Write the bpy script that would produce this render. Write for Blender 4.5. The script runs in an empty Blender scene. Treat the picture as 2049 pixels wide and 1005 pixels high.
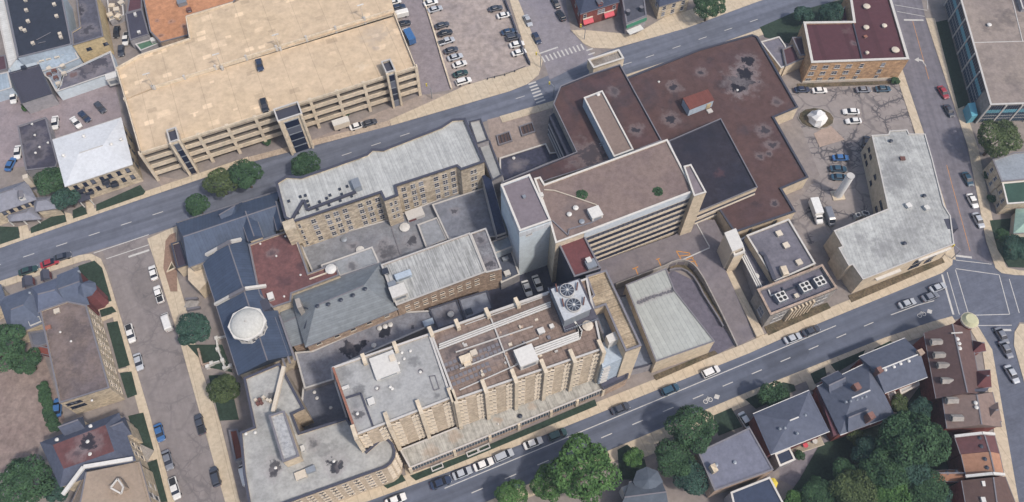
import bpy, math, random
from mathutils import Vector
random.seed(7)
R = math.radians
SC = bpy.context.scene
COL = SC.collection

# ---------------------------------------------------------------- camera, sky, sun, exposure
cam_data = bpy.data.cameras.new('camera')
cam_data.sensor_width = 36.0
cam_data.lens = 36.0 * 1594.0 / 2049.0
cam_data.clip_start = 1.0
cam_data.clip_end = 5000.0
cam = bpy.data.objects.new('camera', cam_data)
COL.objects.link(cam)
cam.location = (0.0, -108.1, 195.0)
cam.rotation_euler = (R(29.0), 0.0, 0.0)
SC.camera = cam

SUN_AZ = -38.0      # direction to the sun in the ground plane, degrees from +X
SUN_EL = 54.0
world = bpy.data.worlds.new('World')
SC.world = world
world.use_nodes = True
wn = world.node_tree.nodes
sky = wn.new('ShaderNodeTexSky')
sky.sky_type = 'NISHITA'
sky.sun_disc = False
sky.sun_elevation = R(SUN_EL)
sky.sun_rotation = R(90.0 - SUN_AZ)
sky.dust_density = 3.0
sky.air_density = 1.05
sky.ozone_density = 0.4
wn['Background'].inputs['Strength'].default_value = 0.15
world.node_tree.links.new(sky.outputs[0], wn['Background'].inputs['Color'])
sun_data = bpy.data.lights.new('sun', 'SUN')
sun_data.energy = 2.7
sun_data.angle = R(4.0)
sun_data.color = (1.0, 0.92, 0.82)
sun = bpy.data.objects.new('sun', sun_data)
COL.objects.link(sun)
sd = Vector((math.cos(R(SUN_AZ)) * math.cos(R(SUN_EL)), math.sin(R(SUN_AZ)) * math.cos(R(SUN_EL)), math.sin(R(SUN_EL))))
sun.rotation_euler = sd.to_track_quat('Z', 'Y').to_euler()
sun.location = sd * 300
SC.view_settings.view_transform = 'Standard'
SC.view_settings.look = 'None'
SC.view_settings.exposure = 0.2
SC.view_settings.gamma = 1.0

# ---------------------------------------------------------------- materials
GA = R(22.5)        # the street grid is turned by this angle


def C(h, k=0.72):
    h = h.lstrip('#')
    v = []
    for i in (0, 2, 4):
        s = int(h[i:i + 2], 16) / 255.0
        v.append(k * (s / 12.92 if s <= 0.04045 else ((s + 0.055) / 1.055) ** 2.4))
    return (v[0], v[1], v[2], 1.0)


class NT:
    """small wrapper round a node tree"""
    def __init__(s, name):
        s.m = bpy.data.materials.new(name)
        s.m.use_nodes = True
        s.n = s.m.node_tree.nodes
        s.l = s.m.node_tree.links
        s.bsdf = s.n['Principled BSDF']

    def node(s, t, ins=None, **kw):
        n = s.n.new(t)
        for k, v in kw.items():
            setattr(n, k, v)
        for k, v in (ins or {}).items():
            if isinstance(v, bpy.types.NodeSocket):
                s.l.new(v, n.inputs[k])
            else:
                n.inputs[k].default_value = v
        return n

    def math(s, op, a, b=0.0, c=None):
        ins = {0: a, 1: b}
        if c is not None:
            ins[2] = c
        return s.node('ShaderNodeMath', ins, operation=op).outputs[0]

    def noise(s, vec, scale, detail=3.0, rough=0.6):
        return s.node('ShaderNodeTexNoise', {'Vector': vec, 'Scale': scale, 'Detail': detail, 'Roughness': rough}).outputs['Fac']

    def ramp(s, v, a, b, lo=0.0, hi=1.0):
        n = s.node('ShaderNodeMapRange', {'Value': v, 'From Min': a, 'From Max': b, 'To Min': lo, 'To Max': hi}, interpolation_type='SMOOTHSTEP')
        return n.outputs[0]

    def mix(s, f, a, b, mode='MIX'):
        n = s.node('ShaderNodeMix', data_type='RGBA', blend_type=mode)
        for i, v in ((0, f), (6, a), (7, b)):
            if isinstance(v, bpy.types.NodeSocket):
                s.l.new(v, n.inputs[i])
            else:
                n.inputs[i].default_value = v
        return n.outputs[2]


def surf(name, col, var=0.16, rough=0.9, col2=None, patch=0.05, grain=1.5, ribs=None, streak=0.0, stains=(), stain_col='#2c2d38',
         brick=None, cracks=0.0, bump=0.0, speck=0.0, k=0.72, squares=None, tracks=0.0, edge=None, ang=22.5, spec=0.25, seams=None, seam_k=0.78):
    """weathered surface: base colour, patches, grain, ribs, streaks, water stains, courses, cracks"""
    t = NT(name)
    pos = t.node('ShaderNodeNewGeometry').outputs['Position']
    base = C(col, k)
    c2 = C(col2, k) if col2 else tuple(x * 0.7 for x in base[:3]) + (1.0,)
    big = t.noise(pos, patch, 4.0, 0.62)
    out = t.mix(t.ramp(big, 0.42, 0.68, 0.0, min(1.0, var * 3.2)), base, c2)
    if edge:
        bl_ = t.node('ShaderNodeTexNoise', {'Vector': pos, 'Scale': 0.07, 'Detail': 6.0, 'Roughness': 0.6, 'Distortion': 0.6}).outputs['Fac']
        out = t.mix(t.ramp(bl_, 0.5, 0.68, 0.0, 0.6), out, C(edge, k))
        pale = t.noise(pos, 0.11, 6.0, 0.7)
        out = t.mix(t.ramp(pale, 0.6, 0.75, 0.0, 0.16), out, C('#8c8286', k))
    mid = t.noise(pos, patch * 7, 4.0, 0.65)
    fine = t.noise(pos, grain, 3.0, 0.6)
    val = t.math('ADD', t.ramp(mid, 0.3, 0.7, 1 - var, 1 + var), t.ramp(fine, 0.3, 0.7, -var * 0.55, var * 0.55))
    rot = t.node('ShaderNodeVectorRotate', {'Vector': pos, 'Angle': -R(ang)}, rotation_type='Z_AXIS').outputs[0]
    sep = t.node('ShaderNodeSeparateXYZ', {0: rot})
    hgt = fine
    if ribs:
        axis, period = ribs
        u = t.math('DIVIDE', sep.outputs[axis], period)
        fr = t.math('FRACT', u)
        line = t.math('LESS_THAN', fr, 0.16)
        cell = t.node('ShaderNodeTexWhiteNoise', {'W': t.math('FLOOR', u)}, noise_dimensions='1D').outputs[0]
        val = t.math('MULTIPLY', val, t.ramp(line, 0, 1, 1.0, 0.84))
        val = t.math('MULTIPLY', val, t.ramp(cell, 0, 1, 0.94, 1.05))
        hgt = t.math('ADD', hgt, line)
    if streak:
        sc = (3.0, 0.16, 0.3) if (ribs and ribs[0] == 0) else (0.16, 3.0, 0.3)
        sv = t.node('ShaderNodeVectorMath', {0: rot, 1: sc}, operation='MULTIPLY').outputs[0]
        val = t.math('MULTIPLY', val, t.ramp(t.noise(sv, 1.0, 3.0), 0.35, 0.7, 1 + streak * 0.4, 1 - streak))
    if seams:
        for axis, period in enumerate(seams):
            if period:
                fr = t.math('FRACT', t.math('DIVIDE', sep.outputs[axis], period))
                val = t.math('MULTIPLY', val, t.ramp(t.math('LESS_THAN', fr, 0.16 / period), 0, 1, 1.0, seam_k))
    if brick:
        bw, bh, mort = brick
        u = t.math('ADD', sep.outputs[0], sep.outputs[1])
        bv = t.node('ShaderNodeCombineXYZ', {0: u, 1: sep.outputs[2]}).outputs[0]
        b = t.node('ShaderNodeTexBrick', {'Vector': bv, 'Color1': (1.08, 1.06, 1.0, 1), 'Color2': (0.74, 0.72, 0.72, 1), 'Mortar': (mort, mort, mort, 1),
                                          'Scale': 1.0, 'Mortar Size': bh * 0.07, 'Brick Width': bw, 'Row Height': bh, 'Bias': 0.1})
        out = t.mix(1.0, out, b.outputs['Color'], 'MULTIPLY')
    if speck:
        vo = t.node('ShaderNodeTexVoronoi', {'Vector': pos, 'Scale': 0.55, 'Randomness': 1.0})
        spot = t.ramp(vo.outputs['Distance'], 0.12, 0.26, speck, 0.0)
        out = t.mix(spot, out, (min(1, base[0] * 1.25), min(1, base[1] * 1.3), min(1, base[2] * 1.4), 1))
    if squares:
        # repair patches: square cells of a chequered distance field, some paler, some darker
        for sc0, light, amount, off0 in squares:
            sq_ = t.node('ShaderNodeVectorMath', {0: rot, 1: (off0, off0 * 0.7, 0)}, operation='ADD').outputs[0]
            sq_ = t.node('ShaderNodeVectorMath', {0: sq_, 1: (1.0, 1.6, 0)}, operation='MULTIPLY').outputs[0]
            vo = t.node('ShaderNodeTexVoronoi', {'Vector': sq_, 'Scale': sc0, 'Randomness': 0.9}, distance='CHEBYCHEV')
            rn_ = t.node('ShaderNodeSeparateColor', {0: vo.outputs['Color']})
            size = t.ramp(rn_.outputs[0], 0.35, 1.0, 0.02, 0.34)
            mask = t.ramp(t.math('SUBTRACT', vo.outputs['Distance'], size), -0.05, 0.03, 1.0, 0.0)
            mask = t.math('MULTIPLY', mask, t.ramp(rn_.outputs[1], 0.2, 0.6, 0.3, 1.0))
            val = t.math('MULTIPLY', val, t.math('ADD', 1.0, t.math('MULTIPLY', mask, amount if light else -amount)))
    if tracks:
        tv = t.node('ShaderNodeVectorMath', {0: rot, 1: (0.012, 0.55, 0.0)}, operation='MULTIPLY').outputs[0]
        val = t.math('MULTIPLY', val, t.ramp(t.noise(tv, 1.0, 3.0, 0.55), 0.35, 0.68, 1 + tracks, 1 - tracks))
        mh = t.node('ShaderNodeTexVoronoi', {'Vector': rot, 'Scale': 0.075}).outputs['Distance']
        val = t.math('MULTIPLY', val, t.ramp(mh, 0.022, 0.032, 0.72, 1.0))
    cc = t.node('ShaderNodeCombineColor', {0: val, 1: val, 2: val}).outputs[0]
    out = t.mix(1.0, out, cc, 'MULTIPLY')
    if cracks:
        wv = t.node('ShaderNodeVectorMath', {0: pos, 1: t.node('ShaderNodeTexNoise', {'Vector': pos, 'Scale': 0.5, 'Detail': 3.0}).outputs['Color']}, operation='ADD').outputs[0]
        v1 = t.node('ShaderNodeTexVoronoi', {'Vector': wv, 'Scale': 0.12}, feature='DISTANCE_TO_EDGE').outputs['Distance']
        v2 = t.node('ShaderNodeTexVoronoi', {'Vector': wv, 'Scale': 0.5}, feature='DISTANCE_TO_EDGE').outputs['Distance']
        gate = t.ramp(t.noise(pos, 0.07, 3.0), 0.44, 0.54)
        near = t.ramp(v1, 0.05, 0.2, 1.0, 0.0)
        ck = t.math('MAXIMUM', t.math('MULTIPLY', t.ramp(v1, 0.006, 0.045, cracks, 0.0), t.ramp(gate, 0, 1, 0.45, 1.0)), t.math('MULTIPLY', t.math('MULTIPLY', t.ramp(v2, 0.02, 0.09, cracks, 0.0), near), gate))
        out = t.mix(ck, out, C('#45444c'))
    if stains:
        nz = t.node('ShaderNodeTexNoise', {'Vector': pos, 'Scale': 0.4, 'Detail': 5.0, 'Roughness': 0.65}).outputs['Color']
        off = t.node('ShaderNodeVectorMath', {0: nz, 1: (-0.5, -0.5, -0.5)}, operation='ADD').outputs[0]
        for st in stains:
            (x, y), r, amount = st[:3]
            sc_ = C(st[3] if len(st) > 3 else stain_col, k)
            wob = t.node('ShaderNodeVectorMath', {0: off, 1: (r * 3.2, r * 3.2, 0)}, operation='MULTIPLY').outputs[0]
            q = t.node('ShaderNodeVectorMath', {0: pos, 1: wob}, operation='ADD').outputs[0]
            q = t.node('ShaderNodeVectorMath', {0: q, 1: (1, 1, 0)}, operation='MULTIPLY').outputs[0]
            d = t.node('ShaderNodeVectorMath', {0: q, 1: (x, y, 0)}, operation='DISTANCE').outputs['Value']
            if amount > 0.4:
                out = t.mix(t.ramp(d, r * 0.85, r * 1.7, 0.3, 0.0), out, C('#9c9496', k))
            lo_, hi_ = (0.55, 0.82) if amount > 0.55 else (0.3, 1.0)
            out = t.mix(t.ramp(d, r * lo_, r * hi_, min(1.0, amount * 1.1), 0.0), out, sc_)
    t.l.new(out, t.bsdf.inputs['Base Color'])
    t.bsdf.inputs['Roughness'].default_value = rough
    t.bsdf.inputs['Specular IOR Level'].default_value = spec
    if bump:
        bn = t.node('ShaderNodeBump', {'Height': hgt, 'Strength': bump, 'Distance': 0.1})
        t.l.new(bn.outputs[0], t.bsdf.inputs['Normal'])
    return t.m


def plain(name, col, rough=0.5, metal=0.0, spec=0.5, k=0.72, coat=0.0):
    t = NT(name)
    oi = t.node('ShaderNodeObjectInfo').outputs['Random']
    pos = t.node('ShaderNodeNewGeometry').outputs['Position']
    v = t.math('ADD', t.ramp(oi, 0, 1, 0.93, 1.06), t.ramp(t.noise(pos, 1.7), 0.3, 0.7, -0.06, 0.06))
    cc = t.node('ShaderNodeCombineColor', {0: v, 1: v, 2: v}).outputs[0]
    t.l.new(t.mix(1.0, C(col, k), cc, 'MULTIPLY'), t.bsdf.inputs['Base Color'])
    t.bsdf.inputs['Roughness'].default_value = rough
    t.bsdf.inputs['Metallic'].default_value = metal
    t.bsdf.inputs['Specular IOR Level'].default_value = spec
    t.bsdf.inputs['Coat Weight'].default_value = coat
    return t.m


def leaf_mat(name, c1, c2, k=0.72):
    t = NT(name)
    g = t.node('ShaderNodeNewGeometry')
    rnd = g.outputs['Random Per Island']
    big = t.noise(g.outputs['Position'], 0.35, 3.0)
    f = t.math('ADD', t.math('MULTIPLY', rnd, 0.6), t.ramp(big, 0.35, 0.65, 0.0, 0.4))
    t.l.new(t.mix(f, C(c1, k), C(c2, k)), t.bsdf.inputs['Base Color'])
    t.bsdf.inputs['Roughness'].default_value = 0.75
    t.bsdf.inputs['Specular IOR Level'].default_value = 0.2
    return t.m


M = {}
M['glass'] = plain('window_glass', '#2f4a62', 0.3, 0.0, 0.35)
def pane_glass(name, dark, blind, f=0.62):
    t = NT(name)
    oi = t.node('ShaderNodeObjectInfo').outputs['Random']
    t.l.new(t.mix(t.ramp(oi, f, f + 0.35), C(dark), C(blind)), t.bsdf.inputs['Base Color'])
    t.bsdf.inputs['Roughness'].default_value = 0.3
    t.bsdf.inputs['Specular IOR Level'].default_value = 0.3
    return t.m


M['glass_dark'] = pane_glass('dark_glass', '#1f2740', '#7d8290')
M['glass_teal'] = plain('teal_glass', '#6fb9cd', 0.4, 0.0, 0.4)
M['white'] = plain('white_paint', '#dedcd7', 0.5)
M['cream'] = plain('cream_paint', '#dbcfbd', 0.7)
M['grey_metal'] = plain('grey_metal', '#9ba2ab', 0.45, 0.3)
M['dark_metal'] = plain('dark_metal', '#3c4250', 0.5, 0.2)
M['black'] = plain('black_rubber', '#24262c', 0.8)
M['line'] = surf('road_paint', '#d2d0cc', 0.12, patch=0.8, grain=4)
M['orange_line'] = surf('orange_paint', '#d99a4e', 0.2, patch=0.8, grain=4)
M['rust'] = plain('rusted_steel', '#6f4a43', 0.8)
M['grate_brown'] = plain('brown_grate', '#57443f', 0.8)
M['chimney_brick'] = surf('chimney_brick', '#86645c', 0.2)
M['tile_red'] = plain('red_tile', '#9c6a57', 0.8)
M['awning'] = plain('red_awning', '#d0505c', 0.7)
M['green_paint'] = plain('green_paint', '#3f8a6c', 0.6)
M['yellow'] = plain('yellow_canvas', '#e8d24f', 0.7)
M['cap_green'] = plain('cap_copper', '#c9c7a2', 0.6)
M['brick_red'] = surf('red_brick', '#93544e', 0.2, brick=(0.5, 0.25, 0.9))
M['brick_orange'] = surf('orange_brick', '#d6b18c', 0.2, brick=(0.6, 0.3, 0.85), col2='#c09a78', patch=0.12)
M['brick_brown'] = surf('brown_brick', '#c4ae9d', 0.22, brick=(0.6, 0.3, 0.85), patch=0.12)
M['stone'] = surf('limestone', '#dccfbb', 0.22, brick=(1.1, 0.5, 0.72), col2='#b0a38f', patch=0.12)
M['stone_pale'] = surf('pale_limestone', '#dfd0b8', 0.16, brick=(1.0, 0.45, 0.8), patch=0.12)
M['concrete'] = surf('tan_concrete', '#e2d3bc', 0.14, patch=0.1, streak=0.0)
M['concrete_grey'] = surf('grey_concrete', '#a9a39d', 0.14, patch=0.1)
M['tan_wall'] = surf('tan_stucco', '#dccbb2', 0.12, patch=0.1)
M['panel_brick'] = surf('tan_brick', '#d8c8b3', 0.14, brick=(0.6, 0.3, 0.88), patch=0.15)
M['white_wall'] = surf('white_cladding', '#d9e5ee', 0.07, patch=0.1, seams=(0.0, 0.0))
M['grey_wall'] = surf('grey_render', '#a7a4a8', 0.12, patch=0.1)
M['blue_wall'] = surf('blue_siding_and_shade', '#b8c6d4', 0.1, patch=0.1)  # blue siding; on the penthouse and roof shed the blue stands for shade
M['yellow_wall'] = surf('yellow_stucco', '#d2bd94', 0.16, patch=0.15)
M['dark_wall'] = surf('dark_glazing_and_shade', '#2f3750', 0.2, rough=0.3, seams=(1.6, 1.6), patch=0.2)  # dark glazing on the link; shade put into colour on the narrow block
M['siding_red'] = surf('red_shingle', '#7a4a4c', 0.16)
M['trunk'] = surf('bark', '#6b5a4a', 0.25, patch=0.6)
M['coping'] = plain('pale_coping', '#c9c6c2', 0.7)
M['coping_white'] = plain('white_coping', '#dad6cf', 0.6)
M['coping_dark'] = plain('dark_coping', '#454756', 0.7)
M['coping_mid'] = plain('grey_coping', '#7d7b82', 0.7)
M['leaf_a'] = leaf_mat('bright_leaves', '#284822', '#658a4f')
M['leaf_b'] = leaf_mat('dark_leaves', '#263f2c', '#4f6f4c')
M['leaf_c'] = leaf_mat('blue_green_leaves', '#243d36', '#4a6a5c')
M['leaf_d'] = leaf_mat('olive_leaves', '#2f4026', '#6b7a50')
M['grass'] = surf('grass', '#35463a', 0.25, patch=0.2, grain=3, col2='#2d3d31')
M['grass_dry'] = surf('dry_planting', '#6f6250', 0.3, patch=0.25, grain=3, col2='#4d4a38')
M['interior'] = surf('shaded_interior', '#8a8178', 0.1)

# ---------------------------------------------------------------- mesh helpers


def sub(a, b): return (a[0] - b[0], a[1] - b[1])
def lerp(a, b, t): return (a[0] + (b[0] - a[0]) * t, a[1] + (b[1] - a[1]) * t)
def dist(a, b): return math.hypot(a[0] - b[0], a[1] - b[1])


def area(p):
    return 0.5 * sum(p[i][0] * p[(i + 1) % len(p)][1] - p[(i + 1) % len(p)][0] * p[i][1] for i in range(len(p)))


def ccw(p):
    p = list(p)
    return p if area(p) > 0 else p[::-1]


def inset(p, d):
    """mitred offset of a counter-clockwise polygon, inwards for d > 0"""
    n = len(p)
    out = []
    for i in range(n):
        a, b, c = p[i - 1], p[i], p[(i + 1) % n]
        e1, e2 = sub(b, a), sub(c, b)
        l1, l2 = math.hypot(*e1) or 1, math.hypot(*e2) or 1
        n1, n2 = (-e1[1] / l1, e1[0] / l1), (-e2[1] / l2, e2[0] / l2)
        k = 1 + n1[0] * n2[0] + n1[1] * n2[1]
        k = max(k, 0.5)
        out.append((b[0] + d * (n1[0] + n2[0]) / k, b[1] + d * (n1[1] + n2[1]) / k))
    return out


def cen(p): return (sum(q[0] for q in p) / len(p), sum(q[1] for q in p) / len(p))


class MB:
    def __init__(s): s.v, s.f = [], []

    def add(s, vs, fs):
        o = len(s.v)
        s.v += [tuple(q) for q in vs]
        s.f += [tuple(i + o for i in f) for f in fs]
        return s

    def sides(s, p, z0, z1):
        p = ccw(p)
        n = len(p)
        return s.add([(x, y, z0) for x, y in p] + [(x, y, z1) for x, y in p], [(i, (i + 1) % n, n + (i + 1) % n, n + i) for i in range(n)])

    def cap(s, p, z, up=True):
        p = ccw(p)
        n = len(p)
        return s.add([(x, y, z) for x, y in p], [tuple(range(n)) if up else tuple(range(n))[::-1]])

    def prism(s, p, z0, z1, bottom=True):
        s.sides(p, z0, z1)
        s.cap(p, z1)
        if bottom:
            s.cap(p, z0, False)
        return s

    def ring(s, p, z0, z1, t, out=0.0):
        """closed wall of thickness t following the outline"""
        p = ccw(p)
        a, b = inset(p, -out), inset(p, t)
        n = len(p)
        s.add([(x, y, z0) for x, y in a] + [(x, y, z1) for x, y in a] + [(x, y, z1) for x, y in b] + [(x, y, z0) for x, y in b],
              [f for i in range(n) for j in [(i + 1) % n] for f in ((i, j, n + j, n + i), (n + i, n + j, 2 * n + j, 2 * n + i), (2 * n + i, 2 * n + j, 3 * n + j, 3 * n + i))])
        return s

    def box(s, c, dx, dy, z0, z1, a=0.0):
        ca, sa = math.cos(a), math.sin(a)
        p = [(c[0] + x * ca - y * sa, c[1] + x * sa + y * ca) for x, y in ((-dx / 2, -dy / 2), (dx / 2, -dy / 2), (dx / 2, dy / 2), (-dx / 2, dy / 2))]
        return s.prism(p, z0, z1)

    def cyl(s, c, r0, z0, z1, n=12, r1=None):
        r1 = r0 if r1 is None else r1
        a = [(c[0] + r0 * math.cos(2 * math.pi * i / n), c[1] + r0 * math.sin(2 * math.pi * i / n), z0) for i in range(n)]
        b = [(c[0] + r1 * math.cos(2 * math.pi * i / n), c[1] + r1 * math.sin(2 * math.pi * i / n), z1) for i in range(n)]
        return s.add(a + b, [(i, (i + 1) % n, n + (i + 1) % n, n + i) for i in range(n)] + [tuple(range(n))[::-1], tuple(range(n, 2 * n))])

    def bar(s, p, q, w, h):
        """rectangular bar between two 3-D points"""
        p, q = Vector(p), Vector(q)
        d = (q - p).normalized()
        side = d.cross(Vector((0, 0, 1)))
        side = side.normalized() if side.length > 1e-4 else Vector((1, 0, 0))
        up = side.cross(d)
        vs = [e + side * a * w / 2 + up * b * h / 2 for e in (p, q) for a, b in ((-1, -1), (1, -1), (1, 1), (-1, 1))]
        return s.add(vs, [(0, 1, 2, 3)[::-1], (4, 5, 6, 7), (0, 1, 5, 4), (1, 2, 6, 5), (2, 3, 7, 6), (3, 0, 4, 7)])

    def mesh(s, name, mat, off=(0, 0, 0), smooth=False):
        me = bpy.data.meshes.new(name)
        me.from_pydata([(x - off[0], y - off[1], z - off[2]) for x, y, z in s.v], [], s.f)
        me.materials.append(M[mat] if isinstance(mat, str) else mat)
        if smooth:
            for p in me.polygons:
                p.use_smooth = True
        return me

    def build(s, name, mat, parent=None, smooth=False):
        """link as one object; coordinates are world coordinates, the parent is an Empty without rotation"""
        off = (0, 0, 0)
        if parent is not None:
            q = parent
            while q is not None:
                off = tuple(a + b for a, b in zip(off, q.location))
                q = q.parent
        o = bpy.data.objects.new(name, s.mesh(name, mat, off, smooth))
        COL.objects.link(o)
        if parent is not None:
            o.parent = parent
        return o


def place(name, me, loc, rz, parent=None):
    o = bpy.data.objects.new(name, me)
    COL.objects.link(o)
    o.location = loc
    o.rotation_euler = (0, 0, rz)
    if parent is not None:
        o.parent = parent
        o.location = Vector(loc) - parent.location
    return o


def thing(name, label, cat, at, group=None, z=0.0):
    o = bpy.data.objects.new(name, None)
    COL.objects.link(o)
    o.empty_display_size = 0.5
    o.location = (at[0], at[1], z)
    o['label'] = label
    o['category'] = cat
    if group:
        o['group'] = group
    return o


def tag(o, label, cat, group=None):
    o['label'] = label
    o['category'] = cat
    if group:
        o['group'] = group
    return o


def structure(o):
    o['kind'] = 'structure'
    return o


def slab(name, pts, z0, z1, mat, kind='structure', parent=None):
    o = MB().prism(pts, z0, z1).build(name, mat, parent)
    if parent is None:
        o['kind'] = kind
    return o


def strip(pts, w0, w1):
    """polygon that runs beside a polyline, from offset w0 to w1 (left of travel is positive)"""
    def side(d):
        out = []
        for i, p in enumerate(pts):
            a, b = pts[max(i - 1, 0)], pts[min(i + 1, len(pts) - 1)]
            e = sub(b, a)
            l = math.hypot(*e)
            out.append((p[0] - e[1] / l * d, p[1] + e[0] / l * d))
        return out
    return side(w0) + side(w1)[::-1]


# ---------------------------------------------------------------- building helpers
_wm = {}


def win_mesh(w, h, kind):
    """frame and pane of a window standing on a wall: x along the wall, -y outwards, z up, origin in the middle"""
    key = (round(w, 2), round(h, 2), kind)
    if key in _wm:
        return _wm[key]
    f = MB()
    t, d = 0.09, 0.10
    for cx, cz, bw, bh in ((0, h / 2 - t / 2, w, t), (-w / 2 + t / 2, 0, t, h - 2 * t), (w / 2 - t / 2, 0, t, h - 2 * t)):
        f.box((cx, -d / 2), bw, d, cz - bh / 2, cz + bh / 2)
    f.box((0, -0.11), w + 0.2, 0.22, -h / 2 - 0.04, -h / 2 + 0.12)
    if kind == 'sash':
        f.box((0, -0.04), w - 2 * t, 0.08, -0.05, 0.05)
    if kind == 'cross':
        f.box((0, -0.04), w - 2 * t, 0.08, -0.05, 0.05)
        f.box((0, -0.035), 0.08, 0.07, -h / 2 + t, -0.05)
        f.box((0, -0.035), 0.08, 0.07, 0.05, h / 2 - t)
    if kind == 'arch':
        f.add([(-w / 2, 0, h / 2), (w / 2, 0, h / 2), (0, 0, h / 2 + w * 0.6), (-w / 2, -d, h / 2), (w / 2, -d, h / 2), (0, -d, h / 2 + w * 0.6)],
              [(3, 4, 5), (0, 3, 5, 2), (1, 2, 5, 4)])
    if kind == 'hood':
        f.box((0, -0.22), w + 0.05, 0.44, h / 2 + 0.02, h / 2 + 0.13)
    p = MB().box((0, -0.012), w - 2 * t, 0.024, -h / 2 + t, h / 2 - t)
    fm = {'hood': 'cream', 'dark': 'dark_metal', 'stone': 'cream'}.get(kind, 'coping')
    _wm[key] = (f.mesh('window', fm), p.mesh('pane', 'glass_dark'))
    return _wm[key]


def windows(root, a, b, zs, ts, w=1.1, h=1.7, kind='sash', jitter=0.0):
    """rows of windows on the wall a-b (the outside lies to the right of a-b)"""
    ang = math.atan2(b[1] - a[1], b[0] - a[0])
    fm, pm = win_mesh(w, h, kind)
    for z in zs:
        for t in ts:
            p = lerp(a, b, t)
            o = place('window', fm, (p[0] + 0.01 * math.sin(ang), p[1] - 0.01 * math.cos(ang), z), ang, root)
            q = bpy.data.objects.new('pane', pm)
            COL.objects.link(q)
            q.parent = o


def even(n, m=0.06): return [m + (1 - 2 * m) * (i + 0.5) / n for i in range(n)]


def flat(root, pts, z, wall, roof, z0=0.0, par=0.45, t=0.35, cop='coping', cop_h=0.10, cop_t=None, inner=None):
    """walls up to z, a roof sheet par below and a parapet with its coping"""
    p = ccw(pts)
    MB().sides(p, z0, z).build('wall', wall, root)
    MB().prism(inset(p, 0.03), z - par - 0.3, z - par).build('roof', roof, root)
    MB().ring(p, z - par - 0.01, z, t, 0.0).build('parapet', inner or wall, root)
    MB().ring(p, z + 0.004, z + cop_h, cop_t or t + 0.04, 0.06).build('coping', cop, root)
    return p


def pitched(root, quad, ze, r0, r1, zr, wall, roof, z0=0.0, over=0.45, gable=False, eave='coping_mid'):
    """quad eaves (counter-clockwise from the corner whose next edge is the long side), ridge r0-r1"""
    q = quad
    MB().sides(q, z0, ze).build('wall', wall, root)
    if gable:
        MB().add([(*q[3], ze), (*q[0], ze), (*lerp(q[3], q[0], 0.5), zr - 0.1)], [(0, 1, 2)]).build('gable_wall', wall, root)
        MB().add([(*q[1], ze), (*q[2], ze), (*lerp(q[1], q[2], 0.5), zr - 0.1)], [(0, 1, 2)]).build('gable_wall', wall, root)
    e = inset(ccw(q), -over)
    if area(q) < 0:
        e = e[::-1]
    zb = ze - over * (zr - ze) / max(1.0, dist(lerp(q[0], q[1], 0.5), lerp(r0, r1, 0.5)))
    e0, e1, e2, e3 = [(x, y, zb) for x, y in e]
    lo = [(x, y, zb - 0.18) for x, y in e]
    R0, R1 = (*r0, zr), (*r1, zr)
    o = MB().add([e0, e1, e2, e3, R0, R1] + lo, [(0, 1, 5, 4), (1, 2, 5), (2, 3, 4, 5), (3, 0, 4),
                 (0, 6, 7, 1), (1, 7, 8, 2), (2, 8, 9, 3), (3, 9, 6, 0), (6, 9, 8, 7)]).build('roof', roof, root)
    MB().bar(R0, R1, 0.3, 0.16).build('ridge_cap', eave, o)
    for a, b in ((e0, e1), (e2, e3)):
        MB().bar(a, b, 0.16, 0.16).build('gutter', eave, o)
    return o


def gabled(root, quad, ze, zr, wall, roof, **kw):
    r0, r1 = lerp(quad[3], quad[0], 0.5), lerp(quad[1], quad[2], 0.5)
    over = kw.get('over', 0.45)
    d = sub(r1, r0)
    l = math.hypot(*d)
    r0 = (r0[0] - d[0] / l * over, r0[1] - d[1] / l * over)
    r1 = (r1[0] + d[0] / l * over, r1[1] + d[1] / l * over)
    return pitched(root, quad, ze, r0, r1, zr, wall, roof, gable=True, **kw)


def hipped(root, quad, ze, zr, wall, roof, f=0.3, **kw):
    a, b = lerp(quad[3], quad[0], 0.5), lerp(quad[1], quad[2], 0.5)
    return pitched(root, quad, ze, lerp(a, b, f), lerp(a, b, 1 - f), zr, wall, roof, **kw)


def unit(root, c, dx, dy, z, h, mat='white', a=GA, name='rooftop_unit', fans=0):
    """air handling box with a lid, louvre band and fans"""
    o = MB().box(c, dx, dy, z, z + h, a).build(name, mat, root)
    MB().box(c, dx + 0.12, dy + 0.12, z + h + 0.003, z + h + 0.08, a).build('lid', mat, o)
    MB().box((c[0] + math.sin(a) * (dy / 2 + 0.012), c[1] - math.cos(a) * (dy / 2 + 0.012)), dx * 0.7, 0.024, z + h * 0.25, z + h * 0.7, a).build('louvre', 'grey_metal', o)
    for i in range(fans):
        q = (c[0] + math.cos(a) * dx * ((i + 0.5) / fans - 0.5), c[1] + math.sin(a) * dx * ((i + 0.5) / fans - 0.5))
        MB().cyl(q, dy * 0.3, z + h + 0.083, z + h + 0.25, 14).build('fan', 'dark_metal', o)
    return o


def vent(root, c, z, r=0.35, h=0.7, mat='white'):
    o = MB().cyl(c, r, z, z + h * 0.75, 10).build('roof_vent', mat, root)
    MB().cyl(c, r * 1.5, z + h * 0.75 + 0.002, z + h, 10, r * 0.6).build('vent_cap', mat, o)


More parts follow.
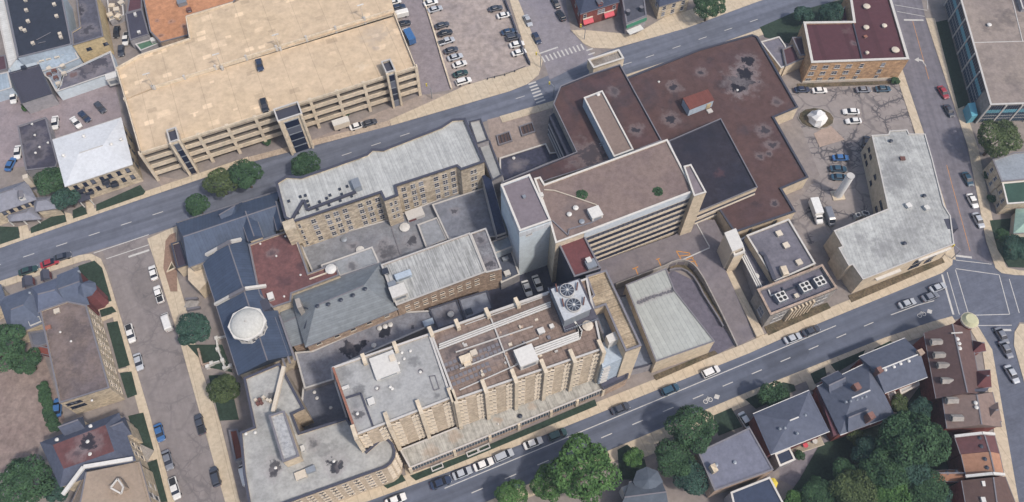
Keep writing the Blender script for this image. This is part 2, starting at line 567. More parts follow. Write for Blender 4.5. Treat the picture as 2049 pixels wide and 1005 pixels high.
def dormer(root, c, ang, w, d, z, h, wall='white', roof='coping_mid'):
    """small gabled dormer facing direction ang"""
    ca, sa = math.cos(ang), math.sin(ang)
    def L(x, y, zz): return (c[0] + x * ca - y * sa, c[1] + x * sa + y * ca, z + zz)
    b = MB().add([L(-d / 2, -w / 2, -1), L(d / 2, -w / 2, -1), L(d / 2, w / 2, -1), L(-d / 2, w / 2, -1), L(-d / 2, -w / 2, h), L(d / 2, -w / 2, h), L(d / 2, w / 2, h), L(-d / 2, w / 2, h),
                  L(d / 2, 0, h + w * 0.35)], [(0, 1, 5, 4), (2, 3, 7, 6), (1, 2, 6, 8, 5)]).build('dormer', wall, root)
    k = w / 2 + 0.15
    MB().add([L(-d / 2 - 0.6, -k, h - .1), L(d / 2 + .2, -k, h - .1), L(d / 2 + .2, 0, h + w * .42), L(-d / 2 - 0.6, 0, h + w * .42), L(-d / 2 - 0.6, k, h - .1), L(d / 2 + .2, k, h - .1)],
             [(0, 1, 2, 3), (3, 2, 5, 4), (0, 4, 5, 1)]).build('dormer_roof', roof, b)
    MB().add([L(d / 2 + .02, -w * .28, .15), L(d / 2 + .02, w * .28, .15), L(d / 2 + .02, w * .28, h - .1), L(d / 2 + .02, -w * .28, h - .1)], [(0, 1, 2, 3)]).build('pane', 'glass', b)

# ================================================================ the setting
GROUND = surf('ground_paving', '#968d87', 0.12, squares=((0.06, False, 0.05, 5.0),), patch=0.04, col2='#7f7880', grain=0.9)
ASPH_LOW = surf('asphalt_south', '#666c7b', 0.08, patch=0.05, col2='#5b6171', grain=0.8, tracks=0.15, squares=((0.05, False, 0.18, 3.0), (0.04, True, 0.1, 17.0)), ang=22.5)
ASPH_UP = surf('asphalt_north', '#6e7381', 0.09, patch=0.05, col2='#626774', grain=0.8, tracks=0.17, squares=((0.06, False, 0.1, 9.0), (0.07, True, 0.08, 31.0)), ang=22.5)
ASPH_WEST = surf('asphalt_west', '#8f8887', 0.09, patch=0.06, col2='#827b7d', grain=0.8, cracks=0.3, tracks=0.05, squares=((0.05, False, 0.14, 5.0),), ang=116)
ASPH_EAST = surf('asphalt_east', '#7b7880', 0.12, patch=0.06, col2='#6c6a74', grain=0.8, tracks=0.12, squares=((0.06, False, 0.1, 5.0),), ang=88)
LOT = surf('worn_lot', '#aca09a', 0.18, patch=0.06, squares=((0.09, False, 0.06, 5.0), (0.07, True, 0.06, 15.0)), col2='#8f8789', grain=0.7)
LOT_CRACKED = surf('cracked_lot', '#9c9491', 0.08, patch=0.06, cracks=0.8, grain=0.7, squares=((0.06, False, 0.07, 5.0), (0.05, True, 0.06, 21.0)))
WALK = surf('pavement_concrete', '#d0c1aa', 0.10, patch=0.12, squares=((0.16, False, 0.08, 2.0),), grain=1.2, seams=(3.0, 0.0), col2='#c8b59a')
FORECOURT = surf('forecourt_paving', '#a79a90', 0.14, patch=0.08, col2='#8f8280')
DRIVE = surf('driveway_asphalt', '#817a7d', 0.12, patch=0.06, col2='#74707c')
DIRT = surf('bare_earth', '#96867f', 0.2, patch=0.07, col2='#7d6b68')
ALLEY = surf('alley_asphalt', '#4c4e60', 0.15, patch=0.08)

structure(MB().prism([(-1500, -1500), (1500, -1500), (1500, 1500), (-1500, 1500)], -1.0, 0.0).build('ground', GROUND))

far_up = [(-167.8,-9.3),(-143.6,0.9),(-118.4,12.4),(-78.2,30.2),(-37.3,43.9),(-0.7,57.5),(4.7,60.3),(33.0,75.3),(57.5,84.3),(81.5,95.7),(117.5,111.8)]
near_up = [(-163.7,-20.4),(-140.3,-9.5),(-120.7,-1.4),(-102.5,5.2),(-67.8,19.9),(-3.8,47.5),(12.6,53.5),(37.6,64.7),(59.6,73.8),(78.4,82.3),(101.6,93.4),(134.0,108.1)]
road_up = structure(MB().prism(far_up + near_up[::-1], -0.2, 0.02).build('road_north', ASPH_UP))
far_low = [(-45.3,-72.2),(-35.9,-68.8),(-5.4,-57.6),(62.1,-30.5),(71.7,-26.2),(118.6,-6.9)]
near_low = [(-20.5,-73.8),(-7.7,-69.0),(23.5,-56.2),(39.2,-49.7),(60.6,-40.9),(98.3,-26.2),(112.0,-21.6),(117.8,-20.0),(122.4,-19.2)]
road_low = structure(MB().prism(far_low + near_low[::-1], -0.2, 0.02).build('road_south', ASPH_LOW))
lw = [(-114.7,0.4),(-110.0,-9.0),(-102.8,-23.9),(-91.0,-47.0),(-80.3,-68.4),(-78.0,-73.0)]
lwr = [(-103.4,6.1),(-98.7,-4.4),(-87.9,-26.2),(-77.7,-48.3),(-68.4,-68.2),(-66.2,-73.0)]
road_w = structure(MB().prism(lw + lwr[::-1], -0.2, 0.016).build('road_west', ASPH_WEST))
re_l = [(128.2,106.9),(125.0,67.4),(125.5,41.0),(125.2,13.4),(123.4,-2.8)]
re_r = [(140.0,109.4),(138.1,88.8),(137.7,60.1),(137.5,35.9),(133.6,3.3),(133.7,-5.5)]
road_e = structure(MB().prism(re_l + re_r[::-1], -0.2, 0.012).build('road_east', ASPH_EAST))
structure(MB().prism([(117.4,-7.8),(123.8,-1.2),(134.0,-4.4),(137.2,-6.9),(161.4,-8.4),(156.3,-22.7),(135.3,-21.7),(133.1,-24.6),(131.8,-28.2),(130.7,-50.9),(128.3,-71.3),(120.3,-71.3),(125.7,-29.6),(123.2,-19.8),(111.1,-22.7)], -0.2, 0.028).build('road_crossing', surf('asphalt_crossing', '#6b707f', 0.12, patch=0.06, streak=0.1)))
cs_l = [(0.1,106.9),(2.1,97.4),(10.1,70.5),(12.0,62.2)]
cs_r = [(17.8,106.9),(18.2,97.4),(19.4,83.4),(23.5,77.4),(26.8,71.6)]
road_n = structure(MB().prism(cs_l + cs_r[::-1], -0.2, 0.026).build('road_side_street', surf('asphalt_side', '#918c92', 0.12, patch=0.06, col2='#827e8c')))

# ---- lots, forecourts, driveways
slab('parking_lot', [(-31.3,104.5),(-27.5,90.4),(-18.8,58.5),(5.4,68.0),(-2.5,97.4),(-4.2,104.5)], -0.2, 0.008, LOT)
slab('loading_lane', [(-40.9,104.5),(-30.6,66.3),(-28.6,56.1),(-19.1,58.1),(-28.3,91.6),(-31.7,104.5)], -0.2, 0.006, surf('lane_asphalt', '#958c90', 0.13, patch=0.08))
slab('garage_forecourt', [(-107.0,25.7),(-94.8,23.6),(-64.1,36.7),(-28.6,56.1),(-14.9,56.9),(-37.4,44.6),(-78.3,31.0),(-89.3,25.7),(-101.5,20.8)], -0.2, 0.005, FORECOURT)
slab('hospital_lot', [(84.4,58.1),(125.1,60.5),(125.7,40.8),(109.0,39.5),(107.4,13.9),(89.9,5.2),(80.6,0.4),(78.3,11.9),(90.9,25.7),(87.7,50.1)], -0.2, 0.008, LOT_CRACKED)
plaza = [(21.8,-9.1),(28.0,-12.0),(41.9,-6.2),(45.4,-4.8),(48.0,-4.9),(50.2,-7.1),(56.4,-1.2),(59.7,0.6),(57.2,8.7),(51.6,8.7),(45.5,3.8),(23.4,-4.9)]
DRIVE_M = MB().prism(plaza, 0.0, 2.5)
rl = [(*(50.2,-7.1), 2.5), (*(51.9,-10.1), 2.2), (*(53.5,-14.1), 1.7), (*(56.0,-20.5), 0.9), (*(58.9,-28.8), 0.1)]
rr0 = [(*(56.4,-1.2), 2.5), (*(57.9,-5.5), 2.2), (*(59.4,-10.2), 1.7), (*(61.6,-17.3), 0.9), (*(64.3,-25.8), 0.1)]
DRIVE_M.add(rl + rr0, [(i, i + 5, i + 6, i + 1) for i in range(4)])
structure(DRIVE_M.build('driveway', DRIVE))
slab('ramp_court', [(44.3,-5.9),(50.8,-9.9),(58.5,-28.2),(52.2,-31.7),(41.9,-9.0)], -0.2, 0.006, surf('ramp_asphalt', '#6f6b78', 0.14, patch=0.1))
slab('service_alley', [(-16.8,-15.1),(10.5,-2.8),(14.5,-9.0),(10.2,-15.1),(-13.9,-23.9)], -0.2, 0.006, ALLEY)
slab('west_yard', [(-142.4,-28.2),(-126.8,-23.2),(-112.0,-48.3),(-116.4,-54.6),(-116.4,-63.1),(-130.9,-63.1)], -0.2, 0.006, DIRT)
slab('northwest_lot', [(-169.5,54.1),(-125.9,61.1),(-113.9,31.2),(-136.1,29.3),(-160.8,27.5)], -0.2, 0.006, surf('northwest_paving', '#9c9093', 0.13, patch=0.06, col2='#858089'))
slab('garden_yard', [(65.2,-59.5),(78.8,-52.1),(81.8,-55.9),(73.4,-67.8),(64.6,-63.1)], -0.2, 0.006, surf('yard_gravel', '#8d868c', 0.15))
slab('entrance_court', [(-7.6,46.2),(12.6,53.1),(11.4,37.6),(-3.7,31.2),(-5.9,34.8)], -0.2, 0.03, surf('court_paving', '#a3948b', 0.13, patch=0.1))

# ---- pavements with kerbs
def walk(pts, w0, w1): return slab('pavement', strip(pts, w0, w1), -0.2, 0.13, WALK)
walk(far_up[0:4], 0.0, 2.2)
slab('pavement', strip(far_up[3:5], 0.0, 2.0), -0.2, 0.13, surf('garage_pavement', '#bfae9c', 0.14, patch=0.2, seams=(3.0, 0.0)))
slab('pavement', [(-37.0,43.9),(-0.7,57.5),(4.7,60.3),(8.5,64.2),(9.9,70.1),(2.1,97.4),(0.1,106.9),(-2.8,106.9),(-0.9,97.4),(6.0,68.0),(-14.9,59.7),(-25.7,53.1),(-37.8,46.0)], -0.2, 0.13, WALK)
slab('pavement', [(23.5,77.4),(26.1,75.7),(33.0,75.3),(57.5,84.3),(81.5,95.7),(117.5,111.8),(116.7,116.8),(81.1,100.9),(51.0,89.3),(40.4,81.4),(23.2,83.6),(19.4,83.4)], -0.2, 0.13, WALK)
walk(near_up[0:3], -2.2, 0.0)
slab('pavement', [(-120.7,-1.4),(-117.6,-0.9),(-114.4,-2.5),(-111.5,-7.2),(-102.8,-23.9),(-91.0,-47.0),(-80.3,-68.4),(-78.0,-73.0),(-80.0,-73.0),(-82.7,-68.4),(-93.1,-47.7),(-105.0,-23.9),(-112.6,-8.3),(-114.7,-4.7),(-117.4,-2.8),(-120.0,-3.4)], -0.2, 0.13, WALK)
slab('pavement', [(-102.9,3.9),(-95.3,8.2),(-93.1,-5.9),(-87.8,-17.3),(-79.9,-35.8),(-72.7,-49.6),(-64.8,-68.4),(-62.9,-73.0),(-66.2,-73.0),(-68.4,-68.2),(-77.7,-48.3),(-87.9,-26.2),(-98.7,-4.4)], -0.2, 0.13, WALK)
walk(near_up[5:11], -2.6, 0.0)
walk(far_low[0:6], 0.0, 2.8)
slab('pavement', [(118.6,-6.9),(122.0,-4.4),(122.8,-2.0),(120.7,-1.2),(116.6,-5.3)], -0.2, 0.131, WALK)
walk(near_low[1:8], -2.9, 0.0)
walk(re_l[1:5], -2.6, 0.0)
walk(re_r[1:6], 0.0, 3.0)
slab('pavement', [(133.7,-5.5),(134.9,-7.0),(138.3,-7.6),(161.4,-8.4),(161.9,-7.2),(140.1,-6.2),(136.9,-5.3),(136.0,-3.4)], -0.2, 0.126, WALK)
slab('pavement', [(131.8,-28.2),(133.1,-24.6),(135.2,-22.2),(156.1,-23.2),(153.9,-29.6),(136.8,-29.6),(134.0,-41.8),(129.5,-71.3),(128.3,-71.3),(130.7,-50.9)], -0.2, 0.13, WALK)
slab('pavement', [(123.1,-20.1),(125.7,-29.6),(120.3,-71.3),(117.7,-71.3),(119.7,-52.1),(123.1,-29.6),(120.9,-21.0)], -0.2, 0.129, WALK)
slab('pavement', [(56.8,-1.0),(58.3,-0.2),(66.5,-25.5),(64.3,-26.3)], -0.2, 1.0, WALK)
slab('pavement', [(24.2,-56.5),(34.2,-52.1),(35.6,-56.5),(32.5,-57.7),(29.3,-54.6),(26.4,-57.3)], -0.2, 0.127, WALK)
for q in ([(-140.5,7.9),(-138.2,8.5),(-136.4,5.4),(-138.6,4.1)], [(-128.6,12.7),(-126.5,12.2),(-125.5,9.6),(-127.0,9.3)], [(-123.8,16.8),(-121.9,17.1),(-119.8,12.7),(-121.8,11.9)],
          [(-111.6,-17.7),(-108.0,-16.0),(-107.5,-17.0),(-111.1,-18.7)], [(-110.2,-20.5),(-106.1,-19.0),(-105.8,-19.7),(-109.5,-21.7)], [(-101.9,-35.1),(-98.7,-34.4),(-98.4,-35.4),(-101.4,-35.9)],
          [(-92.5,-57.4),(-87.6,-56.5),(-87.0,-58.0),(-89.9,-59.1)], [(-30.6,-63.5),(-29.3,-63.1),(-28.4,-64.6),(-29.8,-65.2)], [(-26.3,-59.6),(-25.4,-59.4),(-24.3,-62.6),(-25.4,-63.1)],
          [(81.1,-34.1),(82.6,-33.6),(83.8,-35.8),(82.3,-36.6)], [(92.5,-29.3),(94.8,-28.5),(95.0,-29.6),(92.7,-30.6)], [(75.0,-36.8),(76.7,-36.1),(78.1,-40.2),(76.1,-40.7)]):
    slab('footpath', q, -0.2, 0.125, WALK)

# ---- grass and planting beds
GRASSES = [[(-145.8,7.9),(-140.5,7.7),(-138.9,4.2),(-143.9,2.0)], [(-136.9,7.4),(-129.2,13.3),(-127.1,9.5),(-136.2,5.6)], [(-126.5,13.3),(-123.6,15.2),(-121.9,12.1),(-125.6,10.5)], [(-120.2,15.3),(-109.0,22.1),(-106.9,19.7),(-107.3,18.7),(-119.6,13.0)],
           [(-121.5,-5.4),(-116.0,-3.1),(-113.3,-5.4),(-108.2,-15.5),(-110.8,-16.5),(-113.8,-11.6),(-118.6,-7.5)], [(-110.8,-18.2),(-107.7,-17.1),(-106.1,-18.7),(-109.8,-20.2)], [(-108.0,-22.1),(-105.2,-21.4),(-99.0,-33.9),(-101.7,-34.8)],
           [(-101.1,-36.1),(-98.2,-35.6),(-95.3,-41.8),(-97.6,-42.7)], [(-96.3,-47.4),(-92.7,-46.5),(-87.9,-56.1),(-91.2,-57.2)], [(-89.6,-59.4),(-86.8,-58.2),(-82.0,-68.4),(-85.2,-68.4)],
           [(-24.7,-62.2),(-7.9,-55.6),(21.0,-43.1),(21.5,-44.7),(-7.3,-56.8),(-23.2,-63.4)], [(-31.6,-64.1),(-26.6,-61.9),(-25.6,-63.4),(-29.9,-65.3)],
           [(141.0,87.0),(145.1,88.1),(142.7,52.5),(138.5,50.5)], [(136.5,9.9),(154.3,11.9),(148.6,-5.6),(137.4,-5.1),(135.9,0.4)],
           [(82.6,-33.7),(92.4,-29.7),(91.1,-31.8),(83.8,-35.9)], [(76.9,-36.2),(81.0,-34.4),(81.0,-37.3),(77.5,-39.0)], [(50.5,-47.3),(55.3,-45.3),(57.4,-50.1),(51.2,-52.4)],
           [(94.8,-29.3),(99.6,-27.1),(100.4,-27.8),(95.5,-30.6)], [(75.9,-54.6),(95.8,-48.3),(106.0,-37.8),(109.4,-41.8),(108.2,-69.0),(63.6,-69.6),(69.4,-63.1)],
           [(25.9,-55.9),(28.4,-54.6),(32.4,-58.3),(33.2,-63.1),(26.0,-63.1)], [(59.1,-43.1),(63.6,-41.2),(69.5,-38.5),(72.2,-39.2),(72.4,-40.7),(61.5,-45.5)], [(82.1,84.7),(94.8,91.6),(114.7,98.5),(105.9,88.1),(95.1,83.6),(92.3,77.0),(83.1,80.3)],
           [(-153.2,52.1),(-144.2,55.6),(-143.0,54.1),(-150.9,49.8)], [(-78.1,-36.7),(-73.0,-36.5),(-68.4,-48.3),(-73.1,-48.6)], [(-85.3,-28.2),(-76.1,-28.2),(-72.2,-35.8),(-78.9,-34.4)]]
for q in GRASSES:
    slab('lawn', q, -0.2, 0.15, 'grass')
for q in ([(36.4,-36.7),(53.0,-29.8),(53.7,-30.7),(36.9,-38.1)], [(91.2,-13.9),(119.8,-2.2),(120.1,-3.7),(91.6,-16.0)], [(66.9,-22.7),(85.1,-16.0),(85.8,-17.6),(67.7,-25.6)], [(90.3,60.5),(122.6,61.8),(122.7,60.5),(90.0,58.9)], [(-92.5,34.8),(-38.4,56.1),(-37.5,54.9),(-90.3,31.2)]):
    slab('planting_bed', q, -0.2, 0.16, 'grass_dry')

# ---- painted markings
def mark(road, pts, z, mat='line', name='lane_marking'):
    return MB().prism(pts, z - 0.01, z).build(name, mat, road)
def line_mark(road, a, b, w, z, mat='line', name='lane_marking'):
    mark(road, strip([a, b], -w / 2, w / 2), z, mat, name)
def dashes(road, a, b, z, n, ln=3.0, w=0.22):
    for i in range(n):
        p = lerp(a, b, i / (n - 1))
        d = sub(b, a)
        l = dist(a, b)
        line_mark(road, p, (p[0] + d[0] / l * ln, p[1] + d[1] / l * ln), w, z, name='lane_dash')
dashes(road_low, (-9.7,-66.3), (93.6,-22.9), 0.024, 14)
line_mark(road_low, (-16.2,-65.2), (61.7,-32.9), 0.22, 0.024)
line_mark(road_low, (61.7,-32.9), (86.2,-22.7), 0.22, 0.0245)
line_mark(road_low, (101.5,-19.6), (109.7,-16.6), 0.22, 0.024)
line_mark(road_low, (109.7,-16.6), (117.8,-14.4), 0.22, 0.0245)
line_mark(road_low, (118.4,-7.4), (118.3,-19.5), 0.5, 0.033, name='stop_line')
dashes(road_up, (-144.5,-5.4), (-103.2,11.8), 0.024, 6)
dashes(road_up, (-51.0,32.7), (-34.0,39.9), 0.024, 3)
dashes(road_up, (1.2,54.5), (35.7,68.4), 0.024, 2)
dashes(road_up, (43.3,71.5), (79.2,87.2), 0.024, 5)
line_mark(road_up, (-116.9,-0.7), (-102.8,5.3), 0.25, 0.024)
line_mark(road_up, (-112.9,-2.5), (-102.1,2.0), 0.25, 0.0245)
line_mark(road_w, (-106.9,-1.9), (-101.6,0.3), 0.6, 0.024, name='stop_line')
for i in range(11):
    p, q = lerp((10.7,69.6), (23.4,74.9), i / 10), lerp((9.6,72.0), (22.5,77.3), i / 10)
    line_mark(road_n, p, q, 0.5, 0.031, name='crosswalk_stripe')
line_mark(road_n, (8.8,73.2), (15.0,76.0), 0.5, 0.031, name='stop_line')
for i in range(7):
    p, q = lerp((5.2,60.3), (7.5,52.8), i / 6), lerp((7.6,61.3), (10.4,54.1), i / 6)
    line_mark(road_up, p, q, 0.55, 0.0252, name='crosswalk_stripe')
for i in range(5):
    p, q = lerp((24.2,74.5), (26.4,67.3), i / 4), lerp((26.3,75.4), (28.6,68.4), i / 4)
    line_mark(road_up, p, q, 0.5, 0.0315, name='crosswalk_stripe')
XR = road_e
for a, b, w in (((123.8,-1.5), (128.1,-2.1), 0.6), ((123.4,-2.9), (133.0,-4.2), 0.2), ((122.7,-5.6), (134.1,-7.5), 0.2), ((134.1,-7.5), (133.4,-19.3), 0.2),
                ((133.4,-19.4), (123.0,-19.7), 0.2), ((122.5,-5.9), (122.4,-19.0), 0.2), ((120.0,-6.7), (119.9,-19.5), 0.2), ((136.5,-8.8), (136.1,-19.0), 0.2),
                ((124.0,-22.7), (133.0,-22.6), 0.2), ((127.4,-24.0), (132.4,-24.0), 0.6)):
    line_mark(XR, a, b, w, 0.034)
for a, b, w in (((130.7,88.1), (137.2,88.0), 0.7), ((129.3,95.0), (139.6,92.5), 0.2), ((129.3,92.0), (138.0,89.7), 0.2), ((140.9,97.4), (139.9,93.0), 0.2)):
    line_mark(XR, a, b, w, 0.017)
line_mark(XR, (133.5,87.6), (132.5,62.4), 0.14, 0.017, 'orange_line')
line_mark(XR, (129.4,29.3), (128.2,-0.0), 0.14, 0.017, 'orange_line')
# turn arrow on the east road
ax = (131.8,70.0)
mark(XR, [(ax[0] + x, ax[1] + y) for x, y in ((0.9, -2.2), (1.3, -2.2), (0.9, 0.4), (-0.4, 0.9), (-0.3, 1.6), (-1.9, 0.6), (-0.7, -0.4), (-0.6, 0.2), (0.5, -0.1))], 0.017, name='turn_arrow')
# bicycle and diamond symbols on the south road
def bicycle(c, z):
    ca, sa = math.cos(GA), math.sin(GA)
    def L(x, y): return (c[0] + x * ca - y * sa, c[1] + x * sa + y * ca)
    m = MB()
    for wx in (-1.35, 0.0):
        ring = [L(wx + 0.62 * math.cos(i * math.pi / 8), 0.62 * math.sin(i * math.pi / 8)) for i in range(16)]
        m.ring(ring, z - 0.005, z, 0.2)
    for a, b in (((-1.35, 0), (-0.7, 0.7)), ((-0.7, 0.7), (0, 0)), ((-1.35, 0), (-0.2, 0.8)), ((0, 0), (-0.25, 0.95))):
        m.prism(strip([L(*a), L(*b)], -0.1, 0.1), z - 0.008, z - 0.002)
    m.prism([L(1.0, 0), L(1.9, -0.75), L(2.8, 0), L(1.9, 0.75)], z - 0.005, z)
    m.build('bicycle_symbol', 'line', road_low)
bicycle((50.3,-43.1), 0.03)
bicycle((110.4,-19.3), 0.03)
# hatched bay and bay ticks painted on the driveway
dw = bpy.data.objects['driveway']
for a, b in (((45.4,-1.4), (46.7,-4.6)), ((45.4,-1.4), (48.9,-2.0)), ((48.9,-2.0), (50.7,-6.2)), ((46.7,-4.6), (49.9,-3.3)), ((46.1,-3.0), (49.3,-2.6)),
             ((47.6,-4.9), (50.4,-4.6)), ((32.9,-7.0), (34.5,-6.3)), ((33.7,-6.7), (34.3,-9.0)), ((39.6,-4.1), (40.6,-3.7)), ((40.1,-4.0), (40.8,-6.3))):
    line_mark(dw, a, b, 0.28, 2.514, 'orange_line', 'bay_line')

# ================================================================ the hospital
METAL = surf('ribbed_metal_roof', '#c0c2c0', 0.12, patch=0.06, col2='#a3a5a6', ribs=(0, 0.9), streak=0.14, rough=0.55, spec=0.4)
TAR = dict(var=0.14, patch=0.07, col2='#83868f')
BROWN = '#5e4846'

# ---- stone wing along the north road
sw = thing('stone_wing', 'long four storey limestone wing with ribbed pale metal roof beside the north road', 'building', (-33.8,13.6))
p = [(-63.8,12.2),(-61.2,14.4),(-57.1,14.1),(-51.1,16.7),(-40.1,21.7),(-38.8,23.4),(-35.6,23.3),(-20.0,31.1),(-17.0,33.7),(-13.2,34.1),(-11.9,30.5),(-8.0,20.1),(-7.6,18.9),(-13.9,16.2),(-15.1,17.4),(-31.1,11.0),(-30.3,8.1),(-34.0,6.3),(-35.2,8.8),(-57.4,-0.4),(-59.8,1.0)]
flat(sw, p, 16, 'stone', METAL, par=0.5, t=0.6, cop='coping_dark', cop_h=0.25)
for a, b, ts, w, k in (((-57.4,-0.4), (-35.2,8.8), (0.21, 0.37, 0.57, 0.748, 0.95), 1.35, 'cross'), ((-57.4,-0.4), (-35.2,8.8), (0.452, 0.482, 0.832, 0.862, 0.05), 0.7, 'sash'),
                       ((-31.1,11.0), (-15.1,17.4), (0.1, 0.39, 0.64, 0.925), 1.35, 'cross'), ((-31.1,11.0), (-15.1,17.4), (0.235, 0.275, 0.765, 0.805), 0.7, 'sash')):
    windows(sw, a, b, (13.6, 10.6, 7.6, 4.7), ts, w, 2.0, k)
windows(sw, (-34.0,6.3), (-30.3,8.1), (13.4, 10.2, 7.0), (0.4, 0.7), 0.8, 1.8, 'sash')
windows(sw, (-13.9,16.2), (-7.6,18.9), (13.4, 10.2, 7.0, 4.2), (0.45, 0.6), 0.8, 1.8, 'sash')
# raised roof edge that runs parallel to the eave, and the roof hatches
MB().bar((*(-55.6,6.6), 15.9), (*(-57.9,0.5), 15.9), 0.7, 0.7).build('roof_upstand', 'coping_dark', sw)
MB().bar((*(-55.4,6.6), 15.92), (*(-54.1,3.6), 15.92), 0.7, 0.7).build('roof_upstand', 'coping_dark', sw)
MB().bar((*(-54.1,3.6), 15.94), (*(-41.8,9.3), 15.94), 0.7, 0.7).build('roof_upstand', 'coping_dark', sw)
for q in [(-59.5,6.5),(-56.6,7.9),(-55.3,8.3),(-54.5,6.5),(-54.0,5.2),(-51.6,4.0),(-51.3,6.3),(-48.6,5.3),(-48.7,8.4),(-45.8,6.7),(-46.3,10.3),(-44.4,11.2),(-45.6,8.7),(-42.9,8.1),(-49.5,7.4),(-56.6,2.8)]:
    MB().box(q, 0.7, 0.7, 15.4, 15.9, GA).build('roof_vent', 'dark_metal', sw)
unit(sw, (-41.7,11.1), 2.0, 3.0, 15.5, 2.0, 'grey_metal', name='stair_hatch')
MB().box((-57.7,-2.2), 3.0, 3.0, 10, 18.0, GA).build('chimney', 'stone_pale', sw)

# ---- annexes at the east end of the stone wing
an = thing('link_annex', 'narrow pale flat roofed link between stone wing and entrance court', 'building', (-5.9,31.2))
flat(an, [(-12.5,36.1),(-9.0,37.1),(-6.6,29.5),(-10.1,28.1)], 12, 'grey_wall', surf('annex_roof', '#b9bab8', 0.1), cop='coping_dark')
flat(an, [(-9.8,29.3),(-6.4,30.9),(-2.6,18.9),(-5.5,16.9)], 10, 'grey_wall', surf('annex_roof_low', '#a9abac', 0.1), cop='coping_dark')

# ---- glazed link between the stone wing and the tower
gl = thing('glazed_link', 'dark link block with louvred bands left of the white tower', 'building', (-5.0,13.6))
q = [(-8.6,19.6),(-5.7,17.2),(-1.7,0.5),(-4.0,-0.4)]
MB().prism(q, 0, 10).build('wall', 'dark_wall', gl)
for i in range(5):
    MB().ring(q, 1.2 + i * 1.9, 2.0 + i * 1.9, 0.1, 0.15).build('louvre_band', 'coping', gl)

# ---- slate roofed chapel wings
SLATE_BLUE = surf('navy_metal_roof', '#505d73', 0.1, patch=0.05, col2='#465269', ribs=(0, 0.8), rough=0.6)
SLATE_BLUE2 = surf('navy_metal_roof_nave', '#4c5970', 0.1, patch=0.05, col2='#424f66', ribs=(1, 0.8), rough=0.6)
ch = thing('north_chapel_wing', 'navy standing seam gabled wing at the north road corner', 'building', (-81.3,5.2))
pitched(ch, [(-85.3,-9.2),(-64.3,0.0),(-64.7,14.0),(-91.2,3.8)][:2] + [(-65.2,14.0),(-91.2,3.8)], 9, *[(-86.3,-3.5),(-63.3,6.1)], 14, 'stone', SLATE_BLUE, gable=False)
for a in ([(-72.5,3.4),(-69.7,4.8),(-66.5,-2.2),(-69.4,-3.4)], [(-64.7,6.6),(-62.2,7.8),(-59.8,1.1),(-62.3,-0.0)]):
    q = a
    gabled(ch, [q[1], q[2], q[3], q[0]], 12.6, 13.9, 'stone_pale', SLATE_BLUE2, z0=8)
gabled(ch, [(-76.8,1.2),(-75.4,4.0),(-74.7,9.1),(-79.5,7.0)], 10.5, 13.0, 'stone', SLATE_BLUE2, z0=0)
nv = thing('nave', 'long navy metal roofed nave carrying the white octagonal lantern', 'building', (-71.8,-18.1))
pitched(nv, [(-81.5,-8.9),(-67.2,-39.5),(-54.7,-34.3),(-70.5,-1.5)], 9, *[(-74.7,-4.4),(-59.2,-37.8)], 13.5, 'stone', SLATE_BLUE2, over=0.3)
for l, r, t in (((-81.1,-6.6), (-71.7,-3.3), (-73.5,-5.0)), ((-76.1,-21.1), (-63.0,-17.0), (-67.6,-18.7))):
    MB().bar((*l, 9.7), (*lerp(l, t, .5), 11.9), 0.7, 0.9).build('parapet', 'coping_white', nv)
    MB().bar((*t, 14.0), (*r, 12.2), 0.7, 0.9).build('parapet', 'coping_white', nv)
    MB().bar((*lerp(l, t, .48), 11.8), (*t, 14.0), 0.9, 0.9).build('parapet_flashing', 'coping_mid', nv)
MB().prism([(-65.9,-21.7),(-62.5,-20.0),(-61.0,-22.8),(-64.1,-24.6)], 8, 11.5).build('stair_head', 'coping_dark', nv)
# valley strips and gutter along the foot of the nave
for x in range(3):
    MB().bar((*lerp((-61.6,-25.4), (-59.2,-24.0), x / 2), 9.6), (*lerp((-55.8,-37.9), (-53.6,-36.2), x / 2), 9.6), 0.5, 0.5).build('valley_gutter', 'coping_mid', nv)
fg = thing('corner_porch', 'small dark flat roofed porch at the north road corner', 'porch', (-93.0,-1.2))
flat(fg, [(-93.5,-0.4),(-91.2,0.4),(-87.4,-7.0),(-90.3,-8.1)], 5, 'tan_wall', surf('porch_roof', '#4a4250', 0.1), cop='coping_dark')
MB().prism([(-87.5,-7.3),(-82.7,-6.7),(-81.0,-11.6),(-83.1,-14.8),(-86.6,-11.6)], 0, 5).build('side_wall', 'tan_wall', fg)

# ---- lantern on the nave
ln = thing('octagonal_lantern', 'white octagonal domed lantern on the navy nave roof', 'lantern', (-65.8,-28.4), z=10)
lc = (-64.9,-29.0)
def octo(r, a0=0.2): return [(lc[0] + r * math.cos(a0 + i * math.pi / 4), lc[1] + r * math.sin(a0 + i * math.pi / 4)) for i in range(8)]
MB().prism(octo(4.0), 10, 15.2).build('drum', 'white', ln)
MB().prism(octo(4.7), 15.2, 15.75).build('cornice', 'white', ln)
dv, df, DN = [], [], 24
for rr0, zz in ((4.1, 15.7), (3.9, 16.15), (3.4, 16.6), (2.3, 16.95), (1.0, 17.15)):
    dv += [(lc[0] + rr0 * math.cos(2 * math.pi * i / DN), lc[1] + rr0 * math.sin(2 * math.pi * i / DN), zz) for i in range(DN)]
df = [(DN * j + i, DN * j + (i + 1) % DN, DN * j + DN + (i + 1) % DN, DN * j + DN + i) for j in range(4) for i in range(DN)] + [tuple(range(DN * 4, DN * 5))]
MB().add(dv, df).build('dome', surf('lantern_roof', '#cfcfca', 0.08, patch=0.3), ln, smooth=True)
MB().cyl(lc, 0.25, 17.1, 17.6, 8, 0.1).build('finial', 'coping', ln)
o8 = octo(4.0)
for i in range(8):
    windows(ln, o8[i], o8[(i + 1) % 8], (13.6,), (0.3, 0.7), 0.9, 1.9, 'sash')

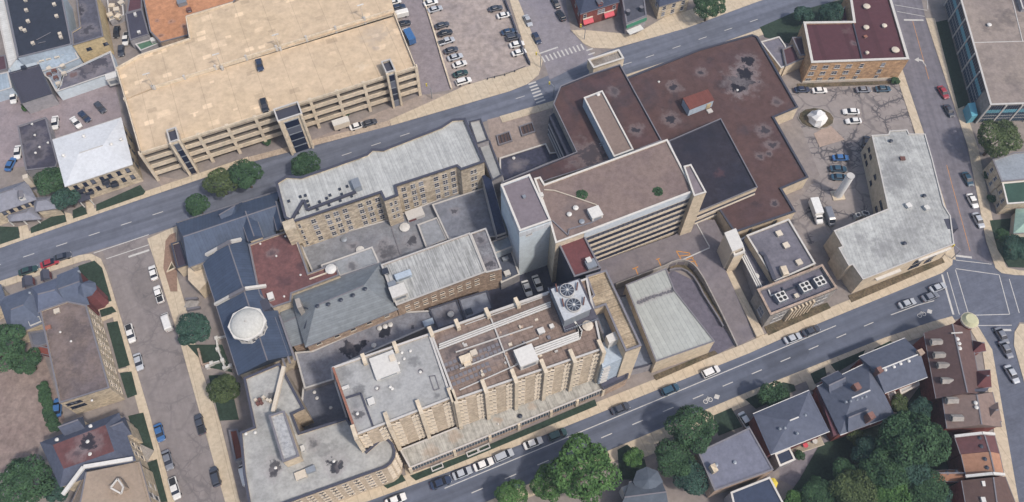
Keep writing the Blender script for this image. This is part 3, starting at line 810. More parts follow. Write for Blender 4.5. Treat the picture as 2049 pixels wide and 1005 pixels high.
# ---- red flat roof between the chapel wings
rr = thing('red_roof_block', 'flat dull red roof between the navy wings and the courtyard', 'building', (-60.0,-5.9))
flat(rr, [(-69.9,-4.1),(-60.4,0.1),(-57.9,-0.8),(-53.0,-12.7),(-46.3,-9.8),(-44.8,-13.3),(-56.5,-18.6),(-56.4,-20.9),(-60.8,-22.6),(-64.9,-18.9)], 11, 'stone_pale',
     surf('red_flat_roof', '#7a5655', 0.16, patch=0.12, col2='#5f4548', stains=[((-63.4,-6.3), 1.2, 0.5), ((-55.6,-10.0), 1.5, 0.35), ((-58.9,-14.4), 2.5, 0.3)]), cop='coping_mid')
vent(rr, (-47.1,-11.8), 10.6, 1.0, 1.4)
unit(rr, (-61.6,-19.6), 1.4, 1.8, 10.55, 1.3, 'white')
for q in [(-66.9,-3.8),(-60.5,-1.5),(-62.1,-7.5),(-55.0,-13.1),(-58.4,-19.3)]:
    vent(rr, q, 10.5, 0.2, 0.5)
MB().bar((*(-58.0,-1.7), 10.9), (*(-53.7,-11.5), 10.9), 0.3, 0.35).build('pipe', 'cream', rr)
MB().bar((*(-52.5,-14.4), 10.9), (*(-45.6,-11.5), 10.9), 0.3, 0.35).build('pipe', 'cream', rr)
CHM = MB().box((-53.3,-23.1), 1.2, 2.6, 8, 15.0, R(22)).build('chimney', 'concrete_grey', rr)

# ---- courtyard roofs
cr = thing('courtyard_roof', 'low stained grey tar roofs filling the courtyard south of the stone wing', 'building', (-31.6,3.6))
CT = surf('courtyard_tar', '#8f9298', 0.18, patch=0.06, col2='#787a84', stains=[((-27.7,1.5), 2.2, 0.7), ((-34.5,-2.0), 3.4, 0.55), ((-44.1,0.1), 1.2, 0.5), ((-30.3,-2.5), 3.0, 0.25), ((-33.6,11.7), 3.0, 0.25)])
flat(cr, [(-58.8,0.6),(-53.4,2.2),(-35.1,8.4),(-5.7,22.8),(-2.0,3.5),(-6.9,3.5),(-36.0,-6.7),(-54.2,-8.3)], 3, 'grey_wall', CT, par=0.25)
flat(cr, [(-26.4,6.2),(-21.0,8.6),(-17.8,1.5),(-23.6,-1.2)], 4, 'grey_wall', surf('courtyard_tar_b', '#9da1a8', 0.12, patch=0.08), z0=2.7, par=0.2)
flat(cr, [(-22.6,12.5),(-8.0,18.2),(-3.3,2.0),(-17.6,1.2)], 4.5, 'grey_wall', surf('courtyard_tar_c', '#868a95', 0.16, patch=0.07, stains=[((-16.0,10.4), 1.2, 0.6), ((-11.8,6.3), 5, 0.2)]), z0=2.7, par=0.2)
flat(cr, [(-51.3,-7.6),(-38.0,-2.0),(-35.6,-7.1),(-46.0,-11.1),(-47.2,-8.5),(-51.0,-8.5)], 6, 'grey_wall', surf('courtyard_tar_d', '#a0a5ab', 0.12, patch=0.1, stains=[((-43.2,-7.7), 1.5, 0.5)]), par=0.2)
MB().bar((*(-33.9,6.3), 2.9), (*(-30.7,-2.7), 2.9), 0.25, 0.2).build('roof_seam', 'coping_mid', cr)
vent(cr, (-30.0,5.7), 2.7, 1.0, 1.0)
vent(cr, (-41.8,-1.5), 2.7, 0.8, 1.0)
vent(cr, (-46.6,1.9), 2.7, 0.6, 0.8, 'grey_metal')
MB().box((-27.4,10.0), 5.0, 3.0, 2.7, 4.0, GA).build('roof_hatch', 'coping', cr)
MB().box((-28.1,8.6), 2.2, 1.0, 2.7, 3.6, GA).build('plant_box', 'siding_red', cr)

# ---- slate hip roof block
SLATE = surf('grey_slate', '#868d93', 0.1, patch=0.08, col2='#787f87', grain=1.0, ribs=(1, 0.5))
hb = thing('hip_roof_block', 'stone block under a large grey slate hip roof with black ridge vents', 'building', (-45.0,-18.1))
pitched(hb, [(-51.4,-32.1),(-29.6,-22.0),(-34.9,-9.1),(-57.0,-18.2)], 9.5, *[(-49.1,-23.4),(-37.6,-17.8)], 14, 'brick_brown', SLATE)
for q in [(-48.6,-23.7),(-45.9,-23.2),(-42.9,-22.0),(-40.0,-20.7),(-37.1,-18.9)]:
    vent(hb, q, 13.9, 0.38, 0.7, 'dark_metal')
windows(hb, (-51.4,-32.1), (-29.6,-22.0), (7.6,), (0.12, 0.32, 0.5, 0.68, 0.88), 1.4, 1.3, 'stone')
MB().bar((*(-53.2,-22.7), 12.0), (*(-50.7,-23.7), 12.0), 0.3, 0.5).build('snow_guard', 'dark_metal', hb)
MB().bar((*(-50.7,-23.7), 12.0), (*(-52.2,-28.0), 10.2), 0.3, 0.5).build('snow_guard', 'dark_metal', hb)
lo = thing('west_slate_lean_to', 'low slate lean-to roof between nave and hip roof block', 'building', (-56.5,-22.4))
gabled(lo, [(-55.6,-31.0),(-52.0,-29.9),(-56.8,-17.3),(-60.4,-19.9)], 7, 8.5, 'brick_brown', SLATE)

# ---- white ribbed metal roof block
wm = thing('ribbed_roof_block', 'brown brick block with pale ribbed metal roof in the middle of the complex', 'building', (-20.0,-5.9))
flat(wm, [(-34.3,-10.2),(-11.3,-0.5),(-6.8,-12.4),(-29.4,-22.0)], 11, 'brick_brown', surf('ribbed_metal_stained', '#babcbb', 0.12, patch=0.07, col2='#9c9ea0', ribs=(0, 1.0), streak=0.35, rough=0.6), par=0.3, cop='coping')
flat(wm, [(-11.2,-0.5),(-7.0,1.2),(-2.7,-11.3),(-6.8,-12.4)], 10.6, 'brick_brown', surf('tar_bay', '#8c8d93', 0.25, patch=0.2, col2='#66666e', stains=[((-8.3,-2.3), 1.5, .5), ((-5.8,-9.8), 1.8, .6)]), par=0.3, cop='coping')
unit(wm, (-28.1,-13.7), 4.2, 1.6, 10.72, 1.4, 'blue_wall')
unit(wm, (-28.9,-18.8), 4.0, 3.2, 10.72, 2.6, 'white', name='stair_head')
unit(wm, (-30.8,-16.4), 2.0, 1.6, 10.72, 1.2, 'grey_metal')
unit(wm, (-32.9,-12.4), 1.5, 1.5, 10.72, 1.0, 'dark_metal')
windows(wm, (-29.4,-22.0), (-6.8,-12.4), (8.6, 6.4), even(9), 1.3, 1.0, 'stone')
windows(wm, (-6.8,-12.4), (-2.7,-11.3), (8.6, 6.4), (0.4,), 1.3, 1.0, 'stone')

# ---- low roofs south of it, down to the service alley
lr = thing('alley_side_roofs', 'low stained grey tar roofs between the hip roof block and the service alley', 'building', (-35.0,-25.3))
flat(lr, [(-55.3,-32.3),(-50.9,-31.9),(-29.3,-21.1),(-18.9,-20.4),(-14.5,-26.0),(-19.9,-27.7),(-22.3,-25.5),(-45.3,-36.7),(-44.6,-39.6),(-51.6,-42.0)], 5, 'grey_wall',
     surf('alley_tar_a', '#888a93', 0.2, patch=0.06, col2='#77747c', stains=[((-41.3,-31.2), 4.0, 0.85), ((-39.1,-30.2), 2.2, 0.85), ((-32.8,-26.9), 1.8, 0.9), ((-26.0,-25.1), 0.8, 0.7)]), par=0.25)
flat(lr, [(-21.8,-20.3),(-14.5,-17.7),(-12.3,-23.6),(-19.2,-26.3)], 5.5, 'grey_wall', surf('alley_tar_b', '#7f828d', 0.2, patch=0.1, stains=[((-17.0,-22.3), 2.4, 0.5)]), par=0.25, cop='coping_dark')
flat(lr, [(-14.1,-17.8),(-6.5,-15.2),(-4.9,-20.5),(-12.1,-23.8)], 6, 'grey_wall', surf('alley_tar_c', '#8e929d', 0.12, patch=0.1), par=0.25, cop='coping_dark')
vent(lr, (-15.9,-22.1), 5.2, 0.6, 1.2)
unit(lr, (-21.6,-24.4), 1.6, 2.6, 4.75, 1.2, 'blue_wall', a=R(112))
for q in [(-34.2,-25.8),(-32.8,-25.3),(-31.5,-24.8),(-35.3,-30.5)]:
    vent(lr, q, 4.75, 0.45, 0.9)
unit(lr, (-11.2,-21.4), 1.6, 1.4, 5.72, 0.6, 'dark_metal')
lr2 = thing('sunken_west_roof', 'sunken dark grey roof in the gap west of the grey block', 'building', (-47.3,-44.4))
flat(lr2, [(-52.5,-41.0),(-45.1,-38.0),(-39.0,-52.5),(-40.7,-53.1),(-51.1,-53.1),(-52.2,-49.4)], 3.5, 'grey_wall', surf('sunken_tar', '#70737f', 0.15, patch=0.12), par=0.25)
for q in [(-50.3,-41.0),(-47.3,-39.8),(-49.4,-42.4),(-48.6,-43.9),(-44.9,-46.4)]:
    vent(lr2, q, 3.2, 0.3, 0.6)

# ---- white tower
tw = thing('white_tower', 'tall white clad tower with flat grey roof at the centre', 'tower', (4.9,-2.8))
tq = [(-2.9,6.2),(4.6,9.5),(9.8,-4.5),(1.9,-7.7)]
flat(tw, tq, 24, 'white_wall', surf('tower_roof', '#857c83', 0.08, patch=0.15), par=0.35, cop='coping_white', t=0.45)
MB().ring(tq, 21.2, 23.2, 0.02, 0.1).build('cladding_band', surf('ribbed_band', '#d9dde2', 0.06, ribs=(0, 0.5)), tw)
unit(tw, (3.1,2.5), 0.7, 0.7, 23.65, 0.6, 'grey_metal')
windows(tw, tq[3] if area(tq) > 0 else tq[3], tq[2], (21.0,), (0.3,), 1.6, 1.2, 'sash')
# ---- high block with strip windows
GRAVEL = surf('gravel_roof', '#8a7973', 0.14, patch=0.1, col2='#77686a', grain=2.5, stains=[((17.2,-1.7), 5, 0.3, '#6a6264'), ((15.1,1.9), 3, .3, '#6a6264')])
hbk = thing('strip_window_block', 'high slab block with gravel roof, white fascia and dark strip windows', 'building', (32.5,13.6))
hq = [(5.8,9.5),(7.4,10.0),(8.5,7.7),(41.8,22.2),(47.2,5.5),(18.2,-7.0),(10.9,-10.0),(9.7,-4.3)]
flat(hbk, hq, 22, 'concrete', GRAVEL, par=0.3, t=0.4, cop='coping_white')
ha, hb_ = (18.2,-7.0), (47.2,5.5)
MB().prism(strip([ha, hb_], -0.12, -0.005), 19.4, 21.98).build('fascia', surf('fascia_metal', '#cdd5dd', 0.07, patch=0.2), hbk)
nf = math.atan2(hb_[1] - ha[1], hb_[0] - ha[0])
for i in range(6):
    z = 18.9 - i * 2.9
    MB().prism(strip([lerp(ha, hb_, 0.01), lerp(ha, hb_, 0.985)], -0.03, -0.004), z - 1.55, z).build('window_strip', 'glass_dark', hbk)
    MB().prism(strip([ha, hb_], -0.14, -0.004), z - 1.8, z - 1.56).build('sill_band', 'cream', hbk)
    for k in range(1, 22):
        q = lerp(ha, hb_, k / 22)
        MB().box((q[0] + 0.07 * math.sin(nf), q[1] - 0.07 * math.cos(nf)), 0.08, 0.07, z - 1.55, z, nf).build('mullion', 'dark_metal', hbk)
pq = [(45.1,12.9),(47.1,13.5),(50.1,4.7),(46.8,3.5)]
flat(hbk, pq, 22.7, 'tan_wall', surf('pier_roof', '#8c8389', 0.1), par=0.3, cop='coping_white')
unit(hbk, (21.1,-1.6), 3.0, 3.0, 21.7, 1.6, 'white')
vent(hbk, (16.3,0.3), 21.7, 0.5, 0.8)
vent(hbk, (14.6,-1.6), 21.7, 0.45, 0.8)
vent(hbk, (17.7,-3.7), 21.7, 0.5, 0.6, 'grey_metal')
unit(hbk, (7.6,4.1), 0.8, 1.0, 21.7, 1.0, 'white')
if True:
    m = MB()
    for s, e in zip([(8.3,6.0),(10.9,5.8),(15.2,4.1),(21.6,1.4),(22.0,0.5)], [(10.9,5.8),(15.2,4.1),(21.6,1.4),(22.0,0.5),(22.9,-2.0)]):
        m.bar((*s, 21.95), (*e, 21.95), 0.22, 0.25)
    m.build('roof_pipe', 'cream', hbk)
    m = MB()
    for s, e in zip([(10.2,-3.3),(14.1,-7.7),(14.4,-5.9),(20.0,-4.0)], [(14.1,-7.7),(14.4,-5.9),(20.0,-4.0),(22.9,-2.3)]):
        m.bar((*s, 21.95), (*e, 21.95), 0.3, 0.25)
    m.build('roof_kerb', 'coping_mid', hbk)
for q, r in (((18.1,4.6), 1.5), ((37.8,5.6), 1.3)):
    m = MB()
    for i in range(160):
        a = random.uniform(0, 6.28)
        d = r * math.sqrt(random.random())
        x, y, z, s = q[0] + d * math.cos(a), q[1] + d * math.sin(a), 21.7 + random.uniform(0.02, 0.7) * (1.1 - d / r), 0.22
        t = random.uniform(0, 6.28)
        m.add([(x - s * math.cos(t), y - s * math.sin(t), z), (x + s * math.sin(t), y - s * math.cos(t), z + .1), (x + s * math.cos(t), y + s * math.sin(t), z + .15), (x - s * math.sin(t), y + s * math.cos(t), z)], [(0, 1, 2, 3)])
    tag(m.build('roof_shrub', 'leaf_b'), 'green shrub growing from the gravel roof near its ' + ('vents' if r > 1.4 else 'far corner pier'), 'shrub', 'shrubs on the gravel roof')['kind'] = 'thing'

# ---- brown flat roofs to the north-east
i1 = thing('west_brown_block', 'tall brown roofed block with gravel penthouse beside the entrance court', 'building', (27.1,48.1))
S1 = [((29.9,47.7), 1.5, 0.5), ((35.8,33.3), 1.8, 0.8), ((19.2,41.3), 1.5, 0.4), ((22.3,23.8), 5.0, 0.6), ((26.8,54.9), 4.0, 0.4)]
flat(i1, [(14.4,49.3),(23.2,53.9),(32.6,57.8),(42.6,29.3),(23.0,20.7),(10.6,16.1),(-2.4,10.0),(-2.9,15.0),(18.2,25.3),(12.1,42.6)], 12, 'concrete_grey', surf('brown_roof_west', BROWN, 0.14, patch=0.06, col2='#544048', edge='#403c44', seams=(0, 3.0), seam_k=0.92, stains=S1), par=0.5, cop='coping_mid', t=0.3, inner='coping_dark', cop_t=0.22)
flat(i1, [(20.7,42.0),(26.2,44.6),(33.7,23.6),(28.1,21.1)], 15.5, 'blue_wall', surf('penthouse_gravel', '#8f7e76', 0.1, patch=0.15, grain=2.5), z0=11.4, par=0.3, cop='coping_white')  # penthouse walls blue all round, the west side's shade put into colour
vent(i1, (24.9,43.1), 15.1, 0.4, 0.7)
lad = MB()
for s in (0, 1):
    lad.bar((*lerp((24.8,27.9), (24.9,27.1), s), 12.3), (*lerp((27.2,28.2), (27.3,27.5), s), 14.5), 0.15, 0.15)
lad.build('roof_ladder', 'grey_metal', i1)
# lower ledge and strip windows that face the entrance court
cw = [(10.9,40.3),(12.9,42.2),(18.4,28.3),(15.8,26.0)]
MB().prism(cw, -2, 9).build('ledge', surf('ledge_roof', '#3d4152', 0.12), i1)
wa, wb = [(10.9,40.3),(15.8,26.0)]
for i in range(4):
    z = 7.2 - i * 2.4
    MB().prism(strip([lerp(wa, wb, .03), wb], -0.05, -0.006), z - 1.0, z).build('window_strip', 'glass_dark', i1)
    MB().prism(strip([lerp(wa, wb, .03), wb], -0.3, -0.006), z - 1.3, z - 1.01).build('sill_band', 'coping', i1)
pit = thing('sunken_court_roof', 'sunken flat roof coloured dark for shade with white coping edge below the entrance court', 'building', (2.3,33.0))
flat(pit, [(-3.7,31.4),(10.2,36.8),(11.5,33.3),(19.7,34.2),(-2.6,22.6),(-3.6,26.8)], 0.6, 'concrete_grey', surf('pit_roof', '#45475a', 0.2, patch=0.15, stains=[((1.4,28.8), 2.0, 0.5, '#8a8488'), ((4.4,30.1), 1.6, 0.4, '#8a8488')]), par=0.3, cop='coping_white')  # dark navy base colour stands for the shade on this low roof
vent(pit, (0.5,31.3), 0.3, 0.35, 0.6)

i2 = thing('east_brown_block', 'broad low brown roofed block with dark water stains, by the cracked lot', 'building', (69.6,42.3))
S2 = [((70.9,56.9), 4.6, 0.95, '#24232e'), ((72.6,60.6), 3.2, 0.95, '#24232e'), ((74.2,65.5), 2.6, 0.9, '#24232e'), ((69.2,54.9), 3.0, 0.95, '#24232e'),
      ((58.8,60.6), 1.5, 0.75), ((49.8,54.9), 2.0, 0.8), ((47.6,42.4), 2.3, 0.85), ((65.0,55.9), 4.5, 0.35), ((62.1,66.2), 1.5, 0.3),
      ((75.0,38.3), 2.0, 0.7), ((76.6,32.7), 1.6, 0.7), ((75.2,29.7), 1.0, 0.6), ((72.3,29.1), 1.2, 0.6), ((80.5,49.2), 1.4, 0.5), ((74.1,12.4), 1.0, 0.7), ((68.9,12.4), 2.0, .3)]
i2q = [(31.3,56.2),(36.3,58.8),(59.4,70.1),(76.9,76.3),(78.5,75.4),(86.5,46.6),(78.6,42.8),(85.0,21.1),(76.7,17.2),(79.3,9.5),(61.3,2.7),(56.4,13.8),(52.9,25.5),(41.9,32.6)]
flat(i2, i2q, 5.5, 'tan_wall', surf('brown_roof_east', BROWN, 0.15, patch=0.05, col2='#50424a', edge='#403d45', seams=(0, 3.0), seam_k=0.92, stains=S2), par=0.4, cop='coping_dark', t=0.5, inner='coping_dark')
windows(i2, (61.3,2.7), (79.3,9.5), (3.4,), (0.28, 0.68), 1.0, 2.0, 'dark')
for q in [(45.3,56.7),(69.1,53.4)]:
    vent(i2, q, 5.1, 0.25, 0.5)
sh = thing('roof_shed', 'small red roofed shed with blue shade tinted walls on the broad brown roof', 'shed', (56.4,48.7), z=5.1)
sq = [(51.4,47.8),(59.1,51.1),(60.5,47.2),(52.9,43.6)]
MB().sides(sq, 5.1, 8.1).build('wall', 'blue_wall', sh)  # pale blue is the walls' shade put into their colour
MB().prism(inset(ccw(sq), -0.15), 8.1, 8.3).build('roof', surf('shed_roof', '#7d4d46', 0.08, ribs=(0, 0.5)), sh)
dd = lerp(sq[3], sq[2], 0.82)
MB().box((dd[0] + 0.05, dd[1] - 0.1), 1.4, 0.12, 5.15, 7.3, GA).build('door', 'yellow_wall', sh)
MB().box((dd[0] + 0.5, dd[1] - 1.2), 1.6, 1.4, 5.11, 5.5, GA).build('step', 'coping', sh)
i3 = thing('stained_dark_block', 'raised block with black stained roof behind the strip window slab', 'building', (60.3,29.3))
i3q = [(45.3,31.4),(61.4,39.6),(68.6,15.4),(51.2,7.3)]
flat(i3, i3q, 9, 'tan_wall', surf('brown_roof_raised', '#35323d', 0.2, patch=0.05, col2='#292d3d', edge='#272b3b', stains=[((51.2,30.8), 3.5, 0.4, '#24252f'), ((58.3,32.9), 3.2, 0.4, '#24252f'), ((53.8,27.8), 6.0, 0.35, '#2b2d3c'), ((58.7,20.4), 2.0, 0.38, '#6a4a4e')]), par=0.4, cop='coping_mid', inner='coping_dark', cop_t=0.22, t=0.3)
wa, wb = i3q[3], i3q[2]
for z in (7.0, 4.0):
    MB().prism(strip([wa, wb], -0.05, -0.005), z - 1.0, z).build('window_strip', 'glass_dark', i3)
    MB().prism(strip([wa, wb], -0.3, -0.005), z - 1.5, z - 1.02).build('sill_band', 'cream', i3)
# ---- canopy over the north pavement
cp = thing('entrance_canopy', 'pale boxy canopy with white rim over the north pavement', 'canopy', (30.2,69.5))
flat(cp, [(23.2,61.6),(33.0,65.7),(34.4,62.0),(24.8,58.0)], 10, 'concrete', surf('canopy_roof', '#9a938c', 0.2, patch=0.3, col2='#6d6254'), z0=6.5, par=0.5, cop='coping_white', t=0.5)
MB().box((24.6,60.1), 1.0, 1.0, 0, 6.6, GA).build('pillar', 'concrete', cp)
MB().box((33.7,64.2), 1.0, 1.0, 0, 6.6, GA).build('pillar', 'concrete', cp)
MB().box((29.6,61.1), 4.0, 3.0, 0.0, 6.6, GA).build('entrance_wall', 'concrete', cp)
for i, q in enumerate(((-1.4,38.9), (5.6,42.4))):
    g = thing('skylight_grate', ('west' if i == 0 else 'east') + ' rusty framed skylight grate set into the entrance court', 'skylight', q, 'grates in the entrance court')
    MB().ring([(q[0] + x, q[1] + y) for x, y in ((-2.6, -2.8), (1.6, -1.1), (0.6, 2.6), (-3.4, 0.9))], 0, 0.7, 0.3).build('frame', 'coping_mid', g)
    MB().prism([(q[0] + x, q[1] + y) for x, y in ((-2.4, -2.5), (1.4, -0.9), (0.5, 2.3), (-3.2, 0.8))], 0.02, 0.25).build('grate', 'grate_brown', g)
    for k in range(4):
        MB().bar((q[0] - 2.4 + k * 0.95, q[1] - 2.4 + k * 0.4, 0.4), (q[0] - 3.1 + k * 0.95, q[1] + 0.8 + k * 0.4, 0.4), 0.15, 0.15).build('bar', 'dark_metal', g)

# ---- small red roof block with its west side shade put into the wall colour
jb = thing('shade_coloured_block', 'narrow block with west wall coloured dark for shade and small red roof', 'building', (17.3,-5.9))
flat(jb, [(11.7,-8.9),(18.2,-6.1),(22.1,-16.0),(15.4,-18.4)], 20, 'dark_wall', surf('small_red_roof', '#73484a', 0.1, patch=0.2), par=0.4, cop='coping_mid')
unit(jb, (19.6,-15.2), 2.4, 2.2, 19.55, 1.4, 'grey_metal')
unit(jb, (19.0,-14.3), 1.2, 1.2, 19.55, 1.8, 'white')

# ---- ribbed tan roof tower by the south road
kt = thing('tan_stair_tower', 'tall tan tower with ribbed tan roof beside the south pavement', 'tower', (27.4,-32.3))
kq = [(18.0,-19.2),(23.1,-17.5),(30.2,-37.4),(26.4,-38.9),(22.3,-27.0),(19.7,-28.0),(18.8,-25.1),(19.6,-24.3)]
flat(kt, kq, 22, 'tan_wall', surf('tan_ribbed_roof', '#bcab92', 0.2, patch=0.3, col2='#9a8870', ribs=(1, 1.5), streak=0.25), par=0.7, cop='coping_mid', t=0.4)
ka, kb = [(23.1,-17.5),(30.2,-37.4)]
kc, kd = [(22.3,-27.0),(26.4,-38.9)]
flat(kt, [(19.9,-26.9),(22.9,-25.4),(25.9,-32.2),(22.2,-34.5)], 18, 'blue_wall', surf('link_roof', '#7f8a9b', 0.14, patch=.2), z0=5, par=0.3, cop='coping_mid')
MB().prism([(22.2,-34.3),(24.7,-33.0),(25.4,-34.9),(22.9,-36.2)], 15, 20.5).build('shaft_head', 'white', kt)
fa, fb = [(21.2,-36.6),(25.4,-34.9)]
MB().prism([(20.6,-35.1),(25.7,-32.8),(26.8,-38.3),(21.4,-40.8)], 5, 17).build('shaft', 'blue_wall', kt)
sa, sb = [(21.4,-40.8),(26.8,-38.3)]
for i in range(6):
    MB().box(lerp(sa, sb, 0.2), 1.8, 1.2, 6.5 + i * 1.8, 6.75 + i * 1.8, GA).build('fin', 'coping', kt)
fs = thing('forecourt_roof', 'small dark flat roof at the foot of the tan tower', 'building', (23.7,-39.1))
flat(fs, [(20.8,-38.0),(23.4,-36.3),(29.3,-38.0),(28.9,-39.3),(22.8,-42.2)], 5, 'brick_brown', surf('dark_small_roof', '#5a5b6c', 0.1), par=0.3, cop='coping_dark')
nb = thing('slate_link', 'low blue grey roof wedge between tan tower and metal roofed hall', 'building', (32.6,-23.9))
flat(nb, [(27.5,-16.5),(31.5,-15.5),(37.3,-34.4),(34.4,-35.7),(30.0,-36.8)], 4.5, 'grey_wall', surf('blue_grey_roof', '#8d94a2', 0.14, patch=0.1), par=0.3, cop='coping_dark')
unit(nb, (32.0,-19.4), 0.9, 1.8, 4.25, 0.9, 'white', a=R(112))

# ---- brown service roof with pipes and fins
lb = thing('finned_ward_block', 'tan brick ward block with fins and a brown roof full of pipes', 'building', (2.0,-32.3))
LZ = 23
lq = [(-19.1,-34.6),(18.2,-20.2),(20.7,-37.1),(20.8,-38.8),(-12.7,-50.9)]
flat(lb, lq, LZ, 'panel_brick', surf('brown_service_roof', '#8f7d73', 0.2, patch=0.12, col2='#75665f', grain=1.4, seams=(1.4, 1.4), stains=[((-13.8,-38.6), 3, .5), ((-4.6,-37.4), 3.5, .45), ((-14.2,-43.5), 3, .4), ((-2.9,-31.0), 2.5, .3)]), par=0.5, cop='coping', t=0.4)
ZR = 22.5
def pipe(root, pts, z, w, mat='white', name='pipe'):
    m = MB()
    for a, b in zip(pts, pts[1:]):
        m.bar((*a, z), (*b, z), w, w)
    m.build(name, mat, root)
for d in (0, 0.55, 1.1):
    a, b = (-16.9,-38.7), (9.2,-27.8)
    pipe(lb, [(a[0], a[1] + d), (b[0], b[1] + d)], ZR + 0.5, 0.32)
for pts, w in (([(-13.0,-39.4),(4.9,-32.9)], 0.3), ([(-11.9,-43.5),(6.2,-35.8)], 0.3), ([(-5.0,-30.8),(-0.3,-43.5)], 0.35), ([(-11.8,-48.5),(-2.8,-44.3),(2.3,-41.9)], 0.25), ([(-19.0,-34.8),(8.6,-24.5)], 0.25), ([(-11.1,-32.5),(7.2,-25.4)], 0.2)):
    pipe(lb, pts, ZR + 0.35, w, 'coping')
for d in (0, 0.6, 1.2, 1.8):
    a, b = (5.2,-40.4), (15.8,-36.1)
    pipe(lb, [(a[0], a[1] + d), (b[0] + 0.3 * d, b[1] + d), (b[0] - 0.6 * d, b[1] + d + 2.4)], ZR + 0.7, 0.4)
unit(lb, (3.2,-41.0), 4.4, 4.2, ZR + 0.05, 2.6, 'white', name='air_handler')
unit(lb, (-10.6,-41.2), 2.6, 1.6, ZR + 0.05, 1.3, 'concrete')
unit(lb, (-10.2,-42.3), 1.6, 1.2, ZR + 0.05, 0.9, 'concrete')
unit(lb, (-8.8,-39.7), 1.4, 1.2, ZR + 0.05, 1.0, 'cream')
unit(lb, (6.8,-34.2), 1.5, 1.3, ZR + 0.05, 0.9, 'white')
unit(lb, (9.3,-33.0), 0.9, 0.9, ZR + 0.05, 0.8, 'white')
vent(lb, (17.7,-33.0), ZR + 0.05, 0.9, 1.3, 'cream')
for k in range(26):
    q = lerp((-15.1,-42.3), (-3.4,-37.4), (k % 13) / 12)
    MB().box((q[0] + (k // 13) * 0.5, q[1] - (k // 13) * 1.4), 0.8, 0.8, ZR, ZR + 0.14, GA).build('paving_slab', 'coping_mid', lb)
for k in range(20):
    q = lerp((-14.6,-46.0), (-5.7,-42.1), (k % 10) / 9)
    MB().box((q[0] + (k // 10) * 0.5, q[1] - (k // 10) * 1.4), 0.8, 0.8, ZR, ZR + 0.14, GA).build('paving_slab', 'coping_mid', lb)
for k in range(30):
    q = lerp(lerp((-16.8,-37.4), (7.8,-27.2), random.random()), lerp((-12.3,-48.9), (18.1,-37.4), random.random()), random.random())
    MB().box(q, random.uniform(.3, .9), random.uniform(.3, .9), ZR, ZR + random.uniform(.2, .6), GA).build('roof_curb', random.choice(['coping', 'cream', 'coping_mid', 'brick_brown']), lb)
# fins and stacked windows on the south front
fA, fB = (-12.7,-50.9), (20.8,-38.8)
def ward_front(root, a, b, nfin, z0, ztop, first=0.0):
    ang = math.atan2(b[1] - a[1], b[0] - a[0])
    nx, ny = math.sin(ang), -math.cos(ang)
    fm, pm = win_mesh(0.95, 1.7, 'hood')
    rows = int((ztop - z0) / 2.6)
    bw = dist(a, b) / nfin
    for i in range(nfin + 1):
        t = i / nfin
        q = lerp(a, b, t)
        MB().box((q[0] + nx * 0.55, q[1] + ny * 0.55), 0.9, 1.3, z0, ztop + 0.9, ang).build('fin', 'concrete', root)
        if i < nfin:
            c = lerp(a, b, (i + .5) / nfin)
            MB().box((c[0] + nx * .22, c[1] + ny * .22), bw * .36, 0.4, z0, ztop - .5, ang).build('brick_panel', 'panel_brick', root)
        MB().box((q[0] - nx * 1.2, q[1] - ny * 1.2), 0.9, 2.2, ztop - 0.4, ztop + 0.9, ang).build('fin_cap', 'concrete', root)
        for s in (-0.28, -0.14, 0.14, 0.28):
            tt = t + s / nfin * 0.95
            if not 0.0 < tt < 1.0:
                continue
            w = lerp(a, b, tt)
            for r in range(rows):
                z = ztop - 1.9 - r * 2.6
                skew = ang + (0.3 if s < 0 else -0.3)
                o = place('window', fm, (w[0] + nx * 0.25, w[1] + ny * 0.25, z), skew, root)
                c = bpy.data.objects.new('pane', pm)
                COL.objects.link(c)
                c.parent = o
ward_front(lb, fA, fB, 5, 4.2, LZ)
for q in [(-18.9,-34.6),(-12.8,-32.7),(-5.8,-29.8),(1.2,-27.1)]:
    MB().box(q, 0.9, 2.4, 19, 24.2, R(22.5)).build('fin', 'concrete', lb)

# ---- cooling tower
ct = thing('cooling_tower', 'pale cooling tower with two big round fans on the brown service roof', 'cooling tower', (14.0,-27.4), z=22.5)
MB().prism([(8.6,-23.1),(16.4,-20.4),(20.4,-31.3),(12.3,-34.5)], 22.56, 23.2).build('platform', surf('platform_deck', '#5b5a66', 0.15, patch=0.2), ct)
cq = [(9.3,-25.4),(15.5,-23.0),(18.2,-30.3),(12.1,-33.2)]
MB().prism(cq, 23.2, 27).build('casing', 'grey_metal', ct)
MB().prism(inset(ccw(cq), -0.15), 27, 27.25).build('deck', surf('tower_deck', '#c3c8ce', 0.08, patch=0.3), ct)
for q in [(12.9,-25.9),(14.3,-29.7)]:
    s = MB().cyl(q, 1.75, 27.25, 28, 28).build('fan_stack', 'coping', ct)
    MB().cyl(q, 1.6, 28, 28.02, 28).build('fan_well', 'dark_metal', s)
    for k in range(10):
        a = k * math.pi / 5
        MB().bar((q[0] + .2 * math.cos(a), q[1] + .2 * math.sin(a), 28.08), (q[0] + 1.55 * math.cos(a), q[1] + 1.55 * math.sin(a), 28.1), 0.2, 0.04).build('fan_blade', 'grey_metal', s)
    MB().cyl(q, 0.3, 28.05, 28.2, 10).build('hub', 'white', s)
    for dx, dy in ((-2.3, 0.6), (2.2, 1.0)):
        MB().bar((q[0] + dx, q[1] + dy - 1.0, 27.8), (q[0] + dx * 1.15, q[1] + dy + 1.0, 27.9), 0.3, 0.3).build('beam', 'rust', ct)
m = MB()
for k in range(14):
    q = lerp((12.3,-34.5), (20.1,-31.6), k / 13)
    m.bar((*q, 23.2), (*q, 24.3), 0.08, 0.08)
m.bar((*(12.3,-34.5), 24.3), (*(20.1,-31.6), 24.3), 0.1, 0.1)
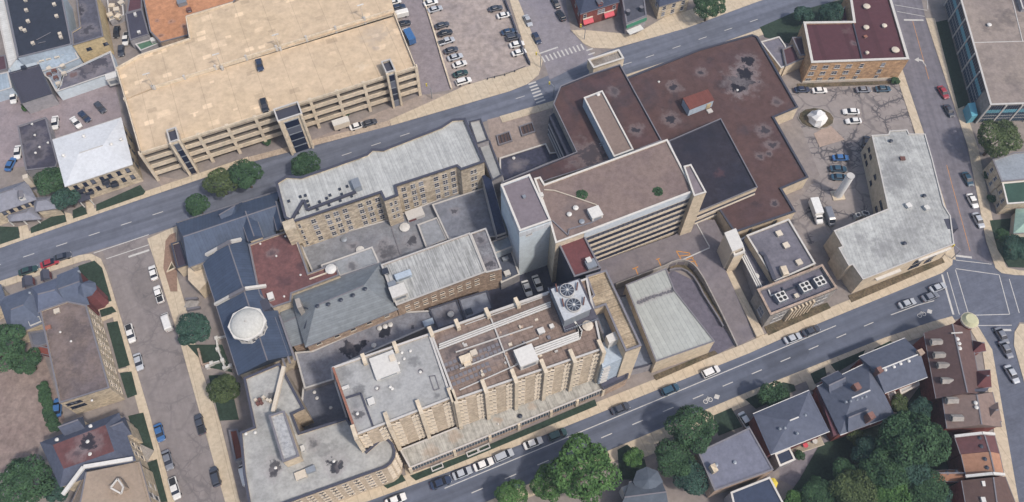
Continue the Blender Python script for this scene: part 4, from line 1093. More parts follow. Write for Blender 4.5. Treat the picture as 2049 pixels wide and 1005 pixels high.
m.bar((*(8.6,-23.4), 24.3), (*(12.3,-34.5), 24.3), 0.1, 0.1)
m.build('railing', 'grey_metal', ct)

# ---- grey block with the white hatch
mb = thing('grey_roof_block', 'tall block with pale grey roof, white square hatch and red tiled west edge', 'building', (-30.0,-39.1))
mq = [(-41.1,-43.1),(-19.2,-34.7),(-13.4,-50.4),(-34.2,-58.9)]
flat(mb, mq, 23, 'panel_brick', surf('pale_tar', '#adaeae', 0.14, patch=0.06, col2='#97999d', stains=[((-34.3,-54.0), 1.8, .6), ((-22.3,-41.8), 1.8, .35), ((-21.1,-44.0), .8, .7), ((-30.5,-47.9), .9, .5), ((-34.3,-48.7), 1.6, .35), ((-34.6,-50.2), 2.6, .25), ((-38.9,-44.6), 3, .25), ((-16.7,-49.4), 1.5, .4)]), par=0.4, cop='coping', t=0.4)
m = [(-40.8,-43.3),(-34.0,-58.6)]
for k in range(26):
    q = lerp(m[0], m[1], (k + .5) / 26)
    MB().box(q, 0.5, 0.62, 23.11, 23.45 + 0.05 * (k % 3), math.atan2(m[1][1] - m[0][1], m[1][0] - m[0][0]) - math.pi / 2).build('ridge_tile', 'tile_red', mb)
mc = (-29.0,-42.8)
unit(mb, mc, 5.6, 5.4, 22.62, 1.1, 'white', name='roof_hatch')
MB().box((mc[0] + 1.6, mc[1] + 1.6), 1.3, 1.5, 23.83, 24.1, GA).build('hatch_box', 'cream', mb)
unit(mb, (-31.4,-51.3), 1.4, 1.5, 22.62, 0.9, 'white')
unit(mb, (-37.5,-48.0), 1.5, 0.7, 22.62, 0.6, 'white')
for q in [(-25.4,-39.5),(-24.8,-41.0),(-23.5,-39.1),(-26.0,-42.0),(-27.5,-47.8),(-27.0,-48.2),(-20.9,-44.2),(-34.3,-54.0),(-30.5,-48.1)]:
    vent(mb, q, 22.62, 0.25, 0.5)
pipe(mb, [(-37.2,-50.3),(-34.0,-49.2),(-30.6,-56.8)], 22.75, 0.4, 'coping_dark', 'roof_kerb')
pipe(mb, [(-18.8,-45.2),(-17.5,-45.0),(-16.4,-48.1),(-17.6,-48.5),(-18.8,-45.2)], 22.7, 0.2, 'coping_mid', 'hatch_rim')
for q in [(-33.9,-41.3),(-26.9,-38.3)]:
    MB().box(q, 0.9, 2.6, 20, 23.9, GA).build('fin', 'concrete', mb)
ward_front(mb, (-34.2,-58.9), (-13.4,-50.4), 3, 4.2, 23)
# ---- podium roof along the south road
pd = thing('podium', 'long low podium with weathered grey green roof along the south pavement', 'building', (-1.8,-50.9))
pq_ = [(-27.0,-57.0),(-13.0,-51.2),(21.3,-37.2),(22.8,-41.8),(-24.3,-61.4)]
flat(pd, pq_, 4.2, 'brick_brown', surf('weathered_felt', '#bbb9b2', 0.16, patch=0.1, col2='#a6a39a', ribs=(0, 2.4), streak=0.22, stains=[((-14.1,-53.6), 2.2, .35, '#b89c82'), ((-19.6,-57.1), 3, .3, '#b89c82'), ((4.8,-46.3), 1.6, .35, '#b89c82'), ((-3.7,-49.7), 1.4, .4, '#b89c82')]), par=0.2, cop='coping', t=0.3)
pa, pb = (-24.3,-61.4), (22.8,-41.8)
ang = math.atan2(pb[1] - pa[1], pb[0] - pa[0])
for k in range(70):
    q = lerp(pa, pb, (k + .5) / 70)
    MB().box((q[0] + math.sin(ang) * .12, q[1] - math.cos(ang) * .12), 0.12, 0.24, 1.6, 3.7, ang).build('mullion', 'coping', pd)
MB().prism(strip([lerp(pa, pb, .01), lerp(pa, pb, .99)], -0.06, -0.005), 1.7, 3.6).build('glazing', 'glass', pd)
for t in (0.0, .22, .4, .55, .72, .86, 1.0):
    q = lerp(pa, pb, t)
    MB().box((q[0] + math.sin(ang) * .2, q[1] - math.cos(ang) * .2), 0.7, 0.5, 0, 4.4, ang).build('pier', 'concrete', pd)
vent(pd, (2.0,-48.8), 4.0, 0.4, 0.8, 'dark_metal')
pipe(pd, [(1.2,-45.2),(3.7,-44.5),(5.3,-43.9)], 4.3, 0.25, 'white')
vent(pd, (-3.4,-50.7), 4.0, 0.15, 0.5)
for t in (.12, .3, .36):
    q = lerp(pa, pb, t)
    w_ = MB().ring([(q[0] + math.sin(ang) * y + math.cos(ang) * x, q[1] - math.cos(ang) * y + math.sin(ang) * x) for x, y in ((-1.5, .6), (1.5, .6), (1.5, 1.9), (-1.5, 1.9))], 0, 0.6, 0.25).build('window_well', 'coping', pd)

# ---- south-west block with the rounded corner
nbk = thing('rounded_corner_block', 'pale grey roofed brick block with rounded corner at the south road', 'building', (-47.2,-55.9))
arc = [((-28.9,-60.4))]
ac = (-30.2,-60.4)
aa = (-26.8,-61.6)
rr_ = 3.7
rad = [(ac[0] + rr_ * math.cos(R(t)), ac[1] + rr_ * math.sin(R(t))) for t in (-62, -40, -15, 10, 35, 60, 85)]
nq = [(-62.8,-55.6),(-59.8,-54.3),(-64.1,-42.4),(-56.0,-38.6),(-48.6,-50.0),(-51.2,-51.3),(-49.0,-55.6),(-38.4,-52.1),(-33.1,-59.8)] + [rad[6], rad[5], rad[4], rad[3], rad[2], rad[1], rad[0]] + [(-49.3,-71.3),(-57.3,-74.2),(-60.4,-65.1)]
flat(nbk, nq, 14, 'panel_brick', surf('pale_tar_south', '#b2b2af', 0.15, patch=0.06, col2='#9d9e9f', stains=[((-40.3,-62.6), 2.4, .85), ((-38.6,-63.2), 1.2, .8), ((-45.8,-58.2), 1.6, .55), ((-42.8,-59.2), 2.6, .3), ((-53.8,-63.6), 2.0, .7), ((-53.6,-65.0), 1.3, .6), ((-56.6,-47.2), 1.5, .6), ((-58.7,-52.9), 2.5, .25)]), par=0.45, cop='coping_dark', t=0.5)
wa, wb = (-49.3,-71.3), rad[0]
windows(nbk, wa, wb, (12.4, 10.1, 7.8, 5.5, 3.2), (.06, .09, .18, .21, .30, .33, .42, .45, .54, .57, .66, .69, .78, .81, .90, .93), 0.75, 1.35, 'stone')
for i in range(3):
    windows(nbk, rad[i], rad[i + 1], (12.2, 10.0, 7.8, 5.6, 3.4), (.5,), 1.0, 1.1, 'hood')
po = [(-55.4,-52.9),(-52.1,-51.7),(-47.3,-62.1),(-50.7,-63.5)]
flat(nbk, po, 18, 'tan_wall', surf('penthouse_tar', '#b4b6b9', 0.2, patch=0.2, col2='#84868e'), z0=13.6, par=0.4, cop='coping_mid')
unit(nbk, (-47.4,-65.4), 2.4, 1.7, 13.56, 0.9, 'cream')
unit(nbk, (-45.3,-64.2), 2.0, 1.2, 13.56, 1.0, 'grey_metal')
unit(nbk, (-47.7,-59.4), 0.8, 1.2, 13.56, 1.0, 'white')
pipe(nbk, [(-54.5,-40.0),(-55.5,-51.1)], 15, 0.9, 'cream', 'duct')
for q in [(-60.3,-47.9),(-59.3,-47.9),(-58.5,-47.3),(-57.5,-47.9),(-56.8,-48.1),(-59.7,-48.8),(-58.9,-48.6)]:
    MB().box(q, 0.7, 0.7, 13.56, 14.2 + random.random() * 0.6, random.random()).build('rooftop_unit', 'cream' if random.random() < .5 else 'rust', nbk)
for q in [(-53.4,-63.7),(-40.4,-62.2),(-61.4,-55.9),(-59.3,-55.6)]:
    vent(nbk, q, 13.56, 0.25, 0.5)
# ---- red shed and west entrance stair by the west street
ws = thing('west_shed', 'narrow low red roofed store beside the west pavement', 'shed', (-68.8,-53.4))
flat(ws, [(-69.4,-51.9),(-67.3,-51.5),(-64.3,-58.6),(-66.6,-59.5)], 3, 'grey_wall', surf('rust_roof', '#7a4a40', 0.1), par=0.2, cop='coping_mid')

# ---- hall with the pale metal roof by the south road
ph = thing('metal_roof_hall', 'low tan hall with pale ribbed metal roof and dark seam beside the driveway', 'building', (42.1,-21.0))
phq = [(29.8,-14.6),(40.9,-9.7),(42.5,-16.2),(51.2,-30.5),(35.9,-36.0)]
flat(ph, phq, 8, 'tan_wall', surf('hall_metal_roof', '#b6bab6', 0.07, patch=0.08, ribs=(0, 1.2), rough=0.6, stains=[(lerp((32.8,-19.7), (42.0,-16.0), k_ / 11), 0.75, 0.75, '#4a4a55') for k_ in range(12)]), par=0.12, cop='coping_mid', t=0.25)

# ---- curved retaining wall and planting on the driveway
rw = thing('curved_parapet', 'curved tan parapet wall between the driveway and the sunken ramp court', 'wall', (51.5,-9.0))
cpts = [(*q, 2.5) for q in [(28.0,-12.0),(41.9,-6.2),(43.7,-5.2),(45.6,-4.6),(47.1,-4.6),(48.4,-5.1),(49.5,-6.0),(50.4,-7.2)]] + [(*(51.9,-10.1), 2.2), (*(53.5,-14.1), 1.7), (*(56.0,-20.5), 0.9), (*(58.9,-28.8), 0.1)]
for a, b in zip(cpts, cpts[1:]):
    s4 = strip([a[:2], b[:2]], -0.15, 0.15)
    za, zb_ = a[2] + 0.95, b[2] + 0.95
    MB().add([(*s4[0], 0), (*s4[1], 0), (*s4[2], 0), (*s4[3], 0), (*s4[0], za), (*s4[1], zb_), (*s4[2], zb_), (*s4[3], za)], [(4, 5, 6, 7), (0, 1, 5, 4), (1, 2, 6, 5), (2, 3, 7, 6), (3, 0, 4, 7)]).build('wall_segment', 'concrete_grey', rw)
iw = thing('ramp_planter_wall', 'low inner kerb wall holding the dark planting along the sunken ramp', 'wall', (51.0,-13.6))
ip = [(43.3,-6.5),(45.0,-6.0),(46.7,-6.0),(48.2,-6.8),(49.7,-8.5),(50.8,-10.8),(51.8,-13.8),(53.3,-17.1),(54.9,-20.6),(55.9,-23.2)]
for a, b in zip(ip, ip[1:]):
    MB().prism(strip([a, b], -0.2, 0.2), 0, 1.1).build('wall_segment', 'coping_mid', iw)
op = [(q[0], q[1]) for q in cpts[2:11]]
MB().prism(ip + op[::-1], 0, 0.9).build('planting', 'grass_dry', iw)
pipe(dw, [(51.8,7.8),(54.7,-0.1)], 2.55, 0.3, 'coping', 'kerb_line')
pipe(dw, [(54.7,-0.4),(46.8,-4.2)], 2.55, 0.3, 'coping', 'kerb_line')

# ---- generator building
gb = thing('generator_building', 'two level building with three fan units behind a brick parapet by the driveway', 'building', (74.3,-12.1))
GT = surf('violet_tar', '#77757f', 0.14, patch=0.08, col2='#64636f', stains=[((67.0,-3.3), 5, .2)])
flat(gb, [(63.9,1.0),(76.4,6.3),(81.2,-7.8),(69.5,-13.2)], 7, 'tan_wall', GT, par=0.4, cop='coping_white', t=0.4)
flat(gb, [(62.5,1.0),(64.7,2.3),(70.4,-12.2),(65.4,-14.3)], 4.5, 'grey_wall', surf('violet_tar_low', '#6c6b78', 0.15, patch=0.1), par=0.3, cop='coping')
gq = [(64.1,-15.9),(82.5,-8.5),(85.2,-15.6),(66.4,-23.3)]
flat(gb, gq, 8, 'concrete_grey', surf('plant_deck', '#716f7b', 0.12, patch=0.1), par=0.9, cop='brick_brown', t=0.5)
for q in [(69.8,-18.4),(76.6,-15.5),(80.6,-13.9)]:
    o = MB().box(q, 2.7, 2.5, 7.12, 8.9, GA).build('fan_unit', 'grey_metal', gb)
    MB().box(q, 2.75, 2.55, 8.9, 9.0, GA).build('top_plate', 'white', o)
    for x in (-.62, .62):
        for y in (-.6, .6):
            MB().cyl((q[0] + x * math.cos(GA) - y * math.sin(GA), q[1] + x * math.sin(GA) + y * math.cos(GA)), 0.5, 9.003, 9.06, 14).build('fan', 'black', o)
unit(gb, (74.1,-17.7), 1.0, 1.0, 7.12, 0.9, 'cream')
pipe(gb, [(67.2,-15.8),(67.5,-17.5),(69.9,-16.9)], 7.5, 0.3, 'white')
pipe(gb, [(70.9,-15.0),(71.1,-16.2),(82.7,-11.6)], 7.3, 0.4, 'dark_metal', 'duct')
for q in [(72.9,1.5),(74.2,-2.2),(76.8,-7.4)]:
    unit(gb, q, 1.5, 1.5, 6.62, 0.7, 'cream', name='skylight')
pipe(gb, [(72.0,-9.0),(72.5,-11.5)], 7.3, 1.6, 'concrete', 'stair_head')
pipe(gb, [(66.9,-4.5),(67.8,-5.6),(69.3,-12.8)], 7.2, 1.0, 'coping_dark', 'duct')
for k in range(3):
    a, b = [(62.3,-4.3),(65.2,-13.8)]
    pipe(gb, [(a[0] + k * .6, a[1]), (b[0] + k * .6, b[1])], 5.2, 0.35, 'white', 'louvre')
vent(gb, (65.5,-10.3), 4.2, 0.6, 0.8)
windows(gb, (66.4,-23.3), (85.2,-15.6), (5.4, 2.6), (.13, .22, .78, .87), 1.4, 2.2, 'cross')
windows(gb, (64.1,-15.9), (66.4,-23.3), (4.0,), (.6,), 2.4, 3.0, 'cross')
for k in range(7):
    q = lerp((66.4,-23.3), (85.2,-15.6), .32 + k * .055)
    MB().box((q[0] + .25, q[1] - .35), 0.5, 0.8, 0.2, 6.8, GA).build('brick_fin', 'tan_wall', gb)
st = thing('white_stair_head', 'white stepped stair head tower at the driveway edge', 'tower', (61.5,-5.9))
MB().prism([(56.6,-1.3),(59.6,-0.0),(60.9,-5.4),(57.9,-6.7)], 0, 12).build('shaft', 'cream', st)
MB().prism(inset(ccw([(56.6,-1.3),(59.6,-0.0),(60.9,-5.4),(57.9,-6.7)]), -0.15), 12.0, 12.2).build('roof', 'white', st)
MB().prism([(58.2,-4.6),(61.2,-3.3),(61.6,-6.1),(58.6,-7.4)], 0, 10).build('lower_shaft', 'tan_wall', st)
MB().ring([(58.2,-4.6),(61.2,-3.3),(61.6,-6.1),(58.6,-7.4)], 9.9, 10.9, 0.4, 0.05).build('parapet', 'coping_white', st)

# ---- L-shaped building on the east corner
ls = thing('corner_metal_roof_building', 'bent tan building with stained pale metal roof at the east crossing', 'building', (110.5,8.5))
lq = [(104.7,33.8),(109.6,34.1),(110.3,35.4),(115.5,35.8),(115.7,34.3),(120.4,34.3),(120.2,25.1),(119.4,9.7),(120.3,6.3),(118.9,-2.6),(92.1,-13.3),(90.3,-8.9),(89.2,-9.2),(87.6,-3.7),(88.8,-3.3),(87.4,1.6),(103.7,8.6),(104.3,21.6)]
flat(ls, lq, 8.5, 'tan_wall', surf('stained_metal_roof', '#bdbfbd', 0.16, patch=0.08, col2='#9b9c9c', ribs=(0, 0.9), streak=0.1, ang=5, rough=0.6,
     stains=[((107.4,17.7), 5.0, .4, '#77777a'), ((108.3,23.5), 4.0, .4, '#77777a'), ((99.7,-3.8), 4.5, .4, '#77777a'), ((114.1,6.6), 4.0, .3, '#77777a'), ((107.6,-0.9), 6.0, .25, '#77777a'), ((94.3,-1.4), 3.0, .35, '#77777a'), ((110.8,30.6), 5.0, .35, '#77777a')]), par=0.15, cop='coping', t=0.25)
for q, s in (((109.4,9.4), 1.3), ((114.2,8.7), 1.2)):
    unit(ls, q, s, s, 8.37, 0.8, 'white')
for q in [(114.6,12.7),(105.5,-2.5),(109.7,31.6)]:
    vent(ls, q, 8.37, 0.4, 0.7, 'dark_metal')
MB().box((111.7,25.5), 1.4, 1.2, 8.37, 8.8, 0).build('roof_hatch', 'rust', ls)
MB().box((119.9,3.9), 3.0, 3.2, 4, 8.4, R(5)).build('corner_box', 'coping_dark', ls)
for a, b, ts in (((92.1,-13.3), (118.9,-2.6), (.62, .66, .70, .80, .84)),):
    windows(ls, a, b, (6.0, 3.0), ts, 1.1, 1.9, 'dark')
    MB().prism(strip([lerp(a, b, .18), lerp(a, b, .45)], -0.8, -0.01), 5.2, 5.6).build('canopy', 'coping_white', ls)
    MB().prism(strip([lerp(a, b, .62), lerp(a, b, .98)], -0.6, -0.01), 7.0, 7.4).build('canopy', 'coping_white', ls)
windows(ls, (104.7,33.8), (103.7,8.6), (5.5, 2.4), (.12, .22, .5, .85, .92), 1.6, 0.9, 'dark')

# ---- small annexes between the ribbed roof block and the service alley
aa_ = thing('alley_annex', 'pair of small blue grey flat roofs with white unit beside the white tower foot', 'building', (-2.3,-3.6))
flat(aa_, [(-5.5,-0.6),(-0.2,1.5),(0.3,-2.3),(-4.7,-4.5)], 6.5, 'blue_wall', surf('annex_blue', '#8f9ca8', .12), par=.2, cop='coping')
flat(aa_, [(-4.6,-4.0),(-0.1,-2.0),(2.1,-9.5),(-2.9,-12.1)], 4, 'grey_wall', surf('annex_dark', '#5a6070', .12), par=.3, cop='coping_white')
unit(aa_, (-1.3,-9.3), 1.5, 1.3, 3.72, 1.0, 'white')
unit(aa_, (-1.8,-4.8), 1.6, 1.0, 3.72, .8, 'grey_metal')

# ================================================================ the other buildings
# ---- parking garage
DECK = surf('garage_deck', '#d6c0a4', 0.10, patch=0.05, col2='#d3bc9b', squares=((0.24, True, 0.3, 3.0), (0.2, False, 0.2, 40.0), (0.15, True, 0.2, 77.0)), seams=(8.3, 0.0), grain=0.8, stains=[((-42.2,69.3), 6, .3, '#a8a19c'), ((-41.7,63.7), 1.2, .4, '#a8a19c'), ((-54.7,55.6), 1.6, .3, '#c0aa90'), ((-106.3,53.6), 3, .35, '#c0aa90'), ((-108.4,47.1), 3, .3, '#c0aa90'), ((-45.1,56.3), 2.5, .3, '#ecdcc4')])
gr = thing('parking_garage', 'large tan open sided parking garage with sandy roof deck along the north road', 'garage', (-76.3,58.1))
GZ = 13.0
gfront = [(-104.1,23.9),(-28.7,55.7)]
gout = [(-104.1,23.9),(-28.7,55.7),(-36.5,77.2),(-106.6,47.4),(-113.1,43.6)]
gback = [(-113.1,43.8),(-106.7,47.6),(-36.5,77.4),(-38.5,83.7),(-40.9,92.6),(-74.7,92.6),(-87.9,82.1),(-101.4,76.1),(-98.4,66.9),(-112.3,60.2),(-118.3,54.9)]
MB().prism(ccw(gout), GZ - 0.9, GZ - 0.5).build('roof_deck', DECK, gr)
gb_ = ccw(gback)
n = len(gb_)
xs = [q[0] for q in gb_]
def gz(q): return GZ - 0.45 + 1.5 * max(0.0, (q[0] - min(xs)) / (max(xs) - min(xs)))
MB().add([(*q, gz(q)) for q in gb_] + [(*q, gz(q) - 0.4) for q in gb_], [tuple(range(n)), tuple(range(n, 2 * n))[::-1]] + [(i, n + i, n + (i + 1) % n, (i + 1) % n) for i in range(n)]).build('upper_deck', DECK, gr)
whole = ccw([(-104.1,23.9),(-28.7,55.7),(-38.5,83.7),(-40.9,92.6),(-74.7,92.6),(-87.9,82.1),(-101.4,76.1),(-98.4,66.9),(-112.3,60.2),(-118.3,54.9),(-113.1,43.6)])
for z in (3.1, 6.4, 9.7):
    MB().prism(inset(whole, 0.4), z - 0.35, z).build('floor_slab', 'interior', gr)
ga, gb2 = gfront
gang = math.atan2(gb2[1] - ga[1], gb2[0] - ga[0])
gL = dist(ga, gb2)
nbay = 10
for i in range(nbay):
    for z in (3.1, 6.4, 9.7, 12.75):
        a, b = lerp(ga, gb2, (i + .055) / nbay), lerp(ga, gb2, (i + .945) / nbay)
        MB().prism(strip([a, b], 0.0, 0.3), z - 0.8, z + 0.65).build('spandrel', 'concrete', gr)
for i in range(nbay + 1):
    q = lerp(ga, gb2, i / nbay)
    MB().box((q[0] - math.sin(gang) * .35, q[1] + math.cos(gang) * .35), 0.9, 0.9, 0, GZ + 0.4, gang).build('column', 'concrete', gr)
sides = [([(-118.3,54.9),(-113.1,43.6),(-104.1,23.9)]), [(-28.7,55.7),(-36.5,77.2),(-38.5,83.7),(-40.9,92.6)]]
for pl in sides:
    for a, b in zip(pl, pl[1:]):
        for z in (3.1, 6.4, 9.7, 12.75):
            MB().prism(strip([a, b], 0.02, 0.32), z - 0.8, z + 0.65).build('spandrel', 'concrete', gr)
        MB().box(b, 0.8, 0.8, 0, 13.3, gang).build('column', 'concrete', gr)
bk = [(-87.9,82.1),(-101.4,76.1),(-98.4,66.9),(-112.3,60.2),(-118.3,54.9)]
for a, b in zip(bk, bk[1:]):
    MB().prism(strip([a, b], -0.3, 0.0), 0, 13.5).build('rear_wall', 'concrete', gr)
# divider wall between the decks
for i in range(8):
    a, b = lerp((-105.8,47.8), (-37.0,77.8), i / 8), lerp((-105.8,47.8), (-37.0,77.8), (i + 1) / 8)
    MB().prism(strip([lerp(a, b, .015), lerp(a, b, .985)], -0.15, 0.15), GZ - 0.49, GZ + 0.5 + i * 0.19).build('divider_wall', 'concrete', gr)
    MB().box(a, 0.6, 0.6, GZ - 0.49, GZ + 0.9 + i * 0.19, gang).build('divider_post', 'coping', gr)
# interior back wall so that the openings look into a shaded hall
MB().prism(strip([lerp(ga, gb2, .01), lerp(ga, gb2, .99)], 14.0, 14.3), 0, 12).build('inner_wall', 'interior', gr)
# stair towers on the street front
def stair(q, z, nm):
    q = ccw(q)
    dep = [(x + math.sin(gang) * 1.2, y - math.cos(gang) * 1.2) for x, y in q]
    c = cen(dep)
    w, d = max(dist(q[0], q[1]), dist(q[1], q[2])), 0
    L = sorted(q, key=lambda t: t[0] * math.sin(gang) - t[1] * math.cos(gang))[-2:]
    L.sort()
    a, b = L
    f = [(x + math.sin(gang) * 1.6, y - math.cos(gang) * 1.6) for x, y in (a, b)]
    back = [(x - math.sin(gang) * 3.2, y + math.cos(gang) * 3.2) for x, y in (b, a)]
    o = MB().sides(f + back, 0, z).build('stair_tower', 'concrete', gr)
    MB().ring(f + back, z - 0.01, z + 0.35, 0.35, 0.05).build('parapet', 'coping', o)
    MB().prism(inset(ccw(f + back), 0.05), z - 1.2, z - 0.8).build('roof', 'coping_dark', o)
    wdt = dist(f[0], f[1])
    for k in range(5):
        zc = 1.4 + k * 2.9
        MB().prism(strip([lerp(*f, .22), lerp(*f, .78)], -0.06, -0.006), zc - 1.3, zc + 1.3).build('stair_glazing', 'glass_dark', o)
        MB().prism(strip([lerp(*f, .2), lerp(*f, .8)], -0.2, -0.006), zc + 1.32, zc + 1.56).build('transom', 'grey_metal', o)
    for t in (0.06, .94):
        q2 = lerp(*f, t)
        MB().box((q2[0] + .25 * math.sin(gang), q2[1] - .25 * math.cos(gang)), 0.6, 0.6, 0, z + 0.2, gang).build('pilaster', 'concrete', o)
stair([(-98.2,31.8),(-95.8,32.9),(-93.4,28.3),(-95.9,27.2)], 15.5, 'a')
stair([(-68.8,38.8),(-62.3,41.9),(-60.3,37.5),(-66.9,34.6)], 15.5, 'b')
stair([(-39.3,56.7),(-36.6,57.9),(-34.9,53.6),(-37.6,52.5)], 15.5, 'c')
# lamp posts on the divider
for i, (q, nm) in enumerate((((-46.2,75.1), 'east end'), ((-70.4,62.9), 'middle'), ((-86.7,55.2), 'dark blue car'), ((-105.4,47.7), 'west end'))):
    lp = thing('deck_lamp', 'twin headed lamp post on the garage deck divider near its ' + nm if 'car' not in nm else 'twin headed lamp post on the garage deck divider left of the dark blue car', 'lamp post', q, 'lamp posts on the garage deck', z=12.55)
    MB().cyl(q, 0.45, 12.55, 13.9, 10).build('base', 'coping', lp)
    MB().cyl(q, 0.12, 13.9, 19.0, 8).build('pole', 'cream', lp)
    MB().box(q, 2.0, 0.35, 19.0, 19.2, gang).build('lamp_head', 'white', lp)

# ---- white roofed stone building
wr = thing('white_roof_building', 'two storey limestone building with white hip roof by the garage', 'building', (-125.1,33.0))
wq = [(-124.9,16.2),(-108.4,23.5),(-115.4,39.6),(-132.6,31.8)]
hipped(wr, wq, 8.8, 9.9, 'stone_pale', surf('white_membrane', '#dde1e6', 0.06, patch=0.15, rough=0.7), f=0.32, eave='coping')
windows(wr, wq[0], wq[1], (6.7, 3.4), (.1, .24, .36, .5, .62, .76, .9), 1.1, 1.8, 'dark')
windows(wr, wq[1], wq[2], (6.7, 3.4), (.2, .5, .8), 1.1, 1.8, 'dark')
for q in [(-115.2,29.7),(-123.9,32.7),(-127.9,25.8),(-112.9,31.5)]:
    vent(wr, q, 8.9, 0.35, 1.2)
wp = (-122.5,15.9)
pr = MB().box((wp[0], wp[1]), 3.2, 2.6, 2.9, 3.2, GA).build('porch_roof', 'coping_dark', wr)
for x in (-1.3, 1.3):
    MB().box((wp[0] + x * math.cos(GA) + .4, wp[1] + x * math.sin(GA) - 1.0), 0.25, 0.25, 0, 2.9, GA).build('porch_column', 'white', wr)
m = (-116.2,20.0)
for i, (dx, dz) in enumerate(((-6.5, 5.2), (-5.0, 3.0), (0.5, 5.2), (2, 3.0))):
    q = lerp(wq[0], wq[1], .5)
    b = (q[0] + dx * math.cos(GA) + .65 * math.sin(GA), q[1] + dx * math.sin(GA) - .65 * math.cos(GA))
    o = MB().box(b, 2.0, 1.3, dz, dz + 0.12, GA).build('balcony', 'coping_dark', wr)
    MB().ring(ccw([(b[0] + x * math.cos(GA) - y * math.sin(GA), b[1] + x * math.sin(GA) + y * math.cos(GA)) for x, y in ((-1, -.65), (1, -.65), (1, .65), (-1, .65))]), dz + .13, dz + 1.0, 0.06).build('railing', 'dark_metal', o)

# ---- dark low block west of it
db = thing('charcoal_roof_block', 'low block with charcoal flat roof left of the white roofed building', 'building', (-143.4,36.7))
flat(db, [(-148.4,40.6),(-140.9,44.1),(-132.7,27.4),(-132.8,25.6),(-141.2,24.5)], 4, 'grey_wall', surf('charcoal_roof', '#4a4958', 0.14, patch=0.1, stains=[((-142.7,37.4), 3, .5), ((-140.6,30.9), 3, .5)]), par=0.25, cop='coping_mid')
for q in [(-144.3,41.4),(-142.3,37.3),(-139.6,32.9),(-140.2,30.8),(-137.6,34.5)]:
    vent(db, q, 3.75, 0.25, 0.5)
# ---- grey roofed house on the north road
gh = thing('grey_roof_house', 'cream walled house with grey roof and porch at the west end of the north road', 'house', (-142.3,15.3))
GREYR = surf('grey_shingle', '#8d8f9a', 0.1, patch=0.12, col2='#7b7d8a')
q = [(-142.8,9.3),(-134.6,13.4),(-138.7,19.2),(-147.7,15.8)]
q = [(-146.0,8.2),(-134.6,13.6),(-138.8,19.2),(-150.1,14.5)]
hipped(gh, q, 6, 8.6, 'stone_pale', GREYR, f=.25)
windows(gh, q[0], q[1], (4.4, 1.9), (.3, .45, .62, .78, .92), 1.1, 1.5, 'dark')
q = [(-134.0,10.8),(-128.4,11.8),(-131.3,15.1),(-135.7,14.5)]
hipped(gh, q, 4.5, 6, 'stone_pale', GREYR, f=.3)
q = [(-141.4,8.4),(-133.4,9.0),(-136.8,12.7),(-142.5,10.0)]
hipped(gh, q, 3, 4, 'cream', GREYR, f=.25, z0=2.6)
for x in [(-141.9,8.3),(-138.1,8.6),(-134.5,9.1)]:
    MB().box(x, 0.3, 0.3, 0, 2.7, GA).build('porch_column', 'white', gh)
dormer(gh, (-137.4,13.5), R(-67), 1.4, 1.6, 7.0, 0.9)
MB().box((-137.5,19.4), 1.4, 1.4, 4, 8.5, GA).build('chimney', 'cream', gh)

# ---- north-west cluster
bb = thing('black_roof_building', 'big flat black roofed building with white vents in the far west corner', 'building', (-157.8,83.6))
flat(bb, [(-166.8,93.5),(-148.0,93.5),(-138.0,69.7),(-148.5,65.8),(-153.3,64.1)], 8, 'blue_wall', surf('black_roof', '#343a48', 0.14, patch=0.08, col2='#2a2f3c'), par=0.3, cop='coping_mid')
for q in [(-156.5,84.2),(-154.5,79.4),(-154.4,75.4),(-146.0,81.6),(-142.8,73.9),(-142.1,72.5),(-148.2,86.8),(-150.2,70.0),(-158.1,88.7),(-155.7,76.1)]:
    unit(bb, q, 0.9, 0.9, 7.75, 0.7, 'cream', name='roof_vent')
for a in ([(-149.7,71.6),(-146.1,74.8)], [(-148.7,70.2),(-146.6,70.9)]):
    MB().bar((*a[0], 7.9), (*a[1], 7.9), 0.15, 0.15).build('pipe', 'coping_mid', bb)
wl = thing('white_shed_roof', 'long narrow white metal roof at the west edge of the black roof', 'building', (-166.2,81.4))
flat(wl, [(-171.5,94.1),(-168.4,94.1),(-155.1,65.7),(-156.2,61.4),(-164.8,79.7)], 6, 'white_wall', surf('white_metal', '#d9dad8', 0.08, ribs=(1, .9)), par=0.1, cop='coping')
yb = thing('yellow_wall_building', 'tall building with yellow stucco walls and stained dark roof', 'building', (-140.8,88.1))
flat(yb, [(-143.3,93.5),(-136.9,93.5),(-128.9,73.0),(-137.6,69.1),(-139.6,74.8),(-137.5,77.0)], 8, 'yellow_wall', surf('dark_stained_roof', '#5c5c68', 0.18, patch=0.12, stains=[((-135.1,76.2), 2.4, .6), ((-139.7,84.7), 2, .7)]), par=0.3, cop='coping_mid')
windows(yb, (-137.6,69.1), (-128.9,73.0), (5.0,), (.35, .42, .9, .96), 0.9, 1.1, 'dark')
bl = thing('pale_blue_roofs', 'low pale blue grey roof with skylights below the black roof', 'building', (-147.8,71.6))
flat(bl, [(-151.2,68.7),(-140.5,72.6),(-136.6,67.1),(-142.2,63.3),(-147.3,61.5)], 4.5, 'blue_wall', surf('pale_blue_roof', '#a9b8c6', 0.14, patch=0.15), par=0.2, cop='coping')
for q in [(-148.3,66.5),(-146.4,67.3),(-143.9,68.0),(-142.1,69.2),(-140.3,70.4)]:
    unit(bl, q, 1.4, 1.8, 4.32, 0.5, 'cream', name='skylight')
flat(bl, [(-147.5,61.8),(-142.8,63.6),(-140.4,61.6),(-139.6,56.8),(-140.7,54.1),(-144.1,58.9)], 4, 'blue_wall', surf('pale_blue_roof_b', '#9fadbb', 0.2, patch=0.3, col2='#7d6f70'), par=0.2, cop='coping')
